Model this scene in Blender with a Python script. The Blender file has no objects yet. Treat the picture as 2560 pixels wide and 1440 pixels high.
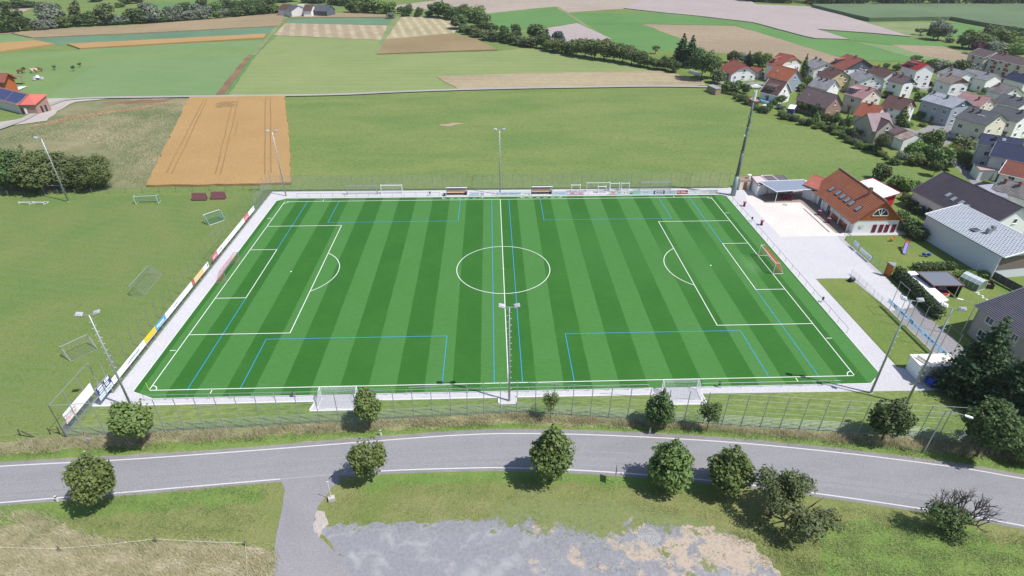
import bpy, math, random
import numpy as np
from mathutils import Vector, Matrix
R_ = math.radians
random.seed(7)
SC = bpy.context.scene
COL = SC.collection
# ------------------------------------------------------------------ camera
FPX, PITCH, YAW, ROLL = 1460.94, 0.562439, 0.0371216, 0.00400758
CO = Vector((-1.974, -99.438, 58.186))
_cy, _sy, _cp, _sp = math.cos(YAW), math.sin(YAW), math.cos(PITCH), math.sin(PITCH)
CF = Vector((_sy*_cp, _cy*_cp, -_sp))
_r = Vector((_cy, -_sy, 0)); _u = _r.cross(CF)
CR = math.cos(ROLL)*_r + math.sin(ROLL)*_u
CU = -math.sin(ROLL)*_r + math.cos(ROLL)*_u
cd = bpy.data.cameras.new('camera'); cam = bpy.data.objects.new('camera', cd); COL.objects.link(cam)
cd.sensor_width = 36; cd.lens = FPX/2560*36; cd.clip_start = 1; cd.clip_end = 6000
m3 = Matrix((CR, CU, -CF)).transposed()
cam.matrix_world = Matrix.Translation(CO) @ m3.to_4x4()
SC.camera = cam
# ------------------------------------------------------------------ light
w = bpy.data.worlds.new('World'); SC.world = w; w.use_nodes = True
SUN_EL = R_(58.3); SUN_AZ = R_(-24.4)             # direction towards the sun, angle from +X
sky = w.node_tree.nodes.new('ShaderNodeTexSky'); sky.sky_type = 'NISHITA'; sky.sun_disc = False
sky.sun_elevation = SUN_EL; sky.sun_rotation = R_(90) - SUN_AZ
sky.air_density = 1.0; sky.dust_density = 1.0
bg = w.node_tree.nodes['Background']; bg.inputs[1].default_value = 0.11
w.node_tree.links.new(sky.outputs[0], bg.inputs[0])
sd = bpy.data.lights.new('sun', 'SUN'); so = bpy.data.objects.new('sun', sd); COL.objects.link(so)
sd.energy = 4.6; sd.angle = R_(0.53); sd.color = (1.0, 0.96, 0.91)
dv = Vector((math.cos(SUN_AZ)*math.cos(SUN_EL), math.sin(SUN_AZ)*math.cos(SUN_EL), math.sin(SUN_EL)))
so.rotation_euler = dv.to_track_quat('Z', 'Y').to_euler(); so.location = (60, -60, 120)
SC.view_settings.view_transform = 'Standard'; SC.view_settings.look = 'None'
SC.view_settings.exposure = 0.19; SC.view_settings.gamma = 1
# ------------------------------------------------------------------ image point -> place in the world
def G(px, py, z=0.0):
    d = CF + CR*((px-1280)/FPX) + CU*((720-py)/FPX)
    return CO + d*((z-CO.z)/d.z)
def zat(b, py):                       # height above base b at which image row py is met
    k = (720-py)/FPX; P = b-CO
    return (k*P.dot(CF)-P.dot(CU))/(CU.z-k*CF.z)
def ppm(b): return FPX/(b-CO).dot(CF)  # image pixels per metre at b
def win(x0, y0, s): return lambda X, Y: (x0+X/s, y0+Y/s)
r5 = win(1700, 120, 5.953); r6 = win(2130, 110, 5.953); r8 = win(2180, 330, 5.142)
z6 = win(2060, 240, 7.529); z7 = win(1740, 160, 7.529); k7 = win(2380, 350, 8.47); fz = win(0, 150, 7.58)
c8 = win(1800, 340, 5.142); q7 = win(2060, 580, 5.12); g9 = win(2340, 620, 9.0)
# ------------------------------------------------------------------ materials
MATS = {}
def new_mat(name):
    m = bpy.data.materials.new(name); m.use_nodes = True
    return m, m.node_tree.nodes, m.node_tree.links, m.node_tree.nodes['Principled BSDF']
def mat(name, col, rough=0.7, metal=0.0, var=0.12, scale=3.0, bump=0.0, spec=0.3, obj=False):
    if name in MATS: return MATS[name]
    m, N, L, P = new_mat(name)
    P.inputs['Roughness'].default_value = rough; P.inputs['Metallic'].default_value = metal
    P.inputs['Specular IOR Level'].default_value = spec
    tc = N.new('ShaderNodeTexCoord'); nz = N.new('ShaderNodeTexNoise')
    nz.inputs['Scale'].default_value = scale; nz.inputs['Detail'].default_value = 5
    L.new(tc.outputs['Object'], nz.inputs['Vector'])
    mx = N.new('ShaderNodeMix'); mx.data_type = 'RGBA'
    mx.inputs[6].default_value = (*[c*(1-var) for c in col], 1); mx.inputs[7].default_value = (*[min(1, c*(1+var)) for c in col], 1)
    L.new(nz.outputs[0], mx.inputs[0]); L.new(mx.outputs[2], P.inputs['Base Color'])
    if bump:
        b = N.new('ShaderNodeBump'); b.inputs['Strength'].default_value = bump; L.new(nz.outputs[0], b.inputs['Height']); L.new(b.outputs[0], P.inputs['Normal'])
    MATS[name] = m; return m
def mixrgb(N, L, f, a, b):
    mx = N.new('ShaderNodeMix'); mx.data_type = 'RGBA'
    for s, v in ((6, a), (7, b)):
        if isinstance(v, tuple): mx.inputs[s].default_value = (*v[:3], 1)
        else: L.new(v, mx.inputs[s])
    if isinstance(f, float): mx.inputs[0].default_value = f
    else: L.new(f, mx.inputs[0])
    return mx.outputs[2]
def ramp(N, L, src, a, b):
    r = N.new('ShaderNodeMapRange'); r.inputs[1].default_value = a; r.inputs[2].default_value = b; r.clamp = True
    L.new(src, r.inputs[0]); return r.outputs[0]
def noise(N, L, vec, sc, det=4, rough=0.55, dist=0.0):
    n = N.new('ShaderNodeTexNoise'); n.inputs['Scale'].default_value = sc; n.inputs['Detail'].default_value = det
    n.inputs['Roughness'].default_value = rough; n.inputs['Distortion'].default_value = dist
    L.new(vec, n.inputs['Vector']); return n.outputs[0]
def math_(N, L, op, a, b=None):
    n = N.new('ShaderNodeMath'); n.operation = op
    for i, v in enumerate((a, b)):
        if v is None: continue
        if isinstance(v, (int, float)): n.inputs[i].default_value = v
        else: L.new(v, n.inputs[i])
    return n.outputs[0]
def ground(name, c1, c2, c3=None, s1=0.03, s2=1.2, amt=0.5, stripe=None, bump=0.35, stretch=None, lo=0.35, hi=0.65):
    """c1/c2 mixed in large patches, c3 flecked in finely; stripe=(angle_deg, period, colour, strength)"""
    if name in MATS: return MATS[name]
    m, N, L, P = new_mat(name)
    P.inputs['Roughness'].default_value = 0.95; P.inputs['Specular IOR Level'].default_value = 0.1
    geo = N.new('ShaderNodeNewGeometry'); pos = geo.outputs['Position']; base = pos
    if stretch:
        mp = N.new('ShaderNodeMapping'); mp.inputs['Rotation'].default_value = (0, 0, R_(stretch[0])); mp.inputs['Scale'].default_value = (stretch[1], 1, 1)
        L.new(pos, mp.inputs[0]); base = mp.outputs[0]
    n1 = noise(N, L, base, s1, 5, 0.6, 0.4)
    col = mixrgb(N, L, ramp(N, L, n1, lo, hi), c1, c2)
    n2 = noise(N, L, base, s2, 6, 0.7)
    c3 = c3 or tuple(x*0.6 for x in c1)
    f = ramp(N, L, n2, 0.5, 0.72); f = math_(N, L, 'MULTIPLY', f, amt)
    col = mixrgb(N, L, f, col, c3)
    n3 = noise(N, L, base, s2*3.4, 4, 0.75)
    f3 = ramp(N, L, n3, 0.38, 0.68)
    col2 = N.new('ShaderNodeHueSaturation'); L.new(col, col2.inputs['Color'])
    v = math_(N, L, 'MULTIPLY_ADD', f3, 0.46); v.node.inputs[2].default_value = 0.77
    L.new(v, col2.inputs['Value']); col = col2.outputs[0]
    if stripe:
        ang, per, sc_, st = stripe[:4]
        dp = N.new('ShaderNodeVectorMath'); dp.operation = 'DOT_PRODUCT'; L.new(pos, dp.inputs[0])
        dp.inputs[1].default_value = (math.cos(R_(ang)), math.sin(R_(ang)), 0)
        wv = noise(N, L, pos, 0.02, 2)
        x = math_(N, L, 'ADD', dp.outputs['Value'], math_(N, L, 'MULTIPLY', wv, per*(stripe[4] if len(stripe) > 4 else 0.35)))
        s = math_(N, L, 'SINE', math_(N, L, 'MULTIPLY', x, 2*math.pi/per))
        thr = stripe[5] if len(stripe) > 5 else -0.2
        nb = noise(N, L, pos, 0.15, 3)
        f4 = math_(N, L, 'MULTIPLY', ramp(N, L, s, thr, thr+0.9 if thr < 0.5 else 1.0), math_(N, L, 'MULTIPLY', ramp(N, L, nb, 0.3, 0.6), st))
        col = mixrgb(N, L, f4, col, sc_)
    L.new(col, P.inputs['Base Color'])
    if bump:
        b = N.new('ShaderNodeBump'); b.inputs['Strength'].default_value = bump; b.inputs['Distance'].default_value = 0.3
        L.new(n2, b.inputs['Height']); L.new(b.outputs[0], P.inputs['Normal'])
    MATS[name] = m; return m
# ------------------------------------------------------------------ mesh building
class MB:
    def __init__(s): s.v = []; s.f = []; s.m = []
    def add(s, vs, fs, mi=0):
        o = len(s.v); s.v += [tuple(p) for p in vs]; s.f += [tuple(i+o for i in f) for f in fs]; s.m += [mi]*len(fs)
    def quad(s, a, b, c, d, mi=0): s.add([a, b, c, d], [(0, 1, 2, 3)], mi)
    def tri(s, a, b, c, mi=0): s.add([a, b, c], [(0, 1, 2)], mi)
    def box(s, c, d, rz=0.0, mi=0, M=None):
        x, y, z = d[0]/2, d[1]/2, d[2]/2
        vs = [Vector((i, j, k)) for k in (-z, z) for j in (-y, y) for i in (-x, x)]
        if rz: q = Matrix.Rotation(rz, 3, 'Z'); vs = [q @ p for p in vs]
        if M is not None: vs = [M @ p for p in vs]
        s.add([p+Vector(c) for p in vs], [(0, 2, 3, 1), (4, 5, 7, 6), (0, 1, 5, 4), (2, 6, 7, 3), (0, 4, 6, 2), (1, 3, 7, 5)], mi)
    def bar(s, p0, p1, r0, r1=None, n=6, mi=0, caps=True):
        p0, p1 = Vector(p0), Vector(p1); r1 = r0 if r1 is None else r1
        d = (p1-p0).normalized(); a = d.orthogonal().normalized(); b = d.cross(a)
        vs = []
        for p, r in ((p0, r0), (p1, r1)):
            for i in range(n):
                t = 2*math.pi*i/n; vs.append(p+a*(r*math.cos(t))+b*(r*math.sin(t)))
        fs = [(i, (i+1) % n, n+(i+1) % n, n+i) for i in range(n)]
        if caps: fs += [tuple(range(n-1, -1, -1)), tuple(range(n, 2*n))]
        s.add(vs, fs, mi)
    def path(s, pts, r, n=5, mi=0):
        for a, b in zip(pts, pts[1:]): s.bar(a, b, r, r, n, mi)
    def prism(s, pts, z0, z1, mi=0, mtop=None):
        n = len(pts); vs = [(p[0], p[1], z0) for p in pts]+[(p[0], p[1], z1) for p in pts]
        s.add(vs, [(i, (i+1) % n, n+(i+1) % n, n+i) for i in range(n)], mi)
        s.add(vs, [tuple(range(n, 2*n))], mi if mtop is None else mtop)
    def mesh(s, name, mats, smooth=False):
        me = bpy.data.meshes.new(name); me.from_pydata(s.v, [], s.f)
        for mm in (mats if isinstance(mats, (list, tuple)) else [mats]): me.materials.append(mm)
        if any(s.m): me.polygons.foreach_set('material_index', s.m)
        if smooth: me.polygons.foreach_set('use_smooth', [True]*len(s.f))
        me.update(); return me
    def build(s, name, mats, parent=None, smooth=False, loc=None):
        return link(name, s.mesh(name, mats, smooth), parent, loc)
def link(name, me, parent=None, loc=None, rz=0.0, scale=None):
    o = bpy.data.objects.new(name, me); COL.objects.link(o)
    if parent is not None: o.parent = parent
    if loc is not None: o.location = loc
    if rz: o.rotation_euler = (0, 0, rz)
    if scale: o.scale = scale if isinstance(scale, (tuple, Vector)) else (scale,)*3
    return o
def tag(o, label=None, cat=None, group=None, kind=None):
    if label: o['label'] = label
    if cat: o['category'] = cat
    if group: o['group'] = group
    if kind: o['kind'] = kind
    return o
def thing(name, label, cat, loc=(0, 0, 0), rz=0.0, group=None):
    return tag(link(name, None, None, loc, rz), label, cat, group)
def struct(o, label=None): o['kind'] = 'structure'; (label and tag(o, label)); return o
def stuff(o, label=None): o['kind'] = 'stuff'; (label and tag(o, label)); return o
def np_mesh(name, verts, nq, mats, per=4, smooth=False):
    """verts (nq*per,3) -> nq separate polygons"""
    me = bpy.data.meshes.new(name); nv = len(verts)
    me.vertices.add(nv); me.vertices.foreach_set('co', np.asarray(verts, np.float32).ravel())
    me.loops.add(nv); me.loops.foreach_set('vertex_index', np.arange(nv, dtype=np.int32))
    me.polygons.add(nq); me.polygons.foreach_set('loop_start', np.arange(0, nv, per, dtype=np.int32))
    me.polygons.foreach_set('loop_total', np.full(nq, per, np.int32))
    for mm in (mats if isinstance(mats, (list, tuple)) else [mats]): me.materials.append(mm)
    me.update(); me.validate(); return me
def text_mesh(name, body, size, m, parent, M):
    cu = bpy.data.curves.new(name, 'FONT'); cu.body = body; cu.size = size; cu.align_x = 'CENTER'; cu.align_y = 'CENTER'; cu.resolution_u = 2
    t = bpy.data.objects.new(name, cu); COL.objects.link(t); bpy.context.view_layer.update()
    me = bpy.data.meshes.new_from_object(t.evaluated_get(bpy.context.evaluated_depsgraph_get()))
    bpy.data.objects.remove(t); me.materials.clear(); me.materials.append(m); me.transform(M)
    return link(name, me, parent)
def ragged(pts, amp, step, seed=0):
    """subdivide a ground outline and jitter it, for edges that grew rather than were drawn"""
    rr = random.Random(seed); out = []
    n = len(pts)
    for i in range(n):
        a, b = Vector(pts[i][:2]), Vector(pts[(i+1) % n][:2]); L = (b-a).length; k = max(1, int(L/step))
        nn = Vector((-(b-a).y, (b-a).x)).normalized() if L > 0 else Vector((0, 0))
        for j in range(k):
            p = a.lerp(b, j/k)+nn*rr.uniform(-amp, amp)*(0.3 if j == 0 else 1); out.append(p)
    return out
def sheet(name, pts, z, m, rag=0.0, step=2.0, height=0.0, label=None, seed=1, mside=None):
    """flat ground sheet (tessellated) or, with height, a standing crop"""
    P = ragged(pts, rag, step, seed) if rag else [Vector(p[:2]) for p in pts]
    from mathutils.geometry import tessellate_polygon
    tr = tessellate_polygon([[Vector((p.x, p.y, 0)) for p in P]])
    b = MB(); b.add([(p.x, p.y, z+height) for p in P], [])
    for t in tr:
        a, c, d = (P[i] for i in t)
        t = t if (c-a).cross(d-a) > 0 else (t[0], t[2], t[1])
        b.f.append(tuple(t)); b.m.append(0)
    if height:
        n = len(P); area = sum(P[i].cross(P[(i+1) % n]) for i in range(n)); o = len(b.v)
        b.v += [(p.x, p.y, z-0.02) for p in P]
        for i in range(n):
            j = (i+1) % n
            b.f.append((o+i, o+j, j, i) if area > 0 else (o+j, o+i, i, j)); b.m.append(0)
    o = b.build(name, m); return struct(o, label)
def px(*pts): return [G(*p) for p in pts]
def ribbon(name, pts, width, z, m, label=None):
    """a strip of even width along world points"""
    P = [Vector(p[:2]) for p in pts]; Lf, Rt = [], []
    for i, p in enumerate(P):
        d = (P[min(i+1, len(P)-1)]-P[max(i-1, 0)]).normalized(); n = Vector((-d.y, d.x))*(width/2)
        Lf.append(p+n); Rt.append(p-n)
    b = MB()
    for i in range(len(P)-1): b.quad((*Rt[i], z), (*Rt[i+1], z), (*Lf[i+1], z), (*Lf[i], z))
    return struct(b.build(name, m), label)
def smoothcurve(pts, k=8):
    P = [Vector(p[:2]) for p in pts]; P = [2*P[0]-P[1]]+P+[2*P[-1]-P[-2]]; out = []
    for i in range(1, len(P)-2):
        for j in range(k):
            t = j/k; a, b, c, d = P[i-1:i+3]
            out.append(0.5*((2*b)+(c-a)*t+(2*a-5*b+4*c-d)*t*t+(3*b-a-3*c+d)*t**3))
    out.append(P[-2]); return out
ORD = ['first', 'second', 'third', 'fourth', 'fifth', 'sixth', 'seventh', 'eighth', 'ninth', 'tenth', 'eleventh', 'twelfth', 'thirteenth', 'fourteenth', 'fifteenth', 'sixteenth', 'seventeenth', 'eighteenth', 'nineteenth', 'twentieth']
TENS = ['', '', 'twenty', 'thirty', 'forty', 'fifty', 'sixty']
def ordn(i):
    if i < 20: return ORD[i]
    n = i+1; t, u = divmod(n, 10)
    if u == 0: return {2: 'twentieth', 3: 'thirtieth', 4: 'fortieth', 5: 'fiftieth', 6: 'sixtieth'}[t]
    return TENS[t]+'-'+ORD[u-1]
# ------------------------------------------------------------------ common materials
galv = mat('galvanised steel', (0.42, 0.45, 0.48), 0.45, 0.5, 0.1, 4)
dgalv = mat('grey fence steel', (0.27, 0.30, 0.32), 0.5, 0.4, 0.1, 4)
white = mat('white paint', (0.78, 0.79, 0.80), 0.5, 0, 0.04, 2)
alu = mat('white lacquered aluminium', (0.88, 0.88, 0.89), 0.4, 0, 0.03, 2)
dark = mat('dark plastic', (0.03, 0.035, 0.045), 0.5, 0, 0.2, 5)
glass = mat('window glass', (0.035, 0.045, 0.06), 0.08, 0, 0.2, 2, spec=0.8)
maroon = mat('maroon paint', (0.16, 0.015, 0.045), 0.5, 0, 0.1, 3)
concrete = mat('concrete', (0.46, 0.45, 0.44), 0.9, 0, 0.12, 2, 0.1)
wood_or = mat('orange stained wood', (0.42, 0.13, 0.03), 0.6, 0, 0.18, 3)
wood_gr = mat('weathered wood', (0.20, 0.17, 0.14), 0.85, 0, 0.25, 4)
bark = mat('bark', (0.11, 0.085, 0.065), 0.9, 0, 0.3, 6, 0.3)
# ------------------------------------------------------------------ ground and fields
GRN = (0.105, 0.185, 0.055); OLV = (0.185, 0.235, 0.085); BLU = (0.095, 0.215, 0.085); TAN = (0.46, 0.345, 0.21); ORG = (0.46, 0.27, 0.10)
meadow = ground('meadow grass', (0.135, 0.205, 0.062), (0.19, 0.238, 0.08), (0.11, 0.165, 0.05), 0.07, 0.7, 0.7, stretch=(4, 0.4, 1), bump=0.5, lo=0.36, hi=0.66)
b = MB(); b.quad((-3000, -400, 0), (3000, -400, 0), (3000, 4500, 0), (-3000, 4500, 0)); struct(b.build('ground', meadow))
m_teal = ground('teal young crop', (0.113, 0.194, 0.122), (0.14, 0.241, 0.151), (0.094, 0.161, 0.101), 0.02, 0.8, 0.4)
m_lmead = ground('bluish mown meadow', (0.15, 0.245, 0.1), (0.175, 0.265, 0.115), (0.149, 0.212, 0.111), 0.025, 0.9, 0.4, stripe=(72, 9, (0.19, 0.25, 0.12), 0.25))
m_lmead2 = ground('pale mown meadow', (0.19, 0.255, 0.095), (0.235, 0.285, 0.115), (0.164, 0.209, 0.094), 0.02, 0.7, 0.4, stripe=(88, 7, (0.25, 0.285, 0.15), 0.45))
m_orange = ground('ripe wheat', (0.37, 0.235, 0.1), (0.41, 0.265, 0.12), (0.29, 0.18, 0.075), 0.04, 1.6, 0.35, bump=0.5)
m_brown = ground('ripe brown grain', (0.276, 0.216, 0.133), (0.324, 0.254, 0.157), (0.234, 0.183, 0.113), 0.03, 0.6, 0.5)
m_stub = ground('striped stubble', (0.315, 0.254, 0.174), (0.362, 0.292, 0.2), (0.268, 0.216, 0.148), 0.03, 1.0, 0.4, stripe=(14, 7, (0.44, 0.38, 0.26), 0.8))
m_stub2 = ground('beige stubble', (0.276, 0.221, 0.152), (0.336, 0.269, 0.185), (0.246, 0.197, 0.135), 0.02, 0.5, 0.5, stripe=(60, 11, (0.25, 0.2, 0.14), 0.35), stretch=(-25, 0.4, 1))
m_pink = ground('pinkish harvested field', (0.324, 0.273, 0.23), (0.366, 0.307, 0.26), (0.293, 0.246, 0.208), 0.02, 0.5, 0.4, stripe=(80, 14, (0.42, 0.36, 0.29), 0.5))
m_lilac = ground('lilac grey ripe field', (0.365, 0.31, 0.30), (0.40, 0.34, 0.33), (0.272, 0.244, 0.232), 0.03, 0.6, 0.4, stripe=(64, 10, (0.30, 0.27, 0.26), 0.45))
m_gcrop = ground('bright green crop', (0.095, 0.21, 0.062), (0.125, 0.24, 0.08), (0.084, 0.164, 0.06), 0.02, 0.8, 0.4, stripe=(40, 8, (0.14, 0.23, 0.10), 0.3))
m_corn = ground('maize', (0.113, 0.162, 0.09), (0.14, 0.202, 0.112), (0.081, 0.117, 0.065), 0.015, 0.9, 0.6, bump=0.8)
m_path = ground('grass track', (0.171, 0.211, 0.099), (0.228, 0.282, 0.132), (0.152, 0.188, 0.088), 0.05, 1, 0.4)
m_dirt = ground('brown soil', (0.18, 0.12, 0.075), (0.27, 0.18, 0.11), (0.10, 0.07, 0.045), 0.08, 1.2, 0.6)
m_dirt2 = ground('reddish soil', (0.37, 0.235, 0.145), (0.29, 0.18, 0.11), (0.17, 0.17, 0.07), 0.1, 0.8, 0.6)
m_lane = ground('asphalt lane', (0.23, 0.23, 0.23), (0.281, 0.281, 0.281), (0.217, 0.217, 0.217), 0.05, 1.5, 0.4)
m_gravel = ground('pale gravel', (0.386, 0.35, 0.327), (0.47, 0.426, 0.398), (0.336, 0.304, 0.284), 0.06, 2, 0.4)
m_scrub = ground('rough scrub grass', (0.135, 0.17, 0.075), (0.33, 0.285, 0.18), (0.15, 0.155, 0.075), 0.05, 0.9, 0.7, bump=1.0)
m_tall = ground('dry tall grass', (0.24, 0.25, 0.12), (0.36, 0.325, 0.20), (0.13, 0.15, 0.055), 0.12, 1.4, 0.6, bump=1.0)
m_yard = ground('garden lawn', (0.13, 0.2, 0.05), (0.18, 0.225, 0.065), (0.1, 0.148, 0.044), 0.1, 1.5, 0.5)
m_field = ground('training pitch grass', (0.12, 0.195, 0.056), (0.17, 0.212, 0.07), (0.105, 0.15, 0.042), 0.06, 1.0, 0.6, stripe=(76, 2.4, (0.15, 0.205, 0.09), 0.35, 1.2))
Z = [0.02]
def F(name, pts, m, h=0.0, rag=0.25, step=6, seed=1, label=None):
    Z[0] += 0.004
    return sheet(name, px(*pts), Z[0], m, rag, step, h, label, seed)
F('meadow', [(560, 240), (640, 138), (692, 90), (950, 100), (943, 136), (1245, 128), (1330, 118), (1500, 150), (1640, 178), (1700, 188), (1760, 203), (1765, 216), (1480, 219), (1145, 226), (740, 241)], m_lmead2)
F('left_meadow', [(118, 250), (537, 241), (624, 138), (662, 100), (430, 110), (0, 136), (0, 250)], m_lmead)
F('pasture', [(-200, 250), (110, 250), (190, 195), (250, 158), (430, 143), (624, 138), (640, 118), (200, 128), (-200, 150)], ground('pasture', (0.15, 0.24, 0.085), (0.185, 0.265, 0.105), (0.124, 0.18, 0.079), 0.03, 0.8, 0.5))
F('grain_strip', [(168, 113), (665, 87), (660, 97), (200, 124)], m_orange, 0.7)
F('grain_strip', [(-60, 114), (92, 104), (137, 113), (-60, 140)], m_orange, 0.7)
F('young_crop_strip', [(80, 96), (400, 82), (700, 66), (665, 86), (168, 112), (137, 112), (92, 104), (-60, 116), (-60, 98)], m_teal)
F('small_meadow', [(-60, 92), (30, 85), (80, 96), (92, 103), (-60, 114)], m_lmead)
F('brown_grain_field', [(-60, 84), (40, 80), (300, 67), (500, 52), (716, 33), (700, 66), (400, 82), (80, 96), (30, 85), (-60, 92)], m_brown, 0.5)
F('grain_strip', [(727, 40), (840, 34), (960, 35), (972, 44), (725, 46)], m_brown, 0.5)
F('young_crop_strip', [(724, 46), (972, 44), (977, 63), (715, 58)], m_teal)
F('stubble_field', [(713, 58), (978, 64), (952, 100), (683, 88)], m_stub)
F('stubble_field', [(1003, 42), (1100, 42), (1150, 60), (1135, 84), (962, 100)], ground('streaked stubble', (0.302, 0.257, 0.162), (0.375, 0.319, 0.202), (0.251, 0.214, 0.135), 0.03, 1, 0.4, stripe=(12, 6, (0.45, 0.41, 0.27), 0.9)))
F('gold_grain_field', [(962, 101), (1135, 85), (1200, 104), (1243, 126), (945, 137)], ground('gold grain', (0.239, 0.184, 0.101), (0.286, 0.22, 0.121), (0.208, 0.16, 0.088), 0.03, 0.8, 0.5), 0.5)
F('grass_path', [(968, 66), (985, 40), (1003, 42), (962, 101), (945, 137), (936, 136), (952, 100)], m_path)
F('pink_field', [(985, 14), (1180, -10), (1300, -60), (1900, -60), (1800, -2), (1560, 22), (1400, 33), (1388, 17), (1330, 22), (1220, 34), (1200, 28), (990, 22)], m_pink)
F('green_crop_field', [(1220, 34), (1388, 17), (1445, 60), (1300, 73), (1240, 75)], m_gcrop)
F('green_crop_field', [(1400, 33), (1700, 33), (1775, 46), (1835, 64), (1605, 60), (1445, 60)], m_gcrop)
F('lilac_field', [(1360, 74), (1443, 60), (1530, 100), (1420, 112), (1370, 98)], m_lilac, 0.5)
F('green_crop_field', [(1448, 60), (1605, 61), (1700, 96), (1780, 130), (1640, 150), (1560, 118)], m_gcrop)
F('orchard_meadow', [(1560, 135), (1640, 128), (1770, 128), (1960, 125), (2060, 140), (1980, 200), (1760, 205), (1600, 170)], m_yard)
F('tan_stubble_field', [(1606, 61), (1835, 65), (1950, 95), (2075, 137), (2110, 145), (2100, 165), (1960, 145), (1770, 130), (1700, 96)], m_stub2)
F('lilac_field', [(1560, 22), (1700, -40), (1820, -30), (1890, 12), (2030, 18), (2130, 47), (2275, 93), (2190, 85), (2040, 74), (2123, 100), (2036, 97), (2012, 92), (1881, 57), (1735, 40), (1660, 33)], m_lilac, 0.4)
F('green_crop_field', [(1735, 41), (1881, 58), (2012, 93), (2036, 98), (2123, 102), (2275, 143), (2340, 160), (2140, 150), (2075, 137), (1940, 95), (1840, 64), (1780, 52)], m_gcrop)
F('green_crop_field', [(2040, 75), (2190, 86), (2275, 94), (2440, 125), (2360, 116), (2225, 112), (2123, 101)], m_gcrop)
F('green_crop_field', [(2128, 103), (2225, 113), (2400, 150), (2380, 165), (2278, 143)], m_lmead)
F('tan_stubble_field', [(2226, 112), (2355, 116), (2440, 140), (2410, 158), (2310, 140)], m_stub2)
F('pale_fallow_strip', [(2175, 57), (2345, 57), (2330, 75), (2290, 93), (2275, 92), (2150, 55)], m_path)
F('maize_field', [(2030, 20), (2130, 45), (2172, 54), (2375, 51), (2460, 67), (2600, 88), (2900, 120), (2900, 17), (2400, 17), (2030, 18)], m_corn, 2.3)
F('cut_meadow', [(2380, 56), (2460, 72), (2420, 90), (2370, 92)], m_gcrop)
F('far_field', [(0, 14), (90, 17), (60, 30), (0, 34)], m_pink)
F('far_field', [(370, 8), (520, 2), (520, 22), (400, 26)], m_gcrop)
F('far_field', [(1160, -40), (1300, -60), (1290, -42), (1000, -20)], m_gcrop)
for i, ps in enumerate([[(715, 34), (726, 36), (640, 138), (628, 138)], [(2121, 101), (2126, 101), (2278, 142), (2272, 143)], [(1386, 17), (1398, 18), (1560, 122), (1548, 122)], [(1850, 4), (1856, 4), (2034, 73), (2022, 73)]]):
    F('field_track', ps, m_path if i != 3 else m_corn, rag=0.1)
F('dirt_track', [(620, 138), (632, 138), (562, 238), (535, 241)], m_dirt, rag=0.4, step=3)
F('field_track', [(632, 138), (640, 138), (572, 238), (562, 240)], m_gcrop)
F('tan_stubble_strip', [(1092, 192), (1300, 184), (1500, 181), (1650, 178), (1760, 203), (1765, 214), (1480, 218), (1146, 224)], ground('dry strip', (0.304, 0.253, 0.166), (0.37, 0.308, 0.202), (0.281, 0.234, 0.153), 0.05, 0.8, 0.5, stretch=(0, 0.2, 1), stripe=(85, 6, (0.38, 0.34, 0.22), 0.4)), rag=0.6)
ribbon('farm_lane', smoothcurve(px((-20, 330), (60, 300), (130, 262), (200, 248), (400, 244), (545, 242), (740, 240), (870, 237), (1000, 231), (1140, 226), (1300, 222), (1480, 219), (1640, 217), (1790, 219))), 2.6, 0.36, ground('pale lane', (0.33, 0.315, 0.30), (0.38, 0.365, 0.35), (0.27, 0.275, 0.22), 0.03, 1.5, 0.4))
F('farm_yard', [(118, 247), (232, 246), (300, 245), (188, 256), (144, 279), (118, 303), (34, 314), (-40, 332), (-40, 312), (40, 300), (91, 286), (118, 262)], m_gravel, rag=0.4, step=3)
sheet('scrub_land', px((120, 304), (144, 280), (188, 257), (310, 247), (472, 246), (366, 470), (-40, 475), (-40, 333), (34, 316)), 0.012, m_scrub, 0.5, 3)
sheet('soil_strip', px((60, 316), (120, 305), (200, 285), (320, 270), (455, 249), (460, 251), (335, 276), (215, 292), (130, 311)), 0.02, m_dirt2, 0.9, 1.5, seed=4)
sheet('soil_strip', px((255, 256), (300, 252), (440, 247), (400, 256), (330, 260), (262, 262)), 0.024, m_dirt, 0.9, 1.5, seed=5)
sheet('wheat_field', px((474, 247), (712, 243), (722, 330), (729, 462), (560, 466), (368, 468)), 0.0, m_orange, 0.3, 2, 0.65)
tram = ground('flattened wheat', (0.27, 0.175, 0.08), (0.31, 0.20, 0.09), (0.12, 0.09, 0.04), 0.05, 1.5, 0.4)
for i, (a, bq) in enumerate([((512, 252), (418, 438)), ((520, 252), (432, 440)), ((583, 255), (540, 442)), ((597, 255), (552, 444)), ((665, 250), (663, 440)), ((677, 250), (678, 438)), ((596, 310), (588, 345))]):
    p, q = G(*a), G(*bq); ribbon('wheel_track', [p.lerp(q, t/7)+Vector((random.uniform(-.15, .15), 0, 0)) for t in range(8)], 0.38, 0.66, tram)
sheet('flattened_crop', px((543, 262), (560, 258), (590, 258), (588, 270), (545, 274)), 0.664, tram, 1.5, 1.0, seed=3)
sheet('bare_patch', px((1098, 312), (1130, 307), (1166, 308), (1140, 312), (1122, 316)), 0.012, ground('bare clay', (0.324, 0.243, 0.171), (0.403, 0.302, 0.213), (0.27, 0.203, 0.143), 0.3, 2, 0.5), 0.5, 1, seed=2)
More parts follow.
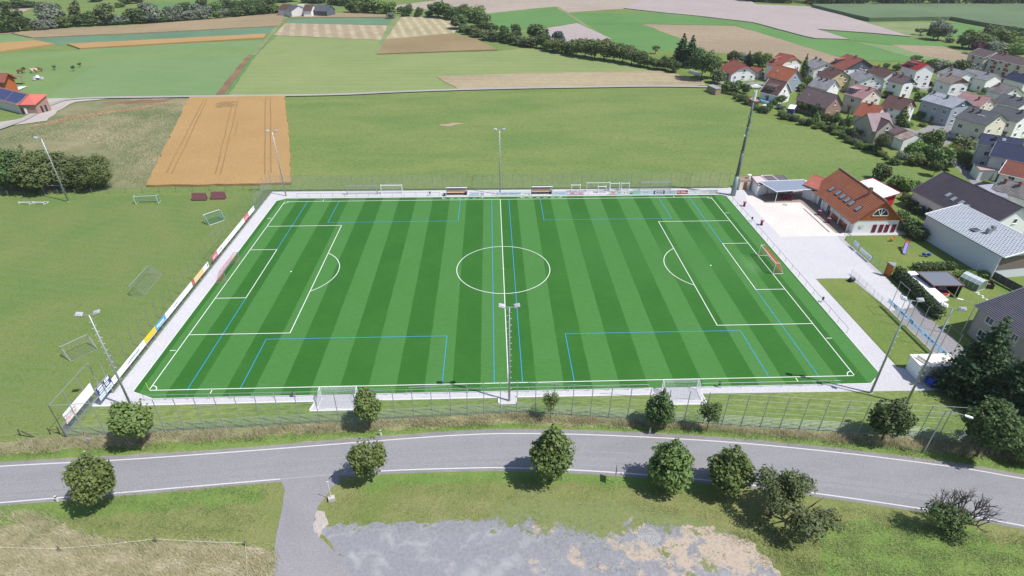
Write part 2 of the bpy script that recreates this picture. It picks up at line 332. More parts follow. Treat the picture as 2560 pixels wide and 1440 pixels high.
# village ground
sheet('village_lawn', px((1765, 216), (1860, 265), (1930, 300), (2050, 328), (2115, 356), (2160, 384), (2245, 412), (2335, 446), (2300, 560), (2700, 900), (2900, 400), (2700, 180), (2420, 150), (2100, 150), (1980, 190)), 0.008, m_yard, 0.5, 2)
for ps in [[(1790, 208), (1700, 188), (1712, 183), (1800, 196), (1905, 214), (1900, 222)], [(1870, 205), (1910, 205), (1905, 222), (1872, 222)], [(2262, 318), (2290, 327), (2375, 296), (2400, 310), (2410, 345), (2330, 378), (2282, 345)], [(2372, 398), (2400, 392), (2420, 400), (2450, 450), (2470, 470), (2440, 470), (2400, 430)], [(2100, 330), (2130, 322), (2170, 335), (2140, 350)], [(2220, 200), (2380, 245), (2400, 235), (2230, 190)], [(2490, 300), (2400, 270), (2420, 262), (2530, 290)]]:
    Z[0] += 0.004; sheet('village_street', px(*ps), 0.02+(Z[0] % 0.02), m_lane, 0.15, 2)
# ---- sports ground
sheet('training_ground', [(-160, 37.5), (-57.4, 39.0), (-57.4, -36), (-59, -42.6), (-160, -46)], 0.012, m_field, 0.3, 4)
pav = ground('pale paving', (0.5, 0.495, 0.525), (0.53, 0.525, 0.55), (0.45, 0.445, 0.47), 0.15, 2.5, 0.35, bump=0.05)
sheet('paving', [(-57.4, 40), (58.6, 39.3), (66.5, 44), (90, 44), (90, 12.0), (75.2, 12.0), (73.8, 10.2), (73.8, -4), (73.2, -14), (72.5, -40), (67.9, -40), (67.9, -16.5), (66.7, -5.7), (59.9, -5.6), (60.0, -31.9), (62.2, -31.9), (62.2, -33), (76, -33), (76, -37.3), (52.4, -37.1), (28, -36.8), (28, -38.9), (21.5, -38.8), (21, -36.7), (0.9, -36.6), (0.9, -37.9), (-1.4, -37.9), (-1.4, -36.6), (-21.3, -36.6), (-21.5, -38.5), (-27.9, -38.5), (-27.5, -36.6), (-59, -36.6), (-59.0, -34), (-57.3, -34)], 0.03, pav)
sheet('grass_plot', [(59.9, -5.6), (66.7, -5.7), (67.9, -16.5), (67.9, -33), (62.2, -33), (60.2, -31.9)], 0.036, m_yard, 0.1, 2)
drive_m = ground('grey driveway', (0.234, 0.225, 0.234), (0.291, 0.28, 0.291), (0.195, 0.188, 0.195), 0.1, 2, 0.3, bump=0.05)
sheet('driveway', [(68.0, -16.8), (73.4, -15.6), (73.6, -44), (68.0, -44)], 0.034, drive_m)
court = ground('cream paving', (0.614, 0.576, 0.547), (0.678, 0.636, 0.604), (0.576, 0.54, 0.513), 0.12, 1.6, 0.35, stripe=(65, 1.1, (0.56, 0.51, 0.48), 0.35), bump=0.05)
sheet('forecourt', [(60.4, 30.9), (60.6, 11.9), (90, 12.0), (90, 13.1), (76.6, 13.1), (76.4, 31.5), (64.2, 37), (62, 37)], 0.036, court)
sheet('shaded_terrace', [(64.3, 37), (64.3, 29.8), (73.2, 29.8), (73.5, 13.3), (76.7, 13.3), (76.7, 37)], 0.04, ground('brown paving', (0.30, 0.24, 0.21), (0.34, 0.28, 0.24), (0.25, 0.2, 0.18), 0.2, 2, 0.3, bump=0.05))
b = MB(); b.box((72.3, 20.0, 0.05), (0.22, 12.5, 0.03)); tag(b.build('drain_channel', dark), 'long dark drain slot across the cream forecourt', 'drain')
b = MB(); b.bar((68.8, 28.6, 0.03), (68.8, 28.6, 0.055), 0.55, n=24, mi=0); b.bar((68.8, 28.6, 0.055), (68.8, 28.6, 0.065), 0.38, n=24, mi=1)
tag(b.build('manhole_cover', [mat('iron', (0.14, 0.12, 0.11), 0.7), concrete]), 'round manhole cover set in the cream forecourt', 'manhole cover')
sheet('play_lawn', [(75.3, 11.9), (88, 11.9), (91, 10), (93.5, -8), (84, -12), (73.8, -12), (73.8, 10)], 0.038, m_yard, 0.08, 2)
sheet('garden_lawn', [(74.2, -12), (100, -9), (112, -18), (100, -36), (78, -40), (74.2, -30)], 0.034, m_yard, 0.1, 2)
# artificial turf
def turf_mat():
    m, N, L, P = new_mat('artificial turf'); P.inputs['Roughness'].default_value = 0.75; P.inputs['Specular IOR Level'].default_value = 0.25
    geo = N.new('ShaderNodeNewGeometry'); pos = geo.outputs['Position']; sx = N.new('ShaderNodeSeparateXYZ'); L.new(pos, sx.inputs[0])
    wob = noise(N, L, pos, 0.25, 3); x = math_(N, L, 'ADD', sx.outputs[0], math_(N, L, 'MULTIPLY', wob, 0.25))
    fr = math_(N, L, 'FRACT', math_(N, L, 'MULTIPLY', math_(N, L, 'SUBTRACT', x, 0.12), 1/8.24))
    e = 0.012
    f = math_(N, L, 'MULTIPLY', ramp(N, L, fr, 0.5-e, 0.5+e), math_(N, L, 'SUBTRACT', 1.0, ramp(N, L, fr, 1-e, 1.0)))
    # wear: in the mouth of the right-hand goal and over its half the contrast of the nap is weaker
    def gsn(cx, cy, rx, ry):
        mp = N.new('ShaderNodeVectorMath'); mp.operation = 'SUBTRACT'; L.new(pos, mp.inputs[0]); mp.inputs[1].default_value = (cx, cy, 0)
        dv_ = N.new('ShaderNodeVectorMath'); dv_.operation = 'DIVIDE'; L.new(mp.outputs[0], dv_.inputs[0]); dv_.inputs[1].default_value = (rx, ry, 1e6)
        ln = N.new('ShaderNodeVectorMath'); ln.operation = 'LENGTH'; L.new(dv_.outputs[0], ln.inputs[0])
        return math_(N, L, 'SUBTRACT', 1.0, ramp(N, L, ln.outputs['Value'], 0.15, 1.0))
    rub = math_(N, L, 'MULTIPLY', gsn(37, 3, 17, 15), 0.75)
    rub2 = math_(N, L, 'MULTIPLY', gsn(22, 8, 18, 22), 0.45); rub = math_(N, L, 'MAXIMUM', rub, rub2)
    rub3 = math_(N, L, 'MULTIPLY', gsn(49.5, 0, 2.2, 5), 1.0)
    f = math_(N, L, 'ADD', math_(N, L, 'MULTIPLY', f, math_(N, L, 'SUBTRACT', 1.0, rub)), math_(N, L, 'MULTIPLY', rub, 0.68))
    col = mixrgb(N, L, f, (0.026, 0.120, 0.015), (0.060, 0.182, 0.042))  # light and dark stripes: sheen of the nap painted into the turf colour
    col = mixrgb(N, L, math_(N, L, 'MULTIPLY', rub3, 0.6), col, (0.12, 0.25, 0.095))
    n1 = noise(N, L, pos, 0.12, 4, 0.6); col = mixrgb(N, L, math_(N, L, 'MULTIPLY', ramp(N, L, n1, 0.4, 0.7), 0.35), col, (0.045, 0.165, 0.025))
    mp = N.new('ShaderNodeMapping'); mp.inputs['Scale'].default_value = (0.5, 2.2, 1); L.new(pos, mp.inputs[0])
    n2 = noise(N, L, mp.outputs[0], 1.3, 6, 0.75); n3 = noise(N, L, pos, 3.5, 5, 0.8)
    h = N.new('ShaderNodeHueSaturation'); L.new(col, h.inputs['Color'])
    v = math_(N, L, 'ADD', math_(N, L, 'MULTIPLY', n2, 0.55), math_(N, L, 'MULTIPLY', n3, 0.55)); v = math_(N, L, 'ADD', v, 0.45); L.new(v, h.inputs['Value'])
    L.new(h.outputs[0], P.inputs['Base Color'])
    bp = N.new('ShaderNodeBump'); bp.inputs['Strength'].default_value = 0.3; bp.inputs['Distance'].default_value = 0.05; L.new(n3, bp.inputs['Height']); L.new(bp.outputs[0], P.inputs['Normal'])
    return m
TURF = [(-54.6, 34.2), (-52.6, 35.7), (0, 35.4), (55.2, 35.2), (56.5, 34.2), (56.5, -33.3), (53.9, -35.5), (-51, -35.5), (-54.6, -33.9)]
sheet('artificial_turf', TURF, 0.045, turf_mat())
kerb = mat('pale kerb', (0.66, 0.66, 0.66), 0.8)
b = MB()
for p, q in zip(TURF, TURF[1:]+TURF[:1]):
    p, q = Vector(p), Vector(q); n = Vector(((q-p).y, -(q-p).x)).normalized()*(-0.06)
    a = math.atan2((q-p).y, (q-p).x); c = (p+q)/2+n*-1; b.box((c.x, c.y, 0.055), ((q-p).length, 0.12, 0.05), a)
struct(b.build('turf_kerb', kerb))
b = MB()
def kb(p, q, w_=0.18):
    p, q = Vector(p), Vector(q); a = math.atan2((q-p).y, (q-p).x); c = (p+q)/2; b.box((c.x, c.y, 0.05), ((q-p).length+w_*0.9, w_, 0.1), a)
low = [(-59, -36.7), (-27.6, -36.7), (-28, -38.6), (-21.4, -38.6), (-21.2, -36.7), (-1.5, -36.7), (-1.5, -38.0), (1.0, -38.0), (1.0, -36.7), (20.9, -36.8), (21.4, -38.9), (28.1, -39.0), (28.0, -36.9)]
for p, q in zip(low, low[1:]): kb(p, q)
struct(b.build('paving_kerb', kerb))
# markings
wl = mat('white line', (0.72, 0.76, 0.72), 0.8, var=0.06); bl = mat('blue line', (0.035, 0.30, 0.62), 0.8, var=0.08)
LX, LY, LW = 52.35, 33.63, 0.13
def lines(name, segs, arcs, m, z, lw, label):
    b = MB()
    for (x0, y0, x1, y1) in segs:
        d = Vector((x1-x0, y1-y0)).normalized(); n = Vector((-d.y, d.x))*lw/2; e = d*lw/2
        A, B_ = Vector((x0, y0))-e, Vector((x1, y1))+e
        b.quad((*(A-n), z), (*(B_-n), z), (*(B_+n), z), (*(A+n), z)); z += 0.00012
    for (cx, cy, r, a0, a1) in arcs:
        k = max(6, int(abs(a1-a0)/4)); z += 0.00012
        for i in range(k):
            t0, t1 = R_(a0+(a1-a0)*i/k), R_(a0+(a1-a0)*(i+1)/k); ri, ro = r-lw/2, r+lw/2
            b.quad((cx+ri*math.cos(t0), cy+ri*math.sin(t0), z), (cx+ro*math.cos(t0), cy+ro*math.sin(t0), z), (cx+ro*math.cos(t1), cy+ro*math.sin(t1), z), (cx+ri*math.cos(t1), cy+ri*math.sin(t1), z))
    return struct(b.build(name, m), label)
blue = []
for s in (-1, 1):
    blue += [(s*2.1, -LY, s*2.1, LY), (s*46.85, -LY, s*46.85, LY)]
    for t in (-1, 1): blue += [(s*39.25, t*LY, s*39.25, t*21.75), (s*39.25, t*21.75, s*9.8, t*21.75), (s*9.8, t*21.75, s*9.8, t*LY)]
lines('pitch_markings_blue', blue, [], bl, 0.050, 0.10, 'blue youth pitch lines painted on the turf')
seg = [(-LX, -LY, LX, -LY), (LX, -LY, LX, LY), (LX, LY, -LX, LY), (-LX, LY, -LX, -LY), (0, -LY, 0, LY)]; arc = [(0, 0, 9.15, 0, 360), (0, 0, 0.08, 0, 360)]
for s in (-1, 1):
    for wd, dp in ((20.16, 16.5), (9.16, 5.5)): seg += [(s*LX, wd, s*(LX-dp), wd), (s*(LX-dp), wd, s*(LX-dp), -wd), (s*(LX-dp), -wd, s*LX, -wd)]
    a = math.degrees(math.acos(5.5/9.15)); c0 = 180 if s > 0 else 0; arc += [(s*(LX-11), 0, 9.15, c0-a, c0+a), (s*(LX-11), 0, 0.1, 0, 360)]
    for t in (-1, 1):
        st = {(-1, -1): 0, (1, -1): 90, (1, 1): 180, (-1, 1): 270}[(s, t)]; arc.append((s*LX, t*LY, 1.0, st, st+90))
        seg += [(s*(LX+0.35), t*24.3, s*(LX+1.15), t*24.3), (s*(LX-9.15), t*(LY+0.3), s*(LX-9.15), t*(LY+0.9))]
for x0 in (-14.2, 5.2):
    seg += [(x0, 35.1, x0, 34.5), (x0, 34.5, x0+0.8, 34.5), (x0+9.9, 35.1, x0+9.9, 34.5), (x0+9.1, 34.5, x0+9.9, 34.5)]
    seg += [(x0+1.9+1.85*k, 34.5, x0+2.7+1.85*k, 34.5) for k in range(4)]
lines('pitch_markings_white', seg, arc, wl, 0.054, LW, 'white football pitch lines painted on the turf')
# ---- road
road_m = ground('road asphalt', (0.245, 0.245, 0.26), (0.27, 0.268, 0.282), (0.225, 0.223, 0.238), 0.08, 2.5, 0.3, stripe=(97, 3.3, (0.28, 0.275, 0.30), 0.35, 0.6), bump=0.04)
upc = smoothcurve(px((-900, 1250), (-400, 1195), (0, 1166), (300, 1150), (640, 1126), (1000, 1098), (1150, 1088), (1280, 1084), (1500, 1088), (1800, 1104), (2100, 1132), (2400, 1170), (2560, 1197), (2900, 1250), (3400, 1340)))
loc_ = smoothcurve(px((-900, 1335), (-400, 1290), (0, 1257), (300, 1232), (700, 1198), (950, 1178), (1150, 1171), (1280, 1170), (1500, 1179), (1800, 1204), (2100, 1242), (2400, 1287), (2560, 1315), (2900, 1380), (3400, 1490)))
def strip2(name, A, B_, z, m, oa=0.0, ob=0.0):
    b = MB(); n = min(len(A), len(B_)); V = []
    for i in range(n):
        a, c = A[i], B_[i]; d = (a-c).normalized(); V.append((a+d*oa, c-d*ob))
    for i in range(n-1): b.quad((*V[i][1], z), (*V[i+1][1], z), (*V[i+1][0], z), (*V[i][0], z))
    return struct(b.build(name, m))
strip2('road_shoulder', upc, upc, 0, m_gravel) if 0 else None
sh = ground('shoulder gravel', (0.225, 0.216, 0.211), (0.287, 0.276, 0.27), (0.175, 0.168, 0.164), 0.3, 5, 0.6)
strip2('road_shoulder', upc, loc_, 0.016, sh, 0.85, 0.55)
strip2('road', upc, loc_, 0.026, road_m, 0.12, 0.25)
for nm, C_ in (('edge_line_far', upc), ('edge_line_near', loc_)):
    if nm == 'edge_line_near':
        segs_ = [[p for p in C_ if p.x < -28.4], [p for p in C_ if p.x > -17.5]]
    else: segs_ = [C_]
    for sgm in segs_:
        if len(sgm) > 1: ribbon('road_edge_line', sgm, 0.16, 0.031, mat('road paint', (0.56, 0.56, 0.58), 0.8, var=0.1, scale=2))
ribbon('road_edge_line', [p for p in loc_ if -29.5 < p.x < -16.5], 0.09, 0.0305, mat('faded paint', (0.36, 0.355, 0.37), 0.8))
wear = ground('worn asphalt', (0.262, 0.262, 0.274), (0.28, 0.28, 0.29), (0.245, 0.243, 0.255), 0.1, 2.5, 0.4, bump=0.04)
mid_ = [(p+q)/2 for p, q in zip(upc, loc_)]
for off, wd_ in ((0.15, 0.25), (-1.1, 0.7), (-2.1, 0.6)): ribbon('road_wear', [p+Vector((0, off)) for p in mid_], wd_, 0.0275+0.0004*wd_, wear)
# verges
sheet('roadside_verge', [(-160, -46), (-59, -42.4), (-8, -40.2), (1, -39.7), (64, -47.2), (120, -54), (120, -75), (64, -53.6), (28, -46.2), (12, -44.6), (0, -43.9), (-15, -44.4), (-50, -46.8), (-160, -56)], 0.008, m_tall, 0.2, 1.2)
sheet('dry_meadow', px((-60, 1285), (90, 1285), (190, 1330), (330, 1368), (480, 1352), (640, 1362), (690, 1385), (676, 1480), (-60, 1480)), 0.0085, ground('straw meadow', (0.33, 0.295, 0.20), (0.40, 0.355, 0.26), (0.20, 0.215, 0.11), 0.2, 1.2, 0.6, bump=1.0, stretch=(30, 0.35, 1)), 0.6, 1.0)
lowg = ground('lower meadow grass', (0.175, 0.22, 0.068), (0.245, 0.25, 0.105), (0.125, 0.175, 0.045), 0.15, 1.6, 0.55, bump=0.8)
sheet('lower_meadow', [(-160, -70), (-60, -52.6), (-28, -50.2), (-16, -49.3), (0, -49.5), (11, -50.4), (25.5, -52), (39, -55), (58, -59.6), (120, -75), (120, -110), (-160, -110)], 0.006, lowg)
bright = ground('fresh verge grass', (0.15, 0.24, 0.06), (0.2, 0.275, 0.08), (0.12, 0.19, 0.055), 0.3, 2, 0.5, bump=0.8)
sheet('fresh_grass_verge', [tuple(p+Vector((0, -0.5))) for p in loc_ if -75 < p.x < -29.5]+[(-29.5, -53.5), (-45, -54.5), (-75, -57.5)], 0.010, bright, 0.5, 1.0)
sheet('fresh_grass_verge', [tuple(p+Vector((0, -0.5))) for p in loc_ if -18 < p.x < 24]+[(24, -54), (8, -52), (-10, -51.5), (-18, -52.6)], 0.010, bright, 0.5, 1.0)
sheet('fresh_grass_verge', [tuple(p+Vector((0, 0.8))) for p in upc if -75 < p.x < 75]+[(75, -53.2), (50, -47.4), (28, -43.9), (0, -41.9), (-30, -42.9), (-75, -45.9)], 0.012, bright, 0.35, 1.0)
sheet('fresh_grass_verge', [(34, -59), (40, -58), (50, -60), (56, -62), (58, -70), (30, -72), (33, -63)], 0.010, bright, 0.9, 1.0)
# side road and lot
sheet('side_road', px((700, 1198), (712, 1226), (706, 1270), (692, 1330), (684, 1440), (684, 1500), (900, 1500), (860, 1400), (800, 1345), (785, 1300), (795, 1265), (815, 1240), (830, 1218), (850, 1206), (845, 1190)), 0.022, ground('side asphalt', (0.254, 0.246, 0.263), (0.286, 0.278, 0.297), (0.243, 0.236, 0.252), 0.2, 3, 0.3, bump=0.05), 0.08, 1.0)
def lot_mat():
    m, N, L, P = new_mat('patched gravel lot'); P.inputs['Roughness'].default_value = 0.9
    geo = N.new('ShaderNodeNewGeometry'); pos = geo.outputs['Position']; sx = N.new('ShaderNodeSeparateXYZ'); L.new(pos, sx.inputs[0])
    n1 = noise(N, L, pos, 0.45, 8, 0.62, 0.5); n2 = noise(N, L, pos, 0.16, 6, 0.6, 0.8); n4 = noise(N, L, pos, 2.5, 4, 0.7); n5 = noise(N, L, pos, 0.3, 8, 0.7)
    grey = mixrgb(N, L, ramp(N, L, n4, 0.35, 0.7), (0.205, 0.21, 0.235), (0.265, 0.265, 0.285))
    grey = mixrgb(N, L, math_(N, L, 'MULTIPLY', ramp(N, L, n1, 0.50, 0.68), 0.75), grey, (0.36, 0.36, 0.375))
    beige = mixrgb(N, L, ramp(N, L, n4, 0.3, 0.7), (0.36, 0.30, 0.24), (0.46, 0.38, 0.31))
    grs = mixrgb(N, L, ramp(N, L, n4, 0.3, 0.7), (0.13, 0.175, 0.055), (0.21, 0.225, 0.09))
    X, Y = sx.outputs[0], sx.outputs[1]
    # how far grass has crept in: more to the right, more towards the road
    gx = math_(N, L, 'MULTIPLY', math_(N, L, 'SUBTRACT', X, -1.0), 0.0175); gy = math_(N, L, 'MULTIPLY', math_(N, L, 'ADD', Y, 58.2), 0.08)
    gx = math_(N, L, 'MINIMUM', gx, 0.105)
    gc = math_(N, L, 'ADD', math_(N, L, 'MAXIMUM', gx, -0.08), math_(N, L, 'MAXIMUM', gy, -0.12))
    fb = ramp(N, L, math_(N, L, 'ADD', n5, math_(N, L, 'MULTIPLY', math_(N, L, 'SUBTRACT', X, 8.0), 0.006)), 0.53, 0.585)
    col = mixrgb(N, L, fb, grey, beige)
    tuft = ramp(N, L, math_(N, L, 'ADD', noise(N, L, pos, 2.2, 4, 0.6), math_(N, L, 'MULTIPLY', gc, 0.5)), 0.64, 0.68)
    fg = ramp(N, L, math_(N, L, 'ADD', math_(N, L, 'ADD', math_(N, L, 'MULTIPLY', n1, 0.75), math_(N, L, 'MULTIPLY', noise(N, L, pos, 1.5, 5, 0.7), 0.27)), gc), 0.555, 0.605)
    fg = math_(N, L, 'MAXIMUM', fg, math_(N, L, 'MULTIPLY', tuft, 0.85)); col = mixrgb(N, L, fg, col, grs)
    L.new(col, P.inputs['Base Color'])
    bp = N.new('ShaderNodeBump'); bp.inputs['Strength'].default_value = 0.5; bp.inputs['Distance'].default_value = 0.1
    L.new(math_(N, L, 'ADD', n4, fg), bp.inputs['Height']); L.new(bp.outputs[0], P.inputs['Normal'])
    return m
sheet('gravel_lot', px((790, 1318), (850, 1308), (1000, 1305), (1200, 1300), (1290, 1235), (1345, 1218), (1400, 1250), (1500, 1250), (1620, 1262), (1760, 1300), (1870, 1350), (1950, 1430), (2010, 1520), (700, 1520), (720, 1440), (860, 1390)), 0.018, lot_mat(), 0.35, 0.7, seed=9)
sheet('sand_patch', px((786, 1290), (792, 1277), (812, 1280), (822, 1310), (805, 1325), (795, 1345), (784, 1320)), 0.0245, m_gravel, 0.2, 0.5)
sheet('stone_patch', px((1592, 1325), (1610, 1318), (1640, 1325), (1655, 1345), (1640, 1360), (1610, 1358), (1595, 1342)), 0.0225, ground('stone chips', (0.42, 0.42, 0.44), (0.52, 0.52, 0.53), (0.25, 0.25, 0.26), 1.5, 6, 0.7, bump=1), 0.3, 0.5)

def haze():
    m = bpy.data.materials.new('haze'); m.use_nodes = True; N, L = m.node_tree.nodes, m.node_tree.links; N.clear(); o = N.new('ShaderNodeOutputMaterial'); v = N.new('ShaderNodeVolumePrincipled')
    v.inputs['Color'].default_value = (0.86, 0.90, 0.97, 1); v.inputs['Density'].default_value = HAZE; v.inputs['Anisotropy'].default_value = 0.3; L.new(v.outputs[0], o.inputs['Volume'])
    b = MB(); b.prism([(-2800, -380), (2800, -380), (2800, 4300), (-2800, 4300)], -1.5, 62); b.add([(-2800, -380, -1.5), (2800, -380, -1.5), (2800, 4300, -1.5), (-2800, 4300, -1.5)], [(3, 2, 1, 0)]); stuff(b.build('haze', m), 'thin bright summer haze over the fields')
HAZE = 0.00013
haze()
# ------------------------------------------------------------------ fences and rails
def rodpanel(L, h, n, r=0.021, zs=0.08, verts=3):
    b = MB()
    for i in range(n): z = zs+(h-zs)*i/(n-1); b.bar((0, 0, z), (L, 0, z), r, n=3, caps=False)
    for j in range(1): x = L*0.5; b.bar((x, 0, zs), (x, 0, h), r*0.5, n=3, caps=False)
    return b
def mesh_fence(name, label, pts, step, hp, hmesh, nrods, m, group=None, rpost=0.05, wires=(), skip=None, toprail=(), post_h=None):
    """posts and rod-mesh panels along world points; every post and panel is a part"""
    root = thing(name, label, 'fence', (*pts[0][:2], 0), group=group)
    o0 = Vector(pts[0][:2]); k = 0; me_post = {}; me_pan = {}
    for a, c in zip(pts, pts[1:]):
        a, c = Vector(a[:2]), Vector(c[:2]); L = (c-a).length; n = max(1, round(L/step)); s = L/n; ang = math.atan2((c-a).y, (c-a).x)
        for i in range(n+(1 if c == Vector(pts[-1][:2]) else 0)):
            h = hp if post_h is None else post_h(k)
            if h not in me_post:
                b = MB(); b.bar((0, 0, 0), (0, 0, h), rpost, n=6); me_post[h] = b.mesh('post', m)
            p = a.lerp(c, i/n)-o0; link('post', me_post[h], root, (p.x, p.y, 0)); 
            if i < n:
                hm = hmesh if not callable(hmesh) else hmesh(k)
                key = (round(s, 3), hm)
                if hm and key not in me_pan: me_pan[key] = rodpanel(s, hm, max(3, round(nrods*hm/ (hmesh if not callable(hmesh) else 2.0))), ).mesh('mesh_panel', m)
                if hm: link('mesh_panel', me_pan[key], root, (p.x, p.y, 0), ang)
            k += 1
    if wires or toprail:
        b = MB()
        for z in wires:
            for a, c in zip(pts, pts[1:]): b.bar((*(Vector(a[:2])-o0), z), (*(Vector(c[:2])-o0), z), 0.012, n=3, caps=False)
        if wires: b.build('tension_wire', m, root)
        for (a, c, z) in toprail:
            b = MB(); b.bar((*(Vector(a)-o0), z), (*(Vector(c)-o0), z), 0.04, n=5); b.build('top_rail', m, root)
    return root
nf = [(-58.8, -42.5), (-8.1, -40.2), (1.0, -39.75), (64.2, -47.3)]
def nfx(x):
    for a, c in zip(nf, nf[1:]):
        if a[0] <= x <= c[0]: return a[1]+(c[1]-a[1])*(x-a[0])/(c[0]-a[0])
mesh_fence('ball_catch_fence', 'tall grey steel ball fence with low rod mesh running between the pitch and the road', nf, 2.52, 5.75, 1.85, 8, galv, rpost=0.055, wires=(2.7, 3.7, 4.7, 5.7),
    toprail=[((-58.8, -42.5), (-53.8, -42.27), 5.7), ((54, nfx(54)), (64.2, -47.3), 5.7), ((54, nfx(54)), (64.2, -47.3), 4.4), ((-41, nfx(-41)), (-38.5, nfx(-38.5)), 4.3), ((-24, nfx(-24)), (-19, nfx(-19)), 5.6), ((-13.5, nfx(-13.5)), (-8.5, nfx(-8.5)), 5.6), ((2.4, nfx(2.4)), (7, nfx(7)), 5.6), ((12, nfx(12)), (17, nfx(17)), 4.4), ((22, nfx(22)), (24.5, nfx(24.5)), 4.4), ((43, nfx(43)), (45.5, nfx(45.5)), 4.4)])
for a, c, z in []: pass
lp = lambda k: 6.05 if not 0 <= k <= 1 else 6.05
mesh_fence('side_ball_fence', 'grey steel ball fence carrying the long white advertising strip on the left of the pitch', [(-57.2, -34.0), (-57.2, 40.2)], 2.52, 5.9, lambda k: 4.2 if k > 23 else 1.15, 8, dgalv, rpost=0.045,
    toprail=[((-57.2, 4), (-57.2, 14), 5.9), ((-57.2, 6.5), (-57.2, 11.5), 4.6), ((-57.2, 33), (-57.2, 40.2), 4.2)])
mesh_fence('corner_ball_fence', 'grey steel fence corner with the big white banner, nearest the road', [(-58.8, -42.5), (-58.75, -34.0), (-57.2, -34.0)], 2.5, 5.75, 2.0, 11, galv, rpost=0.055, toprail=[((-58.8, -42.5), (-58.75, -34), 5.7)])
mesh_fence('far_ball_fence', 'see-through grey rod mesh fence along the far side of the pitch', [(-57.2, 40.2), (58.6, 39.4)], 2.52, 4.25, 4.2, 17, dgalv, rpost=0.035)
def railing(name, label, pts, step, h=1.05, midrail=False, m=galv):
    root = thing(name, label, 'railing', (*pts[0], 0)); o0 = Vector(pts[0])
    b = MB(); b.bar((0, 0, 0), (0, 0, h), 0.03, n=6); mp = b.mesh('post', m)
    for a, c in zip(pts, pts[1:]):
        a, c = Vector(a), Vector(c); n = max(1, round((c-a).length/step))
        for i in range(n+1): p = a.lerp(c, i/n)-o0; link('post', mp, root, (p.x, p.y, 0))
        b = MB(); b.bar((*(a-o0), h), (*(c-o0), h), 0.035, n=6); b.build('handrail', m, root)
    return root
railing('railing', 'galvanised handrail on the near edge of the turf, left of the near goal bay', [(-51.9, -35.75), (-27.6, -35.75)], 3.0)
railing('railing', 'galvanised handrail on the near edge of the turf, between the two goal bays', [(-20.6, -35.75), (20.4, -35.75)], 3.0)
railing('railing', 'galvanised handrail on the near edge of the turf, right of the right goal bay', [(28.2, -35.75), (49.2, -35.75)], 3.0)
railing('railing', 'long handrail on the right edge of the turf beside the pale paving', [(56.75, -23), (56.75, 33.8)], 3.0, m=dgalv)
railing('railing', 'handrail on the far turf edge from the far left corner to the left dugout', [(-50, 36.2), (-15, 36.0)], 3.0, m=dgalv)
railing('railing', 'handrail carrying advertising boards on the far edge of the turf', [(-7.6, 35.9), (54.5, 35.7)], 3.0, m=dgalv)
# low mesh fence and tall net posts right of the pitch
mesh_fence('low_mesh_fence', 'low see-through mesh fence between the small grass plot and the driveway', [(67.6, -4.2), (67.8, -16.5)], 2.5, 1.25, 1.15, 6, galv, rpost=0.03)
mesh_fence('driveway_ball_fence', 'tall grey net posts with a light blue banner beside the driveway', [(67.8, -16.5), (67.8, -37)], 2.65, 6.0, 1.2, 6, galv, rpost=0.05, wires=(5.9, 4.5), toprail=[((67.8, -16.5), (67.8, -19.3), 5.9)])
mesh_fence('yard_mesh_fence', 'thin mesh fence round the small play lawn beside the clubhouse paving', [(74.4, 11.6), (73.9, 9.7), (73.9, -4.6)], 2.5, 2.0, 1.9, 7, mat('green grey mesh', (0.22, 0.30, 0.25), 0.5, 0.3), rpost=0.03)
# ------------------------------------------------------------------ advertising boards
Cw = (0.82, 0.82, 0.83)
adc = {'white': alu, 'yellow': mat('yellow print', (0.80, 0.60, 0.03), 0.5), 'blue': mat('blue print', (0.10, 0.36, 0.68), 0.5), 'pink': mat('pink print', (0.75, 0.16, 0.24), 0.5), 'orange': mat('pale orange print', (0.80, 0.58, 0.30), 0.5), 'brown': mat('brown print', (0.38, 0.14, 0.08), 0.5), 'navy': mat('navy print', (0.035, 0.045, 0.22), 0.5), 'red': mat('red print', (0.58, 0.03, 0.08), 0.5), 'pale': mat('pale blue print', (0.62, 0.72, 0.82), 0.5), 'sky': mat('light blue print', (0.60, 0.76, 0.95), 0.5), 'mint': mat('mint print', (0.35, 0.66, 0.56), 0.5), 'ink': mat('grey ink', (0.22, 0.24, 0.30), 0.6), 'silver': mat('silver grey print', (0.52, 0.58, 0.64), 0.5), 'lred': mat('soft red ink', (0.62, 0.12, 0.16), 0.6)}
tl = mat('translucent banner cloth', (0.62, 0.78, 0.96), 0.7); _n, _l = tl.node_tree.nodes, tl.node_tree.links
_t = _n.new('ShaderNodeBsdfTranslucent'); _t.inputs[0].default_value = (0.70, 0.84, 0.97, 1); _m = _n.new('ShaderNodeMixShader'); _m.inputs[0].default_value = 0.6
_l.new(_n['Principled BSDF'].outputs[0], _m.inputs[1]); _l.new(_t.outputs[0], _m.inputs[2]); _l.new(_m.outputs[0], _n['Material Output'].inputs[0]); adc['cloth'] = tl
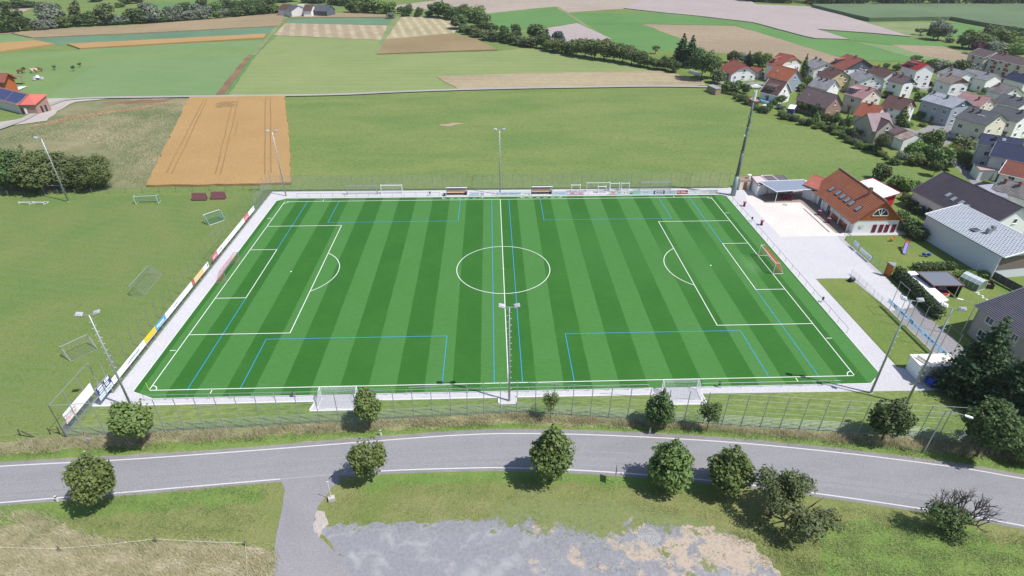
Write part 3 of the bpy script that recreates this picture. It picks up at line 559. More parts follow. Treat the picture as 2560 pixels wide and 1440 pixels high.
def board(label, p0, p1, z0, z1, base, marks=(), name='advertising_board', group='advertising boards round the pitch', face=1, texts=()):
    """upright panel from p0 to p1 (world xy); marks=(u0,v0,u1,v1,colour) printed on its pitch side"""
    p0, p1 = Vector(p0), Vector(p1); L = (p1-p0).length; ang = math.atan2((p1-p0).y, (p1-p0).x)
    r = thing(name, label, 'advertising board', (p0.x, p0.y, z0), ang, group); H = z1-z0
    b = MB(); b.box((L/2, 0, H/2), (L-0.03, 0.04 if base != 'cloth' else 0.02, H)); b.build('panel', adc[base], r)
    y = -0.026*face
    by = {}
    for i, (u0, v0, u1, v1, c) in enumerate(marks):
        bb = by.setdefault(c, MB()); yy = y-0.001*face*i
        bb.quad((u0*L, yy, v0*H), (u1*L, yy, v0*H), (u1*L, yy, v1*H), (u0*L, yy, v1*H))
    for c, bb in by.items(): bb.build('print', adc[c], r)
    for (body, u, v, size, c) in texts:
        M = Matrix.Translation((u*L, y-0.012*face, v*H)) @ Matrix.Rotation(R_(90), 4, 'X')
        if face < 0: M = Matrix.Translation((u*L, y-0.012*face, v*H)) @ Matrix.Rotation(math.pi, 4, 'Z') @ Matrix.Rotation(R_(90), 4, 'X')
        text_mesh('lettering', body, size, adc[c], r, M)
    for x in (0.04, L-0.04): b = MB(); b.box((x, 0.05*face, H/2-0.1), (0.04, 0.05, H+0.2)); b.build('bracket', galv, r)
    return r
def dashes(n, v0, v1, c, u0=0.12, u1=0.88, seed=0):
    rr = random.Random(seed); out = []; u = u0
    while u < u1:
        w_ = rr.uniform(0.02, 0.07); out.append((u, v0, min(u+w_, u1), v1, c)); u += w_+0.015
    return out
# left strip, from the road end upwards (y along the fence); pitch is on its +x side -> face -1 when running in +y
strip = [(-33.4, -31.0, 'white', 'plain white advertising board, nearest the road in the long strip', [(.3, .4, .36, .6, 'ink')]),
 (-31.0, -24.0, 'white', 'long white advertising board with faint grey script next to the yellow board', dashes(9, .35, .6, 'ink', .25, .75, 3)),
 (-24.0, -20.4, 'yellow', 'bright yellow advertising board in the left strip', [(0, 0, 1, .18, 'brown'), (0, .0, 1, .1, 'white')]),
 (-20.4, -17.0, 'blue', 'sky blue advertising board with white dots in the left strip', dashes(4, .4, .7, 'white', .1, .8, 5)+dashes(4, .15, .28, 'white', .3, .9, 6)),
 (-17.0, -6.6, 'white', 'longest white advertising board, just above the blue one', dashes(5, .4, .58, 'ink', .28, .45, 7)),
 (-6.6, -5.6, 'brown', 'small brown picture board in the left strip', [(.2, .2, .6, .8, 'lred')]),
 (-5.6, -1.6, 'orange', 'pale orange advertising board in the left strip', []),
 (-1.6, 0.8, 'white', 'short white board beside the pale orange one', [(.7, .3, .9, .7, 'ink')]),
 (2.8, 5.2, 'pink', 'pink red advertising board left of the left goal', dashes(3, .35, .6, 'white', .15, .8, 8)),
 (5.2, 10.0, 'white', 'white board with small grey writing, behind the far post of the left goal', dashes(6, .4, .6, 'ink', .1, .5, 9)),
 (10.0, 15.6, 'white', 'white board with a brush-like emblem in the left strip', [(.15, .3, .18, .7, 'ink'), (.2, .4, .3, .55, 'ink'), (.6, .35, .7, .6, 'orange')]),
 (15.6, 20.5, 'white', 'plain white board below the soft pink one', [(.5, .4, .62, .6, 'orange')]),
 (20.5, 23.2, 'pink', 'soft pink advertising board near the far end of the left strip', dashes(3, .3, .5, 'white', .2, .8, 11)),
 (23.2, 27.0, 'white', 'white board with ragged top marks at the far end of the left strip', dashes(4, .6, .9, 'mint', .7, .95, 12))]
for y0, y1, c, lab, mk in strip: board(lab, (-57.12, y0), (-57.12, y1), 1.05, 2.1, c, mk, face=1)
r = board('big white banner reading Metzgerei Mandler on the fence corner by the road', (-58.66, -41.6), (-58.66, -35.3), 1.5, 3.15, 'white', [(.02, .06, .34, .09, 'ink')], name='banner', group='banners on the fence corner', texts=[('Metzgerei', .19, .66, .62, 'ink'), ('Mandler', .19, .36, .78, 'lred')])
board('navy sign with white panels above two pale panels, beside the big white banner', (-57.08, -36.8), (-57.08, -33.6), 1.1, 3.2, 'white', [(0, .36, 1, 1, 'navy'), (.1, .78, .5, .93, 'white'), (.14, .58, .55, .72, 'white'), (.1, .42, .55, .54, 'pale'), (.62, .74, .95, .94, 'white'), (.7, .80, .78, .86, 'navy'), (.6, .6, .85, .68, 'white'), (.62, .45, .85, .55, 'white'), (.03, .04, .48, .32, 'pale'), (.52, .04, .97, .32, 'pale'), (.6, .14, .9, .2, 'ink'), (.1, .12, .4, .18, 'mint')], name='banner', group='banners on the fence corner')
# far side boards
far = [(-7.4, -5.2, 'pale', 'pale grey blue board just right of the left dugout', [], ()), (-5.0, -3.9, 'white', 'small board with two dark stripes near the far middle light pole', [(.1, .2, .9, .35, 'ink'), (.1, .6, .9, .75, 'ink')], ()),
 (-.9, 5.3, 'pale', 'long pale blue board with bank lettering at the halfway line', [(0, 0, 1, .3, 'white'), (.02, .35, .05, .75, 'ink')], [('Volksbank   Mittelhessen eG', .55, .55, .42, 'ink')]), (5.4, 7.7, 'white', 'white board with a thin grey swoosh left of the right dugout', [(.2, .6, .7, .68, 'ink'), (.72, .2, .84, .6, 'ink')], ()),
 (13.2, 16.9, 'pale', 'pale board with faint blue writing right of the right dugout', dashes(4, .4, .6, 'silver', .2, .8, 2), ()), (17.0, 19.0, 'white', 'first of two white boards with dark red bars, left one', [(0, .82, 1, .95, 'lred'), (0, .05, 1, .2, 'lred'), (.25, .4, .75, .62, 'red')], ()), (19.0, 21.0, 'white', 'second of two white boards with dark red bars, right one', [(0, .82, 1, .95, 'lred'), (0, .05, 1, .2, 'lred'), (.2, .4, .8, .62, 'pink')], ()),
 (27.2, 29.2, 'white', 'single white board with dark red bars beyond the gap in the boards', [(0, .82, 1, .95, 'lred'), (0, .05, 1, .2, 'lred'), (.25, .4, .75, .62, 'red')], ()), (29.2, 30.3, 'pale', 'small pale board with a grey emblem', [(.2, .3, .8, .75, 'silver')], ()), (30.3, 32.3, 'white', 'white board with two dark round marks', [(.1, .3, .2, .6, 'silver'), (.35, .3, .48, .65, 'ink'), (.75, .3, .86, .65, 'ink')], ()), (32.3, 33.3, 'silver', 'dark silver grey small board beside the mint one', [(.1, .1, .9, .5, 'ink')], ()), (33.3, 35.2, 'mint', 'mint green advertising board on the far railing', [], ()),
 (35.2, 38.4, 'pale', 'pale blue board with a white left edge beside the mint one', [(0, 0, .06, 1, 'white')]+dashes(4, .45, .7, 'silver', .15, .6, 4), ()), (38.4, 41.2, 'navy', 'navy board with a white panel in its middle', [(.14, .15, .86, .85, 'white')]+dashes(5, .35, .65, 'navy', .22, .8, 6), ()), (41.2, 44.2, 'silver', 'silver grey board with one black dot', [(.45, .35, .53, .6, 'ink'), (0, .7, .3, .9, 'white')], ()), (44.3, 47.1, 'red', 'bright red board with white writing on the far railing', [(.05, .4, .3, .65, 'white'), (.4, .25, .48, .75, 'white'), (.52, .55, .75, .7, 'white'), (.52, .3, .95, .45, 'white')], ()),
 (47.2, 49.6, 'white', 'white board with a thin arc and a small grey mark', [(.2, .6, .8, .66, 'silver'), (.7, .25, .85, .55, 'silver')], ()), (49.7, 52.4, 'white', 'white board with soft red and blue lines', [(.1, .3, .9, .36, 'pink'), (.2, .6, .8, .65, 'pink'), (.8, .5, .98, .9, 'sky')], ()), (52.4, 54.6, 'silver', 'blue grey board at the far right corner of the pitch', [(.0, .6, .6, .85, 'sky'), (.8, .1, .98, .35, 'lred')], ())]
for x0, x1, c, lab, mk, tx in far: board(lab, (x0, 35.72), (x1, 35.72), 0.12, 1.0, c, mk, texts=tx)
# light blue banner beside the driveway
board('long light blue banner with dark blue writing on the net posts beside the driveway', (67.72, -33.2), (67.72, -18.2), 1.2, 2.0, 'cloth', [(.9, .3, .93, .6, 'navy')]+dashes(6, .35, .6, 'navy', .82, .9, 1)+[(.70, .12, .76, .9, 'blue'), (.72, .3, .75, .7, 'pale')]+dashes(5, .3, .55, 'silver', .55, .68, 2)+dashes(6, .3, .65, 'blue', .3, .5, 3)+[(.1, .2, .2, .8, 'mint')]+dashes(3, .4, .7, 'navy', .02, .09, 5), name='banner', face=-1, group='banners beside the driveway')
board('pale grey and white banner at the upper end of the net posts beside the driveway', (67.72, -18.1), (67.72, -15.6), 1.15, 1.95, 'cloth', [(0, 0, .18, 1, 'white'), (.2, .1, .3, .9, 'brown')], name='banner', face=-1, group='banners beside the driveway')
board('white banner on the mesh fence of the play lawn', (73.83, 0.2), (73.83, 4.4), 0.5, 1.3, 'white', dashes(5, .3, .7, 'silver', .1, .4, 3), name='banner', face=-1, group='banners on the play lawn fence')
board('small blue and white board on the mesh fence of the play lawn', (73.83, 5.0), (73.83, 6.9), 0.7, 1.6, 'sky', [(.1, .2, .45, .8, 'white'), (.55, .2, .9, .8, 'pale')], name='banner', face=-1, group='banners on the play lawn fence')
# ------------------------------------------------------------------ goals
def net_grid(b, P, nu, nv, r):
    """P = 4 corners; real crossing cords"""
    a, c, d, e = [Vector(p) for p in P]
    for i in range(nu+1): t = i/nu; b.bar(a.lerp(c, t), e.lerp(d, t), r, n=3, caps=False)
    for j in range(nv+1): t = j/nv; b.bar(a.lerp(e, t), c.lerp(d, t), r, n=3, caps=False)
def goal(label, p0, p1, h, depth, netm, m=white, top=0.8, cell=0.25, rc=0.012, group='football goals', net=True, rp=0.06, groundbar=True):
    """p0->p1 along the mouth; the net lies on the left-hand side of that direction"""
    p0, p1 = Vector(p0[:2]), Vector(p1[:2]); L = (p1-p0).length; ang = math.atan2((p1-p0).y, (p1-p0).x)
    r = thing('goal', label, 'goal', (p0.x, p0.y, 0.05), ang, group); bx = lambda: MB()
    for x in (0, L): b = MB(); b.bar((x, 0, 0), (x, 0, h), rp, n=8); b.build('goalpost', m, r)
    b = MB(); b.bar((-rp, 0, h), (L+rp, 0, h), rp, n=8); b.build('crossbar', m, r)
    b = MB()
    for x in (0, L):
        b.bar((x, 0, h), (x, top, h), rp*0.6, n=5)
        if groundbar: b.bar((x, 0, 0.04), (x, depth, 0.04), rp*0.7, n=5)
        b.bar((x, top, h), (x, depth, 0.05), rp*0.35, n=4)
    if groundbar: b.bar((0, depth, 0.04), (L, depth, 0.04), rp*0.7, n=5)
    b.build('net_frame', m, r)
    if net:
        b = MB(); nx = round(L/cell)
        net_grid(b, [(0, top, h), (L, top, h), (L, depth, 0.05), (0, depth, 0.05)], nx, round(math.hypot(h, depth-top)/cell), rc)
        net_grid(b, [(0, 0, h), (L, 0, h), (L, top, h), (0, top, h)], nx, max(1, round(top/cell)), rc)
        for x in (0, L):
            n = round(h/cell)
            for i in range(1, n):
                t = i/n; b.bar((x, 0, h*t), (x, top+(depth-top)*(1-t), h*t), rc, n=3, caps=False)
            n = round(depth/cell)
            for i in range(1, n): y = depth*i/n; b.bar((x, y, 0.05), (x, y, h if y < top else h*(depth-y)/(depth-top)), rc, n=3, caps=False)
        b.build('net', netm, r)
    return r
redn = mat('red net cord', (0.70, 0.22, 0.24), 0.8); redn2 = mat('orange red net cord', (0.60, 0.13, 0.07), 0.8)
gnet = mat('green net cord', (0.10, 0.26, 0.20), 0.8); wnet = mat('pale net cord', (0.62, 0.64, 0.66), 0.8); gry = mat('grey net cord', (0.30, 0.31, 0.32), 0.8)
goal('full-size goal with an orange red net at the right end of the striped pitch', (52.35, 3.66), (52.35, -3.66), 2.44, 2.0, redn2, cell=0.2, rc=0.013, rp=.07)
goal('full-size goal with a pale red net at the left end of the striped pitch', (-52.35, -3.66), (-52.35, 3.66), 2.44, 2.0, redn, cell=0.25, rc=0.010, m=galv)
goal('white youth goal with white net in the near paved bay left of centre', (-21.7, -35.9), (-26.9, -35.9), 2.0, 2.4, wnet, cell=0.2, rc=0.014)
goal('white youth goal with white net in the near paved bay right of centre', (27.5, -35.9), (22.3, -35.9), 2.0, 2.4, wnet, cell=0.2, rc=0.014)
goal('steel youth goal lying deepest in the training ground, middle of its right edge', G(377, 688), G(331.5, 740), 2.0, 2.1, gry, m=galv, cell=0.25, rc=0.008)
goal('steel youth goal on the training ground nearest the road', G(229, 862), G(163, 893), 2.0, 2.1, gry, m=galv, cell=0.25, rc=0.008)
goal('white youth goal with a green net on the training ground by the upper fence', G(553, 545), G(514, 558), 2.0, 1.9, gnet, cell=0.2, rc=0.02)
goal('pale green youth goal at the back of the training ground', G(340, 511), G(396, 509), 2.0, 1.6, gnet, m=mat('pale green paint', (0.55, 0.66, 0.60), 0.5), cell=0.25)
goal('grey goal frame beside the training ground light pole', G(112, 486), G(160, 484), 2.2, 1.2, gry, m=galv, cell=0.4)
for i, x in enumerate((60, 96)):
    goal(['small white goal tipped flat on the training ground, left one', 'small white goal tipped flat on the training ground, right one'][i], G(x-12, 511), G(x+14, 512), 0.5, 1.6, gry, m=white, cell=0.3, top=0.4)
def fgoal(lab, x0, x1, y, h, m=white, n=gry, d=1.2, **k): return goal(lab, (x0, y), (x1, y), h, d, n, m=m, group='goals parked beyond the far touchline', **k)
fgoal('wide grey goal parked at the left of the far touchline', -38.0, -30.6, 37.2, 2.44, galv)
fgoal('white netted goal parked beside the wide grey one', -29.6, -24.4, 37.6, 2.3, white, wnet)
fgoal('small white goal left of the full-size one beyond the far touchline', 18.0, 20.2, 37.6, 1.9, white, gnet, rp=0.09)
fgoal('full-size white goal parked among the small ones beyond the far touchline', 21.8, 27.6, 37.6, 2.44, white, gry)
fgoal('small white goal standing in the mouth of the full-size one', 24.6, 26.6, 36.9, 1.7, white, gry, rp=0.09)
fgoal('first of two green netted small goals beyond the far touchline', 27.9, 30.2, 38.2, 2.0, white, gnet, rp=0.08)
fgoal('second of two green netted small goals beyond the far touchline', 30.7, 32.7, 38.2, 2.0, white, gnet, rp=0.08)
fgoal('wide goal with a thick white crossbar near the far right corner', 35.3, 43.2, 37.6, 2.44, galv, gry)
# corner flags
for (x, y, lab) in [(-1, -1, 'yellow corner post at the near left corner'), (1, -1, 'yellow corner post at the near right corner'), (-1, 1, 'yellow corner post at the far left corner'), (1, 1, 'yellow corner post at the far right corner')]:
    r = thing('corner_flag', lab, 'corner post', (x*LX, y*LY, 0.05), 0, 'corner posts of the pitch')
    b = MB(); b.bar((0, 0, 0), (0, 0, 1.5), 0.03); b.build('pole', mat('yellow plastic', (0.75, 0.68, 0.03), 0.5), r)
    b = MB(); b.box((0.02, 0, 0.03), (0.16, 0.16, 0.06)); b.build('foot', dark, r)
# dugouts
seatm = mat('orange seats', (0.66, 0.42, 0.27), 0.6); poly = mat('smoky polycarbonate', (0.55, 0.56, 0.60), 0.25)
for i, (x0, lab) in enumerate([(-13.3, 'left dugout with orange seats under a clear curved roof'), (7.9, 'right dugout with orange seats under a clear curved roof')]):
    r = thing('dugout', lab, 'dugout', (x0, 36.4, 0.04), 0, 'dugouts at the far touchline'); W = 5.1
    b = MB(); b.box((W/2, -0.55, 0.12), (W, 0.12, 0.24)); b.build('front_kerb', white, r)
    for j in range(6):
        x = j*W/5; b = MB(); b.path([(x, -0.5, 0), (x, -0.3, 2.1), (x, 0.5, 2.15), (x, 1.1, 1.6), (x, 1.2, 0)], 0.035); b.build('frame_hoop', galv, r)
    b = MB(); b.quad((0, 1.19, 0), (W, 1.19, 0), (W, 1.12, 1.6), (0, 1.12, 1.6)); b.quad((0, 1.12, 1.6), (W, 1.12, 1.6), (W, 0.5, 2.17), (0, 0.5, 2.17)); b.build('rear_panel', poly, r)
    b = MB(); b.box((W/2, -0.2, 2.16), (W+0.1, 0.3, 0.05)); b.build('roof_edge', alu, r)
    for j in range(10):
        b = MB(); b.box((0.35+j*0.49, 0.62, 0.48), (0.42, 0.4, 0.06)); b.box((0.35+j*0.49, 0.84, 0.78), (0.42, 0.05, 0.55)); b.build('seat', seatm, r)
    b = MB(); b.box((W/2, 0.65, 0.24), (W-0.2, 0.1, 0.42)); b.build('seat_beam', dark, r)
    b = MB(); b.box((W-0.35, 0.2, 0.4), (0.5, 0.7, 0.8)); tag(b.build('kit_bag', dark, None, loc=(x0, 36.3, 0.04)), ['dark kit box at the right end of the left dugout', 'dark kit box at the right end of the right dugout'][i], 'kit box', 'kit boxes in the dugouts')
    b = MB(); b.box((x0-0.5, 36.1, 0.3), (0.45, 0.4, 0.5)); b.box((x0-0.5, 36.1, 0.58), (0.5, 0.45, 0.06)); tag(b.build('waste_bin', dark), ['dark bin at the left end of the left dugout', 'dark bin at the left end of the right dugout'][i], 'bin', 'bins beside the dugouts')
# ------------------------------------------------------------------ floodlight poles
lampm = mat('lamp housing', (0.50, 0.51, 0.55), 0.4, 0.3)
def floodlight(label, x, y, h, heads=2, rot=0.0, pegs=True, tall_heads=1.0):
    r = thing('floodlight_pole', label, 'floodlight', (x, y, 0.03), rot, 'floodlight poles')
    b = MB(); b.bar((0, 0, 0), (0, 0, h), 0.17, 0.085, n=10); b.build('pole', galv, r, True)
    b = MB(); b.box((0, 0, 0.02), (0.5, 0.5, 0.05)); b.build('base_plate', concrete, r)
    if heads == 2: b = MB(); b.box((0, 0, h), (1.5, 0.12, 0.1)); b.build('crossarm', galv, r)
    else: b = MB(); b.bar((0, 0, h), (-0.8, 0, h+0.1), 0.05); b.build('crossarm', galv, r)
    for s in ((-1, 1) if heads == 2 else (-1,)):
        hd = link('lamp_head', None, r, (s*(0.95 if heads == 2 else 1.0), -0.1, h+0.25)); 
        bpy.data.objects.remove(hd)
        b = MB(); M = Matrix.Rotation(R_(s*-14), 3, 'Y') @ Matrix.Rotation(R_(18), 3, 'X')
        b.box((0, 0, 0), (0.78, 0.62, 0.16), M=M); b.box(tuple(M @ Vector((0, 0, 0.13))), (0.5, 0.36, 0.12), M=M)
        hd = b.build('lamp_head', lampm, r, loc=(s*(0.98 if heads == 2 else 1.1), -0.05, h+0.28))
        b = MB(); b.box(tuple(M @ Vector((0, 0, -0.10))), (0.70, 0.54, 0.03), M=M); b.build('lens', glass, hd)
    if pegs:
        b = MB()
        for i in range(int((h-1.5)/0.5)): s = 1 if i % 2 else -1; z = 1.8+i*0.5; b.box((s*0.24, 0, z), (0.22, 0.03, 0.03))
        b.build('climbing_pegs', alu, r)
    return r
floodlight('floodlight pole at the halfway line on the near side, tallest in the picture middle', 0, -37.4, 16.1)
floodlight('floodlight pole at the near left corner of the pitch', -52.95, -37.2, 15.9, rot=R_(12))
floodlight('floodlight pole at the far left corner of the pitch', -53.1, 37.3, 16.0)
floodlight('floodlight pole at the halfway line on the far side', 0, 36.6, 16.2)
floodlight('single-armed floodlight pole on the training ground', -104.6, 35.2, 15.5, heads=1)
floodlight('floodlight pole at the near right corner of the pitch, left of the white hut', 52.7, -37.4, 16.1, rot=R_(-15))
floodlight('floodlight pole standing in front of the white hut by the dark conifers', 56.5, -39.8, 16.4, rot=R_(-30))
# telecom mast
r = thing('telecom_mast', 'tall dark stepped telecom mast with white antennas behind the far right corner', 'mast', (58.2, 34.6, 0.04))
mastm = mat('mast steel', (0.13, 0.15, 0.17), 0.55, 0.4, 0.45, 3); mastl = mat('light mast steel', (0.27, 0.33, 0.33), 0.55, 0.4, 0.25, 2)
b = MB(); b.bar((0, 0, 0), (0, 0, 5.2), 0.62, 0.5, n=14); b.build('mast_base', mastl, r, True)
for z0, z1, r0, r1 in ((5.2, 11.3, 0.40, 0.33), (11.3, 17.5, 0.31, 0.25), (17.5, 22.8, 0.23, 0.18)):
    b = MB(); b.bar((0, 0, z0), (0, 0, z1), r0, r1, n=12); b.bar((0, 0, z0-0.08), (0, 0, z0+0.1), r0+0.12, n=12); b.build('mast_section', mastm, r, True)
b = MB(); b.bar((0, 0, 22.8), (0, 0, 25.4), 0.07); b.build('top_spike', mastm, r)
for k in range(3):
    t = 2*math.pi*k/3+0.3; b = MB(); b.box((0.28*math.cos(t), 0.28*math.sin(t), 24.4), (0.2, 0.2, 2.3), t); b.build('antenna', alu, r)
for z, a in ((15.2, 180), (18.4, 20), (19.6, 200), (21.0, 60), (16.9, 300)):
    t = R_(a); b = MB(); b.box((0.38*math.cos(t), 0.38*math.sin(t), z), (0.25, 0.45, 0.4), t); b.build('radio_unit', alu if z < 16 else mastl, r)
b = MB()
for i in range(60): b.box((0.52-i*0.0055, 0.1, 1.5+i*0.36), (0.1, 0.4, 0.03))
b.bar((0.62, -0.1, 1), (0.3, -0.1, 22.5), 0.025, n=4); b.bar((0.62, 0.3, 1), (0.3, 0.3, 22.5), 0.025, n=4)
b.build('ladder', mastl, r)
# ------------------------------------------------------------------ roadside things
def delineator(lab, p):
    r = thing('delineator_post', lab, 'marker post', (p.x, p.y, 0), 0, 'marker posts along the road')
    b = MB(); b.prism([(-.09, -.06), (.09, -.06), (.09, .06), (-.09, .06)], 0, 1.0); b.build('post', white, r)
    b = MB(); b.box((0, 0, 0.82), (0.19, 0.13, 0.16)); b.build('black_band', dark, r)
for lab, q in [('white marker post beside the far road edge, left end', (218, 1142)), ('white marker post beside the far road edge, behind the tree over the road', (953, 1089)), ('white marker post beside the far road edge under the pointed young tree', (1624, 1083)), ('white marker post beside the near road edge at left', (145, 1254))]: delineator(lab, G(*q))
r = thing('warning_sign', 'triangular warning sign with white plate below, on a leaning post at the verge', 'road sign', G(229, 1114), R_(-18))
b = MB(); b.bar((0, 0, 0), (0, 0, 2.6), 0.035); b.build('post', galv, r)
b = MB(); b.add([(-.5, -.05, 1.75), (.5, -.05, 1.75), (0, -.05, 2.6), (-.5, -.03, 1.75), (.5, -.03, 1.75), (0, -.03, 2.6)], [(0, 1, 2), (5, 4, 3), (0, 3, 4, 1), (1, 4, 5, 2), (2, 5, 3, 0)]); t = b.build('triangle', adc['red'], r)
b = MB(); b.tri((-.33, -.056, 1.85), (.33, -.056, 1.85), (0, -.056, 2.42)); b.build('white_field', white, t)
b = MB(); b.box((0, -.04, 1.42), (0.75, 0.02, 0.5)); b.build('plate', white, r)
r = thing('road_sign', 'town sign seen edge-on on a post at the near road verge', 'road sign', G(1536, 1206), R_(80))
b = MB(); b.bar((0, 0, 0), (0, 0, 3.0), 0.035); b.build('post', galv, r)
b = MB(); b.box((0.0, -0.04, 2.4), (1.1, 0.02, 1.2)); b.build('plate', galv, r)
r = thing('marker_pole', 'thin white pole in a concrete block beside the side road', 'pole', G(830, 1250))
b = MB(); b.box((0, 0, 0.25), (0.75, 0.55, 0.5), 0.3); b.build('block', concrete, r)
b = MB(); b.bar((0, 0, 0.5), (-0.05, 0.1, 3.1), 0.03); b.box((-0.05, .1, 3.1), (0.25, 0.04, 0.1)); b.build('pole', white, r)
def streetlamp(lab, p, h, rot, arm=1.9):
    r = thing('street_lamp', lab, 'street lamp', p, rot, 'street lamps')
    b = MB(); b.bar((0, 0, 0), (0, 0, h), 0.09, 0.06, n=8); b.build('pole', galv, r)
    b = MB(); b.path([(0, 0, h-0.3), (0.5, 0, h+0.05), (arm, 0, h+0.1)], 0.04); b.build('arm', galv, r)
    b = MB(); b.box((arm+0.35, 0, h+0.08), (0.8, 0.3, 0.14)); b.box((arm+0.35, 0, h-0.02), (0.5, 0.2, 0.08)); b.build('lamp_head', alu, r)
streetlamp('street lamp with a white head leaning over the verge in front of the dark trees', G(2308, 1133), 7.6, R_(-35))
streetlamp('street lamp behind the dark flat carport', G(2400, 840), 6.5, R_(150))
# old field fences
def postrow(name, lab, pts, h=1.3, wires=2, m=wood_gr, step=None, wm=None, rp=0.06, wr=0.012):
    r = thing(name, lab, 'fence', (*pts[0][:2], 0)); o = Vector(pts[0][:2]); P = []
    for i, a in enumerate(pts): P.append(Vector(a[:2])-o)
    b = MB(); b.bar((0, 0, 0), (0, 0, h), rp, n=6); me = b.mesh('post', m)
    for p in P: q = link('post', me, r, (p.x, p.y, 0)); q.rotation_euler = (random.uniform(-.08, .08), random.uniform(-.08, .08), 0)
    b = MB()
    for z in np.linspace(h*0.5, h*0.92, wires):
        for p, q in zip(P, P[1:]): b.path([(*p.lerp(q, t/4), z-0.12*math.sin(math.pi*t/4)) for t in range(5)], wr, 3)
    b.build('wire', wm or galv, r); return r
postrow('pasture_fence', 'weathered post and white tape fence across the dry meadow at lower left', [G(-60, 1372), G(152, 1378), G(393, 1354), G(616, 1364), G(622, 1470)], 1.0, 1, wm=white, wr=.012, rp=.09)
postrow('old_fence', 'row of leaning grey posts behind the training ground', [G(x, y) for x, y in zip(np.linspace(-20, 650, 17), np.linspace(492, 474, 17))], 1.5, 3, wm=dgalv)
postrow('old_fence', 'broken dark wooden fence where the training ground meets the verge at far left', [G(-40, 1100), G(53, 1090), G(128, 1086), G(150, 1085)], 1.2, 1, mat('dark wood', (0.07, 0.06, 0.05), 0.9))
b = MB(); a, c = G(53, 1078, 1.0), G(84, 1092, .2); b.bar(a, c, 0.08)
tag(b.build('fallen_rail', mat('dark wood', (0.07, 0.06, 0.05), 0.9)), 'fallen dark rail leaning on the broken fence at far left', 'rail')
# maroon shelters on the training ground
for i, x in enumerate((500, 547)):
    p = G(x, 500-i*3); r = thing('bench_shelter', ['maroon bench shelter seen from its roof, left one of two', 'maroon bench shelter seen from its roof, right one of two'][i], 'shelter', p, 0, 'bench shelters on the training ground')
    mm_ = mat('dull maroon sheet', (0.15, 0.06, 0.07), 0.6)
    b = MB(); b.quad((-1.7, -.55, .25), (1.7, -.55, .25), (1.7, .35, 1.75), (-1.7, .35, 1.75)); b.quad((-1.7, -.55, .2), (-1.7, .35, 1.7), (1.7, .35, 1.7), (1.7, -.55, .2)); b.build('sloping_back', mm_, r)
    for s in (-1, 1): b = MB(); b.add([(s*1.68, -.55, 0), (s*1.68, .6, 0), (s*1.68, .35, 1.7), (s*1.68, -.55, .2)], [(0, 1, 2, 3)]); b.build('side_wall', mm_, r)
    b = MB(); b.box((0, 0, .45), (3.2, .4, .06)); b.build('bench', wood_gr, r)
# bar tables and bins by the forecourt
for lab, q in [('maroon bar table nearest the telecom mast', (1860, 516)), ('maroon bar table beside the right railing', (1903, 563)), ('maroon bar table on the shaded terrace, upper one', (2047, 538)), ('maroon bar table on the shaded terrace, lower one', (2070, 557))]:
    p = G(*q); r = thing('bar_table', lab, 'bar table', (p.x, p.y, 0.05), 0, 'maroon bar tables on the paving')
    b = MB(); b.bar((0, 0, 0.05), (0, 0, 0.6), 0.34, 0.22, n=12); b.bar((0, 0, 0.6), (0, 0, 1.08), 0.22, 0.36, n=12); b.build('cloth', maroon, r, True)
    b = MB(); b.bar((0, 0, 1.08), (0, 0, 1.12), 0.42, n=16); b.build('table_top', mat('dark pink top', (0.32, 0.14, 0.18), 0.5), r)
for lab, q in [('small dark bin hung on the right railing near the forecourt', (1879, 553)), ('small dark bin hung on the right railing beside the grass plot', (2055, 755)), ('small dark bin on the near railing left of the goal bay', (735, 993)), ('small dark bin on the near railing right of the goal bay', (1797, 968)), ('small dark bin on the far railing left of the left dugout', (1075, 489))]:
    p = G(*q); r = thing('litter_bin', lab, 'bin', (p.x, p.y, 0.05), 0, 'small bins on the railings')
    b = MB(); b.bar((0, 0, 0.45), (0, 0, 0.95), 0.17, 0.2, n=10); b.bar((0, 0, 0.93), (0, 0, 0.97), 0.21, n=10); b.build('bin_body', dark, r)
    b = MB(); b.bar((0.2, 0, 0), (0.2, 0, 1.0), 0.03); b.build('post', galv, r)
p = G(2128, 704); r = thing('roller_mower', 'dark covered roller at the corner of the small grass plot', 'roller', (p.x, p.y, 0.04), 0.3)
b = MB(); b.bar((-.5, 0, .4), (.5, 0, .4), 0.4, n=14); b.build('drum', dark, r, True); b = MB(); b.bar((.3, .2, .5), (.3, 1.1, 1.0), 0.03); b.box((0, 0.1, 0.85), (.7, .5, .2)); b.build('handle_frame', dgalv, r)
# benches along the terrace edge of the clubhouse handled below; picnic table under the canopy
r = thing('picnic_table', 'dark picnic table in the shade under the blue grey canopy', 'picnic table', (70.6, 32.6, 0.05))
b = MB(); b.box((0, 0, .75), (2.2, .8, .06)); b.build('table_top', maroon, r)
for s in (-1, 1):
    b = MB(); b.box((0, s*.75, .45), (2.2, .3, .05)); b.build('bench', maroon, r)
    b = MB(); b.box((s*.9, 0, .37), (.08, 1.6, .06)); b.box((s*.9, 0, .55), (.08, .5, .4)); b.build('trestle', dark, r)
r = thing('chair_set', 'two maroon chairs in front of the dark picnic table', 'chairs', (70.4, 31.0, 0.05))
for s in (-.8, .1, .9):
    b = MB(); b.box((s, 0, .45), (.5, .5, .05)); b.box((s, .25, .75), (.5, .05, .6)); b.box((s, 0, .22), (.42, .42, .42)); b.build('chair', maroon, r)
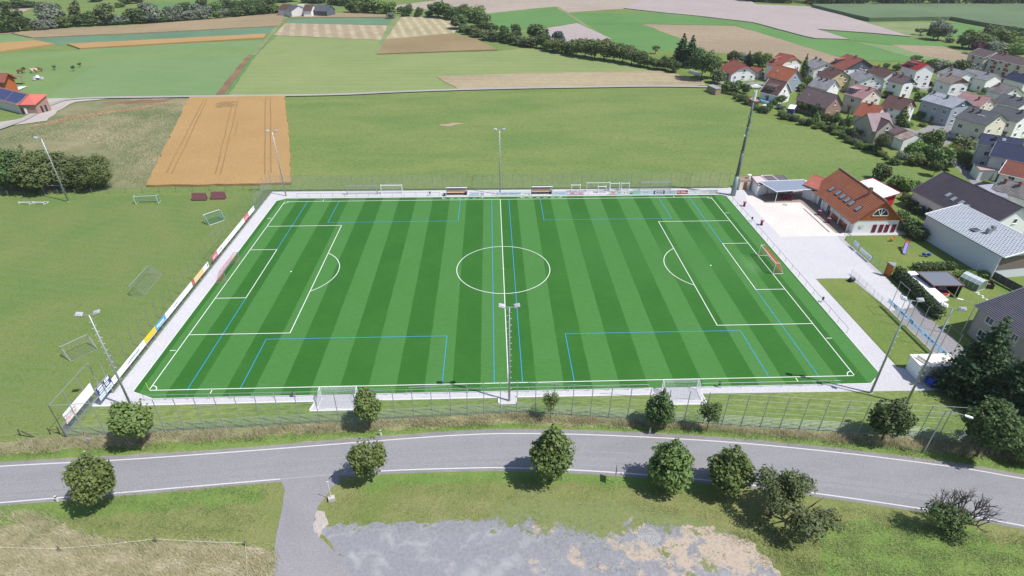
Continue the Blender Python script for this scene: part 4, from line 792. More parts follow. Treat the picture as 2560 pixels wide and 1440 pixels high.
# ------------------------------------------------------------------ houses
def roofmat(name, c, c2=None, var=0.15, period=0.34):
    """roof covering: courses are geometry, this adds tone per tile row, weathering and grain"""
    if name in MATS: return MATS[name]
    m, N, L, P = new_mat(name); P.inputs['Roughness'].default_value = 0.75; P.inputs['Specular IOR Level'].default_value = 0.35
    tc = N.new('ShaderNodeTexCoord'); pos = tc.outputs['Object']
    n1 = noise(N, L, pos, 0.5, 5, 0.65); n2 = noise(N, L, pos, 5, 4, 0.7)
    col = mixrgb(N, L, ramp(N, L, n1, 0.3, 0.7), tuple(x*(1-var) for x in c), c2 or tuple(min(1, x*(1+var)) for x in c))
    h = N.new('ShaderNodeHueSaturation'); L.new(col, h.inputs['Color']); L.new(math_(N, L, 'ADD', math_(N, L, 'MULTIPLY', n2, 0.5), 0.75), h.inputs['Value'])
    L.new(h.outputs[0], P.inputs['Base Color'])
    MATS[name] = m; return m
RF = dict(red=roofmat('red roof tiles', (0.29, 0.095, 0.07)), bright=roofmat('bright red roof tiles', (0.36, 0.03, 0.035)), orange=roofmat('orange roof tiles', (0.42, 0.14, 0.075)), brown=roofmat('brown roof tiles', (0.13, 0.075, 0.07)),
 grey=roofmat('grey fibre cement roof', (0.27, 0.27, 0.29), var=.25), mauve=roofmat('mauve brown roof', (0.16, 0.115, 0.12)), pink=roofmat('faded pink roof', (0.40, 0.23, 0.235)), dkgrey=roofmat('dark grey roof', (0.12, 0.125, 0.14)),
 blue=roofmat('blue black roof', (0.035, 0.045, 0.095)), frost=roofmat('pale bluish roof', (0.40, 0.42, 0.47)), purple=roofmat('dark violet roof tiles', (0.065, 0.055, 0.075)), salmon=roofmat('salmon roof', (0.48, 0.16, 0.12)), mottled=roofmat('weathered grey roof', (0.21, 0.195, 0.19), var=.35), tan=roofmat('weathered beige roof', (0.26, 0.22, 0.19), var=.2), terra=roofmat('terracotta roof tiles', (0.30, 0.095, 0.055)), rust=roofmat('rusty metal roof', (0.30, 0.13, 0.09), (0.50, 0.44, 0.40), .4))
WL = dict(white=mat('white render', (0.84, 0.835, 0.845), 0.85, var=.04, scale=.6), grey=mat('grey render', (0.60, 0.59, 0.60), 0.85, var=.08, scale=.6), cream=mat('cream render', (0.70, 0.64, 0.55), 0.85, var=.05, scale=.6), yellow=mat('yellow render', (0.66, 0.52, 0.29), 0.85, var=.05, scale=.6),
 brick=mat('brick wall', (0.33, 0.21, 0.17), 0.9, var=.3, scale=6), slate=mat('slate cladding', (0.10, 0.12, 0.15), 0.8, var=.2, scale=4), bluegrey=mat('blue grey render', (0.36, 0.41, 0.48), 0.85, var=.05), orangewood=mat('orange timber cladding', (0.40, 0.115, 0.035), 0.65, var=.22, scale=3), beige=mat('beige render', (0.42, 0.38, 0.33), 0.9, var=.15, scale=1.5), timber=mat('grey timber cladding', (0.20, 0.165, 0.15), 0.85, var=.25, scale=3), browng=mat('brown gable cladding', (0.25, 0.16, 0.10), 0.8, var=.2))
redp = mat('red panels', (0.40, 0.10, 0.06), 0.7)
_wm = {}
def window(parent, M, w_=1.1, h=1.2, sill=True, fm=None):
    """window with frame, recessed look and panes; M maps local x right, y out of the wall, z up"""
    key = (round(w_, 2), round(h, 2), fm.name if fm else '')
    if key not in _wm:
        f = MB(); t = 0.08
        f.box((0, .02, h/2), (w_, .08, t)); f.box((0, .02, -h/2), (w_, .08, t)); f.box((-w_/2, .02, 0), (t, .08, h-t)); f.box((w_/2, .02, 0), (t, .08, h-t))
        if w_ > .9: f.box((0, .02, 0), (t*.7, .07, h-t))
        if sill: f.box((0, .08, -h/2-.06), (w_+.16, .22, .05))
        p = MB(); p.box((0, 0.012, 0), (w_-t, .03, h-t)); _wm[key] = (f.mesh('window', fm or alu), p.mesh('pane', glass))
    fo = link('window', _wm[key][0], parent); fo.matrix_local = M
    link('pane', _wm[key][1], fo); return fo
def wallM(p, ang): return Matrix.Translation(p) @ Matrix.Rotation(ang, 4, 'Z')
def roofslab(r, name, L, w0, z0, z1, ridge_y, s, m, n=None, over=0.0, x0=None, x1=None, t=0.16):
    """one slope, s=-1 towards -y; stepped courses as geometry; L along x"""
    x0 = -L/2 if x0 is None else x0; x1 = L/2 if x1 is None else x1
    sl = math.hypot(w0, z1-z0); n = n or max(6, min(26, round(sl/0.36))); b = MB()
    for i in range(n):
        a, c = i/n, (i+1)/n; ya, yc = ridge_y+s*w0*(1-a), ridge_y+s*w0*(1-c); za, zc = z0+(z1-z0)*a, z0+(z1-z0)*c; st = 0.075
        q = [(x0, ya, za+st), (x1, ya, za+st), (x1, yc, zc), (x0, yc, zc)]; rq = [(x0, ya, za), (x1, ya, za), (x1, ya, za+st), (x0, ya, za+st)]
        if s > 0: q.reverse(); rq.reverse()
        b.quad(*q); b.quad(*rq)
    ye, yr = ridge_y+s*w0, ridge_y
    e = [(x0, ye, z0-t), (x1, ye, z0-t), (x1, ye, z0), (x0, ye, z0)]; u = [(x0, ye, z0-t), (x0, yr, z1-t), (x1, yr, z1-t), (x1, ye, z0-t)]
    if s > 0: e.reverse(); u.reverse()
    b.quad(*e); b.quad(*u)
    for x, f in ((x0, 1), (x1, -1)):
        g_ = [(x, ye, z0-t), (x, ye, z0), (x, yr, z1), (x, yr, z1-t)]
        if (f > 0) == (s > 0): g_.reverse()
        b.quad(*g_)
    return b.build(name, m, r)
def house(lab, A, B, zr, E, ze, roof, wall, gable=None, name='house', floors=None, chim=((.3, .12),), sky=(), dorm=None, inset=.45, over=.4, win=True, cat='house', trim=None, hip=0.0, group='village houses', gwall=None, door=True, asym=1.0, wstep=3.2, wmin=4.3):
    a, b_ = (A if isinstance(A, Vector) else G(*A, zr)), (B if isinstance(B, Vector) else G(*B, zr)); e = G(*E, ze); u = (b_-a); u.z = 0; L = u.length; u.normalize(); n = Vector((u.y, -u.x, 0)); mid = (a+b_)/2
    wf = abs((e-a).dot(n))
    while wf < wmin and zr > ze+2.3 and not isinstance(A, Vector):       # a lower ridge where the slope would come out too steep
        zr -= .2; a, b_ = G(*A, zr), G(*B, zr); u = (b_-a); u.z = 0; L = u.length; u.normalize(); n = Vector((u.y, -u.x, 0)); mid = (a+b_)/2; wf = abs((e-a).dot(n))
    wf = max(min(wmin, 3.4), min(wf, 9.5)); wb = wf*asym; ang = math.atan2(u.y, u.x)
    r = thing(name, lab, cat, (mid.x, mid.y, 0.02), ang, group)
    rm = RF[roof] if isinstance(roof, str) else roof; wm_ = WL[wall]; gm = WL[gable] if gable else wm_
    t = .16; sf = (zr-ze)/wf; sb = (zr-ze)/wb
    yf, yb = -(wf-inset), (wb-inset); zf, zb = zr-sf*(wf-inset)-t-.02, zr-sb*(wb-inset)-t-.02; X = L/2-over; zt = zr-t-.02
    zz = min(zf, zb)
    w_ = MB()
    if gable:
        w_.prism([(-X, yf), (X, yf), (X, yb), (-X, yb)], 0, zz); g_ = MB(); d = .03
        for x, s in ((-X-d*0, -1), (X+d*0, 1)):
            pts = [(x+s*d, yf, zz), (x+s*d, yb, zz), (x+s*d, yb, zb), (x+s*d, 0, zt), (x+s*d, yf, zf)]
            g_ = MB(); g_.add(pts if s > 0 else pts[::-1], [(0, 1, 2, 3, 4)]); g_.build('gable', gm, r)
    else:
        w_.prism([(-X, yf), (X, yf), (X, yb), (-X, yb)], 0, zz)
        for x, s in ((-X, -1), (X, 1)):
            pts = [(x, yf, zz), (x, yb, zz), (x, yb, zb), (x, 0, zt), (x, yf, zf)]; w_.add(pts if s > 0 else pts[::-1], [(0, 1, 2, 3, 4)])
    w_.build('wall', wm_, r)
    hx1 = L/2-hip
    roofslab(r, 'roof', L, wf, ze, zr, 0, -1, rm, x1=L/2); roofslab(r, 'roof', L, wb, ze, zr, 0, 1, rm, x1=L/2)
    if hip:
        # small hipped end over the gable, proud of it
        q = MB(); hz = zr-(zr-ze)*0.42; hyf, hyb = -wf*.42, wb*.42
        q.tri((L/2+.12, hyf, hz), (L/2+.12, hyb, hz), (L/2-hip*.15, 0, zr+.06)); q.tri((L/2+.12, hyb, hz), (L/2+.12, hyf, hz), (L/2-hip*.15, 0, zr-.02)); q.build('half_hip', rm, r)
    q = MB(); q.bar((-L/2, 0, zr+.02), (L/2, 0, zr+.02), .11, n=6); rt = q.build('ridge_cap', rm, r)
    q = MB(); q.bar((-L/2, -wf-.06, ze-.08), (L/2, -wf-.06, ze-.08), .07, n=6); q.build('gutter', trim or dgalv, r)
    q = MB(); q.bar((-X, -wf+inset-.07, 0), (-X, -wf+inset-.07, ze-.1), .045, n=5); q.build('downpipe', trim or dgalv, r)
    if trim:
        for x in (-L/2-.02, L/2+.02):
            q = MB()
            for s, ww in ((-1, wf), (1, wb)): q.bar((x, s*ww, ze-.02), (x, 0, zr), .09, n=4)
            q.build('verge_board', trim, r)
    for (cx, cy) in chim:
        x = -L/2+cx*L; y = -wf*cy; zc = zr-abs(y)*sf; q = MB(); q.box((x, y, zc+.25), (.6, .6, 1.5)); q.box((x, y, zc+1.03), (.72, .72, .08)); q.build('chimney', mat('chimney slate', (0.13, 0.11, 0.12), .8) if roof in ('grey', 'frost', 'purple', 'blue', 'dkgrey') else mat('chimney brick', (0.24, 0.12, 0.09), .9), r)
    for (sx, sy, sw, sh) in sky:
        x = -L/2+sx*L; y = -wf*sy; z = zr-abs(y)*sf+.09; M = Matrix.Rotation(math.atan(sf), 3, 'X')
        q = MB(); q.box((x, y, z), (sw, sh, .12), M=None); 
        q = MB(); q.box((0, 0, 0), (sw, sh, .12), M=M); fo = q.build('skylight', dgalv, r, loc=(x, y, z)); q = MB(); q.box(tuple(M @ Vector((0, 0, .07))), (sw-.18, sh-.18, .03), M=M); q.build('pane', mat('sky glass', (0.25, 0.30, 0.34), .1, spec=.8), fo)
    if dorm:
        dx0, dx1, dz, dm = dorm; x0, x1 = -L/2+dx0*L, -L/2+dx1*L; yb_ = -wf*.28; y0 = -wf*dz; zb0 = zr-wf*dz*sf; zt0 = zb0+1.35; ztop = zr-.28*wf*sf+.05
        q = MB(); q.prism([(x0, y0), (x1, y0), (x1, yb_), (x0, yb_)], zb0-.3, zt0-.05); dw = q.build('dormer', WL[dm] if isinstance(dm, str) else dm, r)
        q = MB(); q.add([(x0-.2, y0-.3, zt0-.05), (x1+.2, y0-.3, zt0-.05), (x1+.2, yb_+.4, ztop), (x0-.2, yb_+.4, ztop), (x0-.2, y0-.3, zt0+.1), (x1+.2, y0-.3, zt0+.1), (x1+.2, yb_+.4, ztop+.15), (x0-.2, yb_+.4, ztop+.15)], [(4, 5, 6, 7), (3, 2, 1, 0), (0, 1, 5, 4), (1, 2, 6, 5), (2, 3, 7, 6), (3, 0, 4, 7)]); q.build('dormer_roof', rm, r)
        k = max(1, int((x1-x0)/1.2))
        for i in range(k): window(r, wallM((x0+(i+.5)*(x1-x0)/k, y0-.02, (zb0+zt0)/2+.05), math.pi), .85, .85, False)
    if win:
        fl = floors or max(1, round(zz/2.8)); rr = random.Random(hash(lab) % 1000 if False else len(lab)*7+int(L*10))
        for k in range(fl):
            z = 1.6+k*2.75
            if z > zz-.5: break
            nx = max(1, int((2*X-1.2)/wstep))
            for i in range(nx):
                x = -X+(i+.5)*2*X/nx+rr.uniform(-.3, .3)
                if k == 0 and door and i == nx//2:
                    q = MB(); q.box((0, .03, 0), (1.05, .08, 2.1)); d_ = q.build('door', wood_gr, r); d_.matrix_local = wallM((x, yf-.0, 1.07), math.pi)
                    q = MB(); q.box((0, .45, 1.2), (1.6, .9, .1)); c_ = q.build('porch_roof', rm, r); c_.matrix_local = wallM((x, yf, 1.07), math.pi); continue
                window(r, wallM((x, yf, z), math.pi), rr.choice([1.0, 1.3]), 1.15)
            ny = max(1, int((yb-yf-1)/wstep))
            for i in range(ny):
                y = yf+(i+.5)*(yb-yf)/ny+rr.uniform(-.2, .2); window(r, wallM((X, y, z), -math.pi/2), rr.choice([1.0, 1.4]), 1.15)
                window(r, wallM((-X, y, z), math.pi/2), 1.0, 1.15)
        zg = zz+.7 if gable is None else zz+.75
        if zt-zg > 1.3: window(r, wallM((X+(.03 if gable else 0), 0, zg+.2), -math.pi/2), .9, 1.0)
    return r
def flatbuilding(lab, corners, wall, roofm, name='garage', cat='garage', inset=.12, t=.12, group=None, posts=None, walls=True, doors=(), parapet=None):
    """corners = 4 roof corners (Vectors with z), ordered; walls dropped from them"""
    c = [Vector(p) for p in corners]; o = sum(c, Vector())/4; o.z = 0; r = thing(name, lab, cat, (o.x, o.y, 0.03), 0, group); c = [p-o for p in c]
    ar = sum(c[i].x*c[(i+1) % 4].y-c[(i+1) % 4].x*c[i].y for i in range(4))
    if ar < 0: c.reverse()
    b = MB(); lo = [p-Vector((0, 0, t)) for p in c]; b.add(c+lo, [(0, 1, 2, 3), (7, 6, 5, 4)]+[(4+i, 4+(i+1) % 4, (i+1) % 4, i) for i in range(4)]); b.build('roof', roofm, r)
    cc = sum(c, Vector())/4
    if walls:
        k = [p+(cc-p).normalized()*inset*1.4 for p in c]
        for p in k: p.z = p.z-t-.01
        w_ = MB(); w_.add([(p.x, p.y, 0) for p in k]+[tuple(p) for p in k], [(i, (i+1) % 4, 4+(i+1) % 4, 4+i) for i in range(4)]+[(3, 2, 1, 0)]); w_.build('wall', wall, r)
    if parapet:
        b = MB()
        for i in range(4): b.bar(c[i]+Vector((0, 0, .04)), c[(i+1) % 4]+Vector((0, 0, .04)), .09, n=4)
        b.build('roof_edge', parapet, r)
    if posts:
        for i in posts:
            p = c[i]+(cc-c[i]).normalized()*.7; b = MB(); b.bar((p.x, p.y, 0), (p.x, p.y, p.z-t), .07, n=6); b.build('post', alu, r)
    for (i, t0, t1, z0, z1, m) in doors:
        k0, k1 = [q+(cc-q).normalized()*inset*1.4 for q in (c[i], c[(i+1) % 4])]; d = (k1-k0); d.z = 0; nn = Vector((d.y, -d.x, 0)).normalized()*.03
        p, q = k0+d*t0+nn, k0+d*t1+nn; b = MB(); b.quad((p.x, p.y, z0), (q.x, q.y, z0), (q.x, q.y, z1), (p.x, p.y, z1))
        b.quad(*[(x.x-nn.x*1.6, x.y-nn.y*1.6, z) for x, z in ((q, z0), (p, z0), (p, z1), (q, z1))]); b.build('door', m, r)
    return r
# village, back rows first
H = house
H('white bungalow with a broad red roof and red porch, leftmost in the village', r5(775, 168), r5(985, 248), 7.4, r5(760, 388), 3.2, 'red', 'white', hip=2, chim=((.12, .05), (.3, -.1)), wmin=6)
H('small red roofed garage behind the white bungalow', r5(1060, 275), r5(1230, 300), 4.2, r5(1060, 330), 2.8, 'red', 'grey', chim=(), name='outbuilding', wmin=2.5)
H('tall white house with a red half-hipped roof and skylit dormer', r5(1480, 72), r5(1690, 112), 10.2, r5(1258, 237), 6.4, 'red', 'white', gable='cream', hip=2, dorm=(.2, .42, .75, 'brick'), chim=())
H('house with a plain bright orange roof and bluish gable', r5(1432, 243), r5(1752, 330), 9, r5(1340, 432), 4.5, 'orange', 'bluegrey', sky=((.3, .45, .9, 1.3),), chim=())
H('brown roofed white house with a long dormer, facing the meadow', r5(1328, 452), r5(1605, 512), 8.6, r5(1182, 655), 3.2, 'brown', 'white', dorm=(.22, .72, .72, 'slate'), trim=alu, chim=())
H('white two-storey house with a light grey roof and two chimneys beside the dark thuja', r5(2012, 148), r5(2200, 224), 8, r5(1842, 240), 5.8, 'grey', 'white', chim=((.15, .1), (.5, .1)))
H('dark red roofed house with a slate blue gable and a small dormer', r6(-80, 150), r6(178, 228), 9.2, r6(-285, 342), 5.0, 'red', 'white', gable='slate', dorm=(.1, .3, .7, 'slate'), chim=((.6, .05),))
H('pale yellow house with a dark brown roof', r5(2222, 275), r5(2430, 343), 8, r5(2090, 420), 5, 'brown', 'yellow', chim=((.45, .1),))
H('white house with a mottled grey roof behind the big brown roof', r5(2025, 425), r5(2330, 490), 7.5, r5(1884, 560), 4.6, 'grey', 'white', chim=((.35, .15), (.6, .15)))
H('large mauve brown roofed house with a brick gable beside the meadow', r5(1892, 578), r5(2362, 705), 8.2, r5(1730, 770), 3.8, 'mauve', 'brick', chim=(), sky=((.25, .5, .5, .7),))
H('cream house with a faded pink roof and grey flat dormer', r6(60, 595), r6(358, 668), 8.7, r6(-140, 740), 5.8, 'pink', 'cream', dorm=(.05, .45, .7, 'slate'), chim=((.8, .2),))
H('white house with a plain pale grey roof in the middle row', r6(125, 382), r6(340, 468), 7.6, r6(-15, 512), 5.2, 'grey', 'white', chim=((.6, .1),))
H('brown roofed house behind the pale grey roofed one', r6(330, 322), r6(640, 400), 7.2, r6(250, 440), 4.2, 'brown', 'grey', chim=((.25, .05),))
H('three-storey white house with a bright red roof and light dormer', r6(890, 232), r6(1140, 302), 10.6, r6(692, 310), 7.2, 'bright', 'white', dorm=(.15, .6, .7, 'slate'), chim=((.1, .1), (.6, -.1)))
H('white house with a pinkish brown roof and dark slate gable triangle', r6(640, 442), r6(895, 502), 8.2, r6(475, 514), 6, 'mauve', 'white', gable='slate', chim=((.5, .1), (.15, .1)))
H('white house with a brown roof, brown gable cladding and a brick chimney', r6(1405, 442), r6(1655, 512), 8.4, r6(1243, 532), 6.4, 'tan', 'white', gable='browng', chim=((.3, .1),))
H('low white house with a long grey roof behind the brown gabled one', r6(1450, 345), r6(1755, 422), 7, r6(1282, 428), 5.2, 'grey', 'white', chim=((.15, .1), (.35, .4)))
H('white house with a wide grey roof in front of the apartment block', r6(1720, 362), r6(2170, 455), 6.8, r6(1890, 522), 4.8, 'grey', 'white', chim=((.75, .2),))
H('low house with a dark blue roof at the right edge, below the apartment block', r6(2390, 416), r6(2720, 500), 6.6, r6(2195, 472), 4.4, 'blue', 'white', chim=((.1, .1),))
apA = H('left section of the beige apartment block with brown roof and red panels', r6(1905, 58), r6(2165, 125), 10.2, r6(1745, 142), 7.6, 'mauve', 'cream', name='apartment_block', cat='apartment block', group='apartment block sections', chim=(), trim=alu, wmin=5)
apB = H('long right section of the beige apartment block with brown roof and red panels', r6(2165, 128), r6(2830, 262), 10.2, r6(2068, 222), 7.6, 'mauve', 'cream', name='apartment_block', cat='apartment block', group='apartment block sections', chim=((.1, 0), (.2, 0)), trim=alu, wmin=5)
for rr_, xs in ((apA, (-.15,)), (apB, (-.32, -.05, .2, .42))):
    Lr = max(c.dimensions.x for c in rr_.children if c.name.startswith('roof')) or 12; yw = min(v.co.y for c in rr_.children if c.name.startswith('wall') for v in c.data.vertices)
    for x in xs:
        q = MB()
        for z in (1.4, 3.0, 4.6, 6.2): q.box((x*Lr, yw-.03, z), (1.5, .06, 1.2))
        q.build('facade_panel', redp, rr_)
H('white gabled house with a long mottled grey roof at the right edge', r6(2195, 572), r6(2470, 645), 7.2, r6(1884, 658), 4.6, 'mottled', 'white', chim=((.2, .3),))
H('white house with a frosty pale blue roof and dark gable triangle', r6(1215, 702), r6(1705, 828), 8.6, r6(1090, 847), 6.2, 'frost', 'bluegrey', gable='slate', chim=((.55, .3), (.1, .2)), sky=((.2, .35, .5, .3), (.3, .35, .5, .3), (.4, .35, .5, .3)))
H('cream house with a faded salmon pink roof right of the frosty one', r6(1660, 708), r6(2085, 802), 7.4, r6(1900, 937), 4.8, 'pink', 'cream', chim=((.7, .4),))
H('white house with a very dark grey roof near the right edge', r6(2245, 740), r6(2660, 835), 7.2, r6(2440, 942), 4.8, 'dkgrey', 'white', chim=((.45, .1), (.75, .2)))
H('large beige house with a slate grey roof and wide chimney above the street', r6(1745, 930), r6(2240, 1048), 9.2, r6(1548, 1097), 6.5, 'dkgrey', 'cream', chim=((.25, .3), (.45, .25)), sky=((.5, .45, 1.0, .6), (.62, .45, 1.0, .6)))
H('grey roofed white house behind the large beige one at the right edge', r6(2165, 908), r6(2660, 1022), 8.6, r6(2490, 1170), 6, 'dkgrey', 'white', chim=((.8, .2),))
H('brown roofed house with a brick gable above a white ground floor', r6(560, 757), r6(915, 832), 8.6, r6(780, 1000), 4.8, 'brown', 'white', gable='brick', chim=((.55, .0),))
H('low outbuilding with a red brown roof among garden trees', r6(150, 870), r6(480, 930), 6, r6(25, 1060), 3, 'terra', 'grey', chim=((.45, .05),), win=False, name='outbuilding', cat='outbuilding')
H('old farmhouse with a mauve tiled roof and large grey gable beside the meadow', z6(812, 330), z6(1225, 318), 8.4, z6(900, 660), 4.0, roofmat('light mauve tiles', (0.30, 0.225, 0.24)), 'beige', chim=(), over=.15)
H('gabled cross wing of the old farmhouse with a beige rendered gable', z6(1042, 392), z6(1243, 474), 7.6, z6(905, 665), 3.6, roofmat('dark mauve tiles', (0.12, 0.085, 0.10)), 'beige', chim=(), over=.1, name='farmhouse_wing', wmin=3.6)
H('small grey roofed link building behind the rusty striped shed', z6(1290, 527), z6(1545, 640), 5.2, z6(1370, 740), 4.0, 'mauve', 'beige', chim=(), win=False, wmin=3, name='outbuilding', cat='outbuilding')
sh_ = H('whitewashed shed with a roof of rusty and pale metal strips', z6(1545, 640), z6(1745, 722), 4.9, z6(1345, 782), 3.2, 'rust', 'white', chim=(), win=False, name='shed', cat='shed', over=.1)
H('white house with a blue black roof, rear wing, right edge', r8(1405, 15), r8(1965, 98), 9, r8(1337, 130), 6.6, 'blue', 'grey', chim=((.35, .4),), sky=((.55, .3, .8, 1.0),))
H('white house with a blue black roof, front wing, right edge', r8(1600, 122), r8(2060, 205), 8.3, r8(1436, 292), 6, 'blue', 'grey', chim=(), trim=dgalv)
flatbuilding('small white garage with a flat reddish roof below the blue roofed house', [G(*k7(450, 500), 2.9), G(*k7(760, 540), 2.9), G(*k7(1020, 645), 2.9), G(*k7(600, 640), 2.9)], WL['white'], mat('reddish bitumen', (0.40, 0.30, 0.28), .9, var=.2), doors=((0, .2, .8, .1, 2.3, mat('garage door', (0.35, .37, .4), .6)),), group='flat garages')
H('house with a brick red tiled roof and white eaves at the right edge', k7(1165, 425), k7(1800, 560), 8, k7(985, 700), 5.2, roofmat('brick red tiles', (0.22, 0.075, 0.055)), 'white', chim=(), trim=alu)
H('house with a weathered grey roof behind the long dark violet roof', k7(1080, 800), k7(1900, 1050), 6.6, k7(690, 965), 4.2, 'mottled', 'white', chim=((.15, .3), (.5, .2)), win=False)
flatbuilding('pale ribbed metal roof annex behind the long dark violet roof', [G(*k7(550, 962), 4.4), G(*k7(1075, 905), 4.8), G(*k7(1200, 1245), 4.0), G(*k7(900, 1150), 3.8)], WL['white'], mat('ribbed metal', (0.40, 0.40, 0.46), .4, .3), name='annex', cat='annex')
H('long white house with a dark violet tiled roof and four skylights', r8(922, 508), r8(1954, 975), 8.2, r8(592, 792), 4.0, 'purple', 'white', chim=(), sky=((.35, .62, .9, 1.3), (.44, .66, .9, 1.3), (.54, .66, .9, 1.3), (.62, .70, .9, 1.3)), trim=dgalv)
# grid-roofed modern house
def grid_roof():
    m, N, L, P = new_mat('pale interlocking tiles'); P.inputs['Roughness'].default_value = .5
    tc = N.new('ShaderNodeTexCoord'); br = N.new('ShaderNodeTexBrick'); L.new(tc.outputs['Object'], br.inputs['Vector']); br.offset = .5
    br.inputs['Scale'].default_value = 1; br.inputs['Brick Width'].default_value = .62; br.inputs['Row Height'].default_value = .5; br.inputs['Mortar Size'].default_value = .075; br.inputs['Mortar Smooth'].default_value = .3
    br.inputs['Color1'].default_value = (.20, .23, .27, 1); br.inputs['Color2'].default_value = (.26, .29, .33, 1); br.inputs['Mortar'].default_value = (.62, .65, .70, 1)
    L.new(br.outputs[0], P.inputs['Base Color']); return m
c0, c1 = Vector((90.6, 11.7)), Vector((93.3, -7.6)); dd = (c1-c0).normalized(); pp = Vector((-dd.y, dd.x)); pp = pp if pp.x > 0 else -pp
r = thing('modern_house', 'modern grey white house with a pale grid-patterned single-pitch roof', 'house', (*c0, .02), math.atan2(dd.y, dd.x), 'village houses')
Lh = (c1-c0).length; Wd = 8.2; sg = 1
b = MB(); b.prism([(.3, .3), (Lh-.8, .3), (Lh-.8, Wd-.3), (.3, Wd-.3)], 0, 5.0); 
for x, s in ((.3, -1), (Lh-.8, 1)):
    q = [(x, .3, 5.0), (x, Wd-.3, 5.0), (x, Wd-.3, 6.6)]; b.add(q if s > 0 else q[::-1], [(0, 1, 2)])
b.quad((.3, Wd-.3, 5), (.3, Wd-.3, 6.6), (Lh-.8, Wd-.3, 6.6), (Lh-.8, Wd-.3, 5))
b.build('wall', mat('bluish white render', (0.68, 0.70, 0.76), .85, var=.03, scale=.5), r)
n = 22; b = MB()
for i in range(n):
    a, c = i/n, (i+1)/n; b.quad((0, a*Wd, 5.15+1.7*a+.04), (Lh, a*Wd, 5.15+1.7*a+.04), (Lh, c*Wd, 5.15+1.7*c), (0, c*Wd, 5.15+1.7*c)); b.quad((0, a*Wd, 5.15+1.7*a), (Lh, a*Wd, 5.15+1.7*a), (Lh, a*Wd, 5.15+1.7*a+.04), (0, a*Wd, 5.15+1.7*a+.04))
b.quad((0, 0, 5.0), (0, Wd, 6.7), (Lh, Wd, 6.7), (Lh, 0, 5.0)); b.build('roof', grid_roof(), r)
b = MB(); b.bar((0, -.05, 5.1), (Lh, -.05, 5.1), .1, n=5); b.build('gutter', dgalv, r)
b = MB(); b.bar((0, 0, 5.2), (0, Wd, 6.9), .1, n=4); b.bar((Lh, 0, 5.2), (Lh, Wd, 6.9), .12, n=4); b.bar((0, Wd, 6.9), (Lh, Wd, 6.9), .1, n=4); b.build('verge_board', alu, r)
b = MB(); b.box((Lh-.78, 4.2, 3.4), (.1, 7.4, 2.8)); b.build('timber_cladding', WL['timber'], r)
b = MB(); b.box((Lh-.6, .0, 2.55), (.12, .12, 5.1)); b.build('downpipe', alu, r)
for (x, y) in ((9.6, 2.9),): b = MB(); b.box((x, y, 5.15+1.7*y/Wd+.15), (1.3, 1.4, .2)); f = b.build('skylight', dgalv, r); b = MB(); b.box((x, y, 5.15+1.7*y/Wd+.26), (1.0, 1.1, .03)); b.build('pane', glass, f)
for (x, y) in ((11.4, 3.9), (11.0, 5.2)): b = MB(); b.box((x, y, 5.15+1.7*y/Wd+.5), (.7, .7, 1.0)); b.build('chimney', dgalv, r)
eA, eB = G(2437, 763, 5.4), G(2560, 846, 5.4); uu = (eB-eA).normalized(); nv = Vector((-uu.y, uu.x, 0)); nv = nv if nv.x > 0 else -nv; rA = eA+nv*8.8; rA.z = 8.4
H('beige building with a dark slate roof at the right edge, behind the conifers', rA, rA+uu*15, 8.4, (2437, 763), 5.4, roofmat('slate violet roof', (0.075, 0.075, 0.10)), 'beige', chim=(), trim=dgalv, over=.6)
# ------------------------------------------------------------------ clubhouse
chx, chy0, chy1 = 81.6, 12.7, 31.4
ch = thing('clubhouse', 'clubhouse with a terracotta tiled roof, six skylights and timber gable', 'clubhouse', (chx, (chy0+chy1)/2, .04), math.pi/2)
Lc = chy1-chy0+.8; wc = 5.75; zr_, ze_ = 7.9, 2.75
# local x = +y world, local -y = +x world, local +y = -x world (pitch side)
b = MB(); X = Lc/2-.5; yi = wc-.9; zw = ze_+(zr_-ze_)*.9/wc-.2
b.prism([(-X, -yi), (X, -yi), (X, yi), (-X, yi)], 0, zw); b.build('wall', WL['white'], ch)
for x, s in ((-X-.08, -1), (X+.08, 1)):
    q = [(x, -yi-.3, zw-.1), (x, yi+.3, zw-.1), (x, 0, zr_-.2)]; b = MB(); b.add(q if s > 0 else q[::-1], [(0, 1, 2)]); b.build('timber_gable', WL['orangewood'], ch)
for s in (-1, 1): roofslab(ch, 'roof', Lc, wc, ze_, zr_, 0, s, roofmat('terracotta club tiles', (0.34, 0.12, 0.065)), n=19)
b = MB(); b.bar((-Lc/2, 0, zr_+.05), (Lc/2, 0, zr_+.05), .16, n=6); b.build('ridge_cap', mat('ridge tile', (0.30, .2, .17), .8), ch)
b = MB(); b.bar((-Lc/2, wc+.08, ze_-.05), (Lc/2, wc+.08, ze_-.05), .09, n=6); b.build('gutter', wood_gr, ch)
M = Matrix.Rotation(-math.atan((zr_-ze_)/wc), 3, 'X')
for (yw, t) in ((26.7, .63), (24.0, .60), (22.0, .60), (20.0, .60), (18.2, .60), (15.4, .60)):
    x = yw-(chy0+chy1)/2; y = wc*t; z = zr_-(zr_-ze_)*t+.1; b = MB(); b.box((0, 0, 0), (1.15, 1.5, .14), M=M); f = b.build('skylight', dark, ch, loc=(x, y, z)); b = MB(); b.box(tuple(M @ Vector((0, 0, .08))), (.95, 1.3, .03), M=M); b.build('pane', mat('sky glass', (0.25, 0.30, 0.34), .1, spec=.8), f)
b = MB(); b.box((-4.5, .6, zr_+.1), (.6, .6, 1.7)); b.build('chimney', mat('chimney brick', (0.24, 0.12, 0.09), .9), ch)
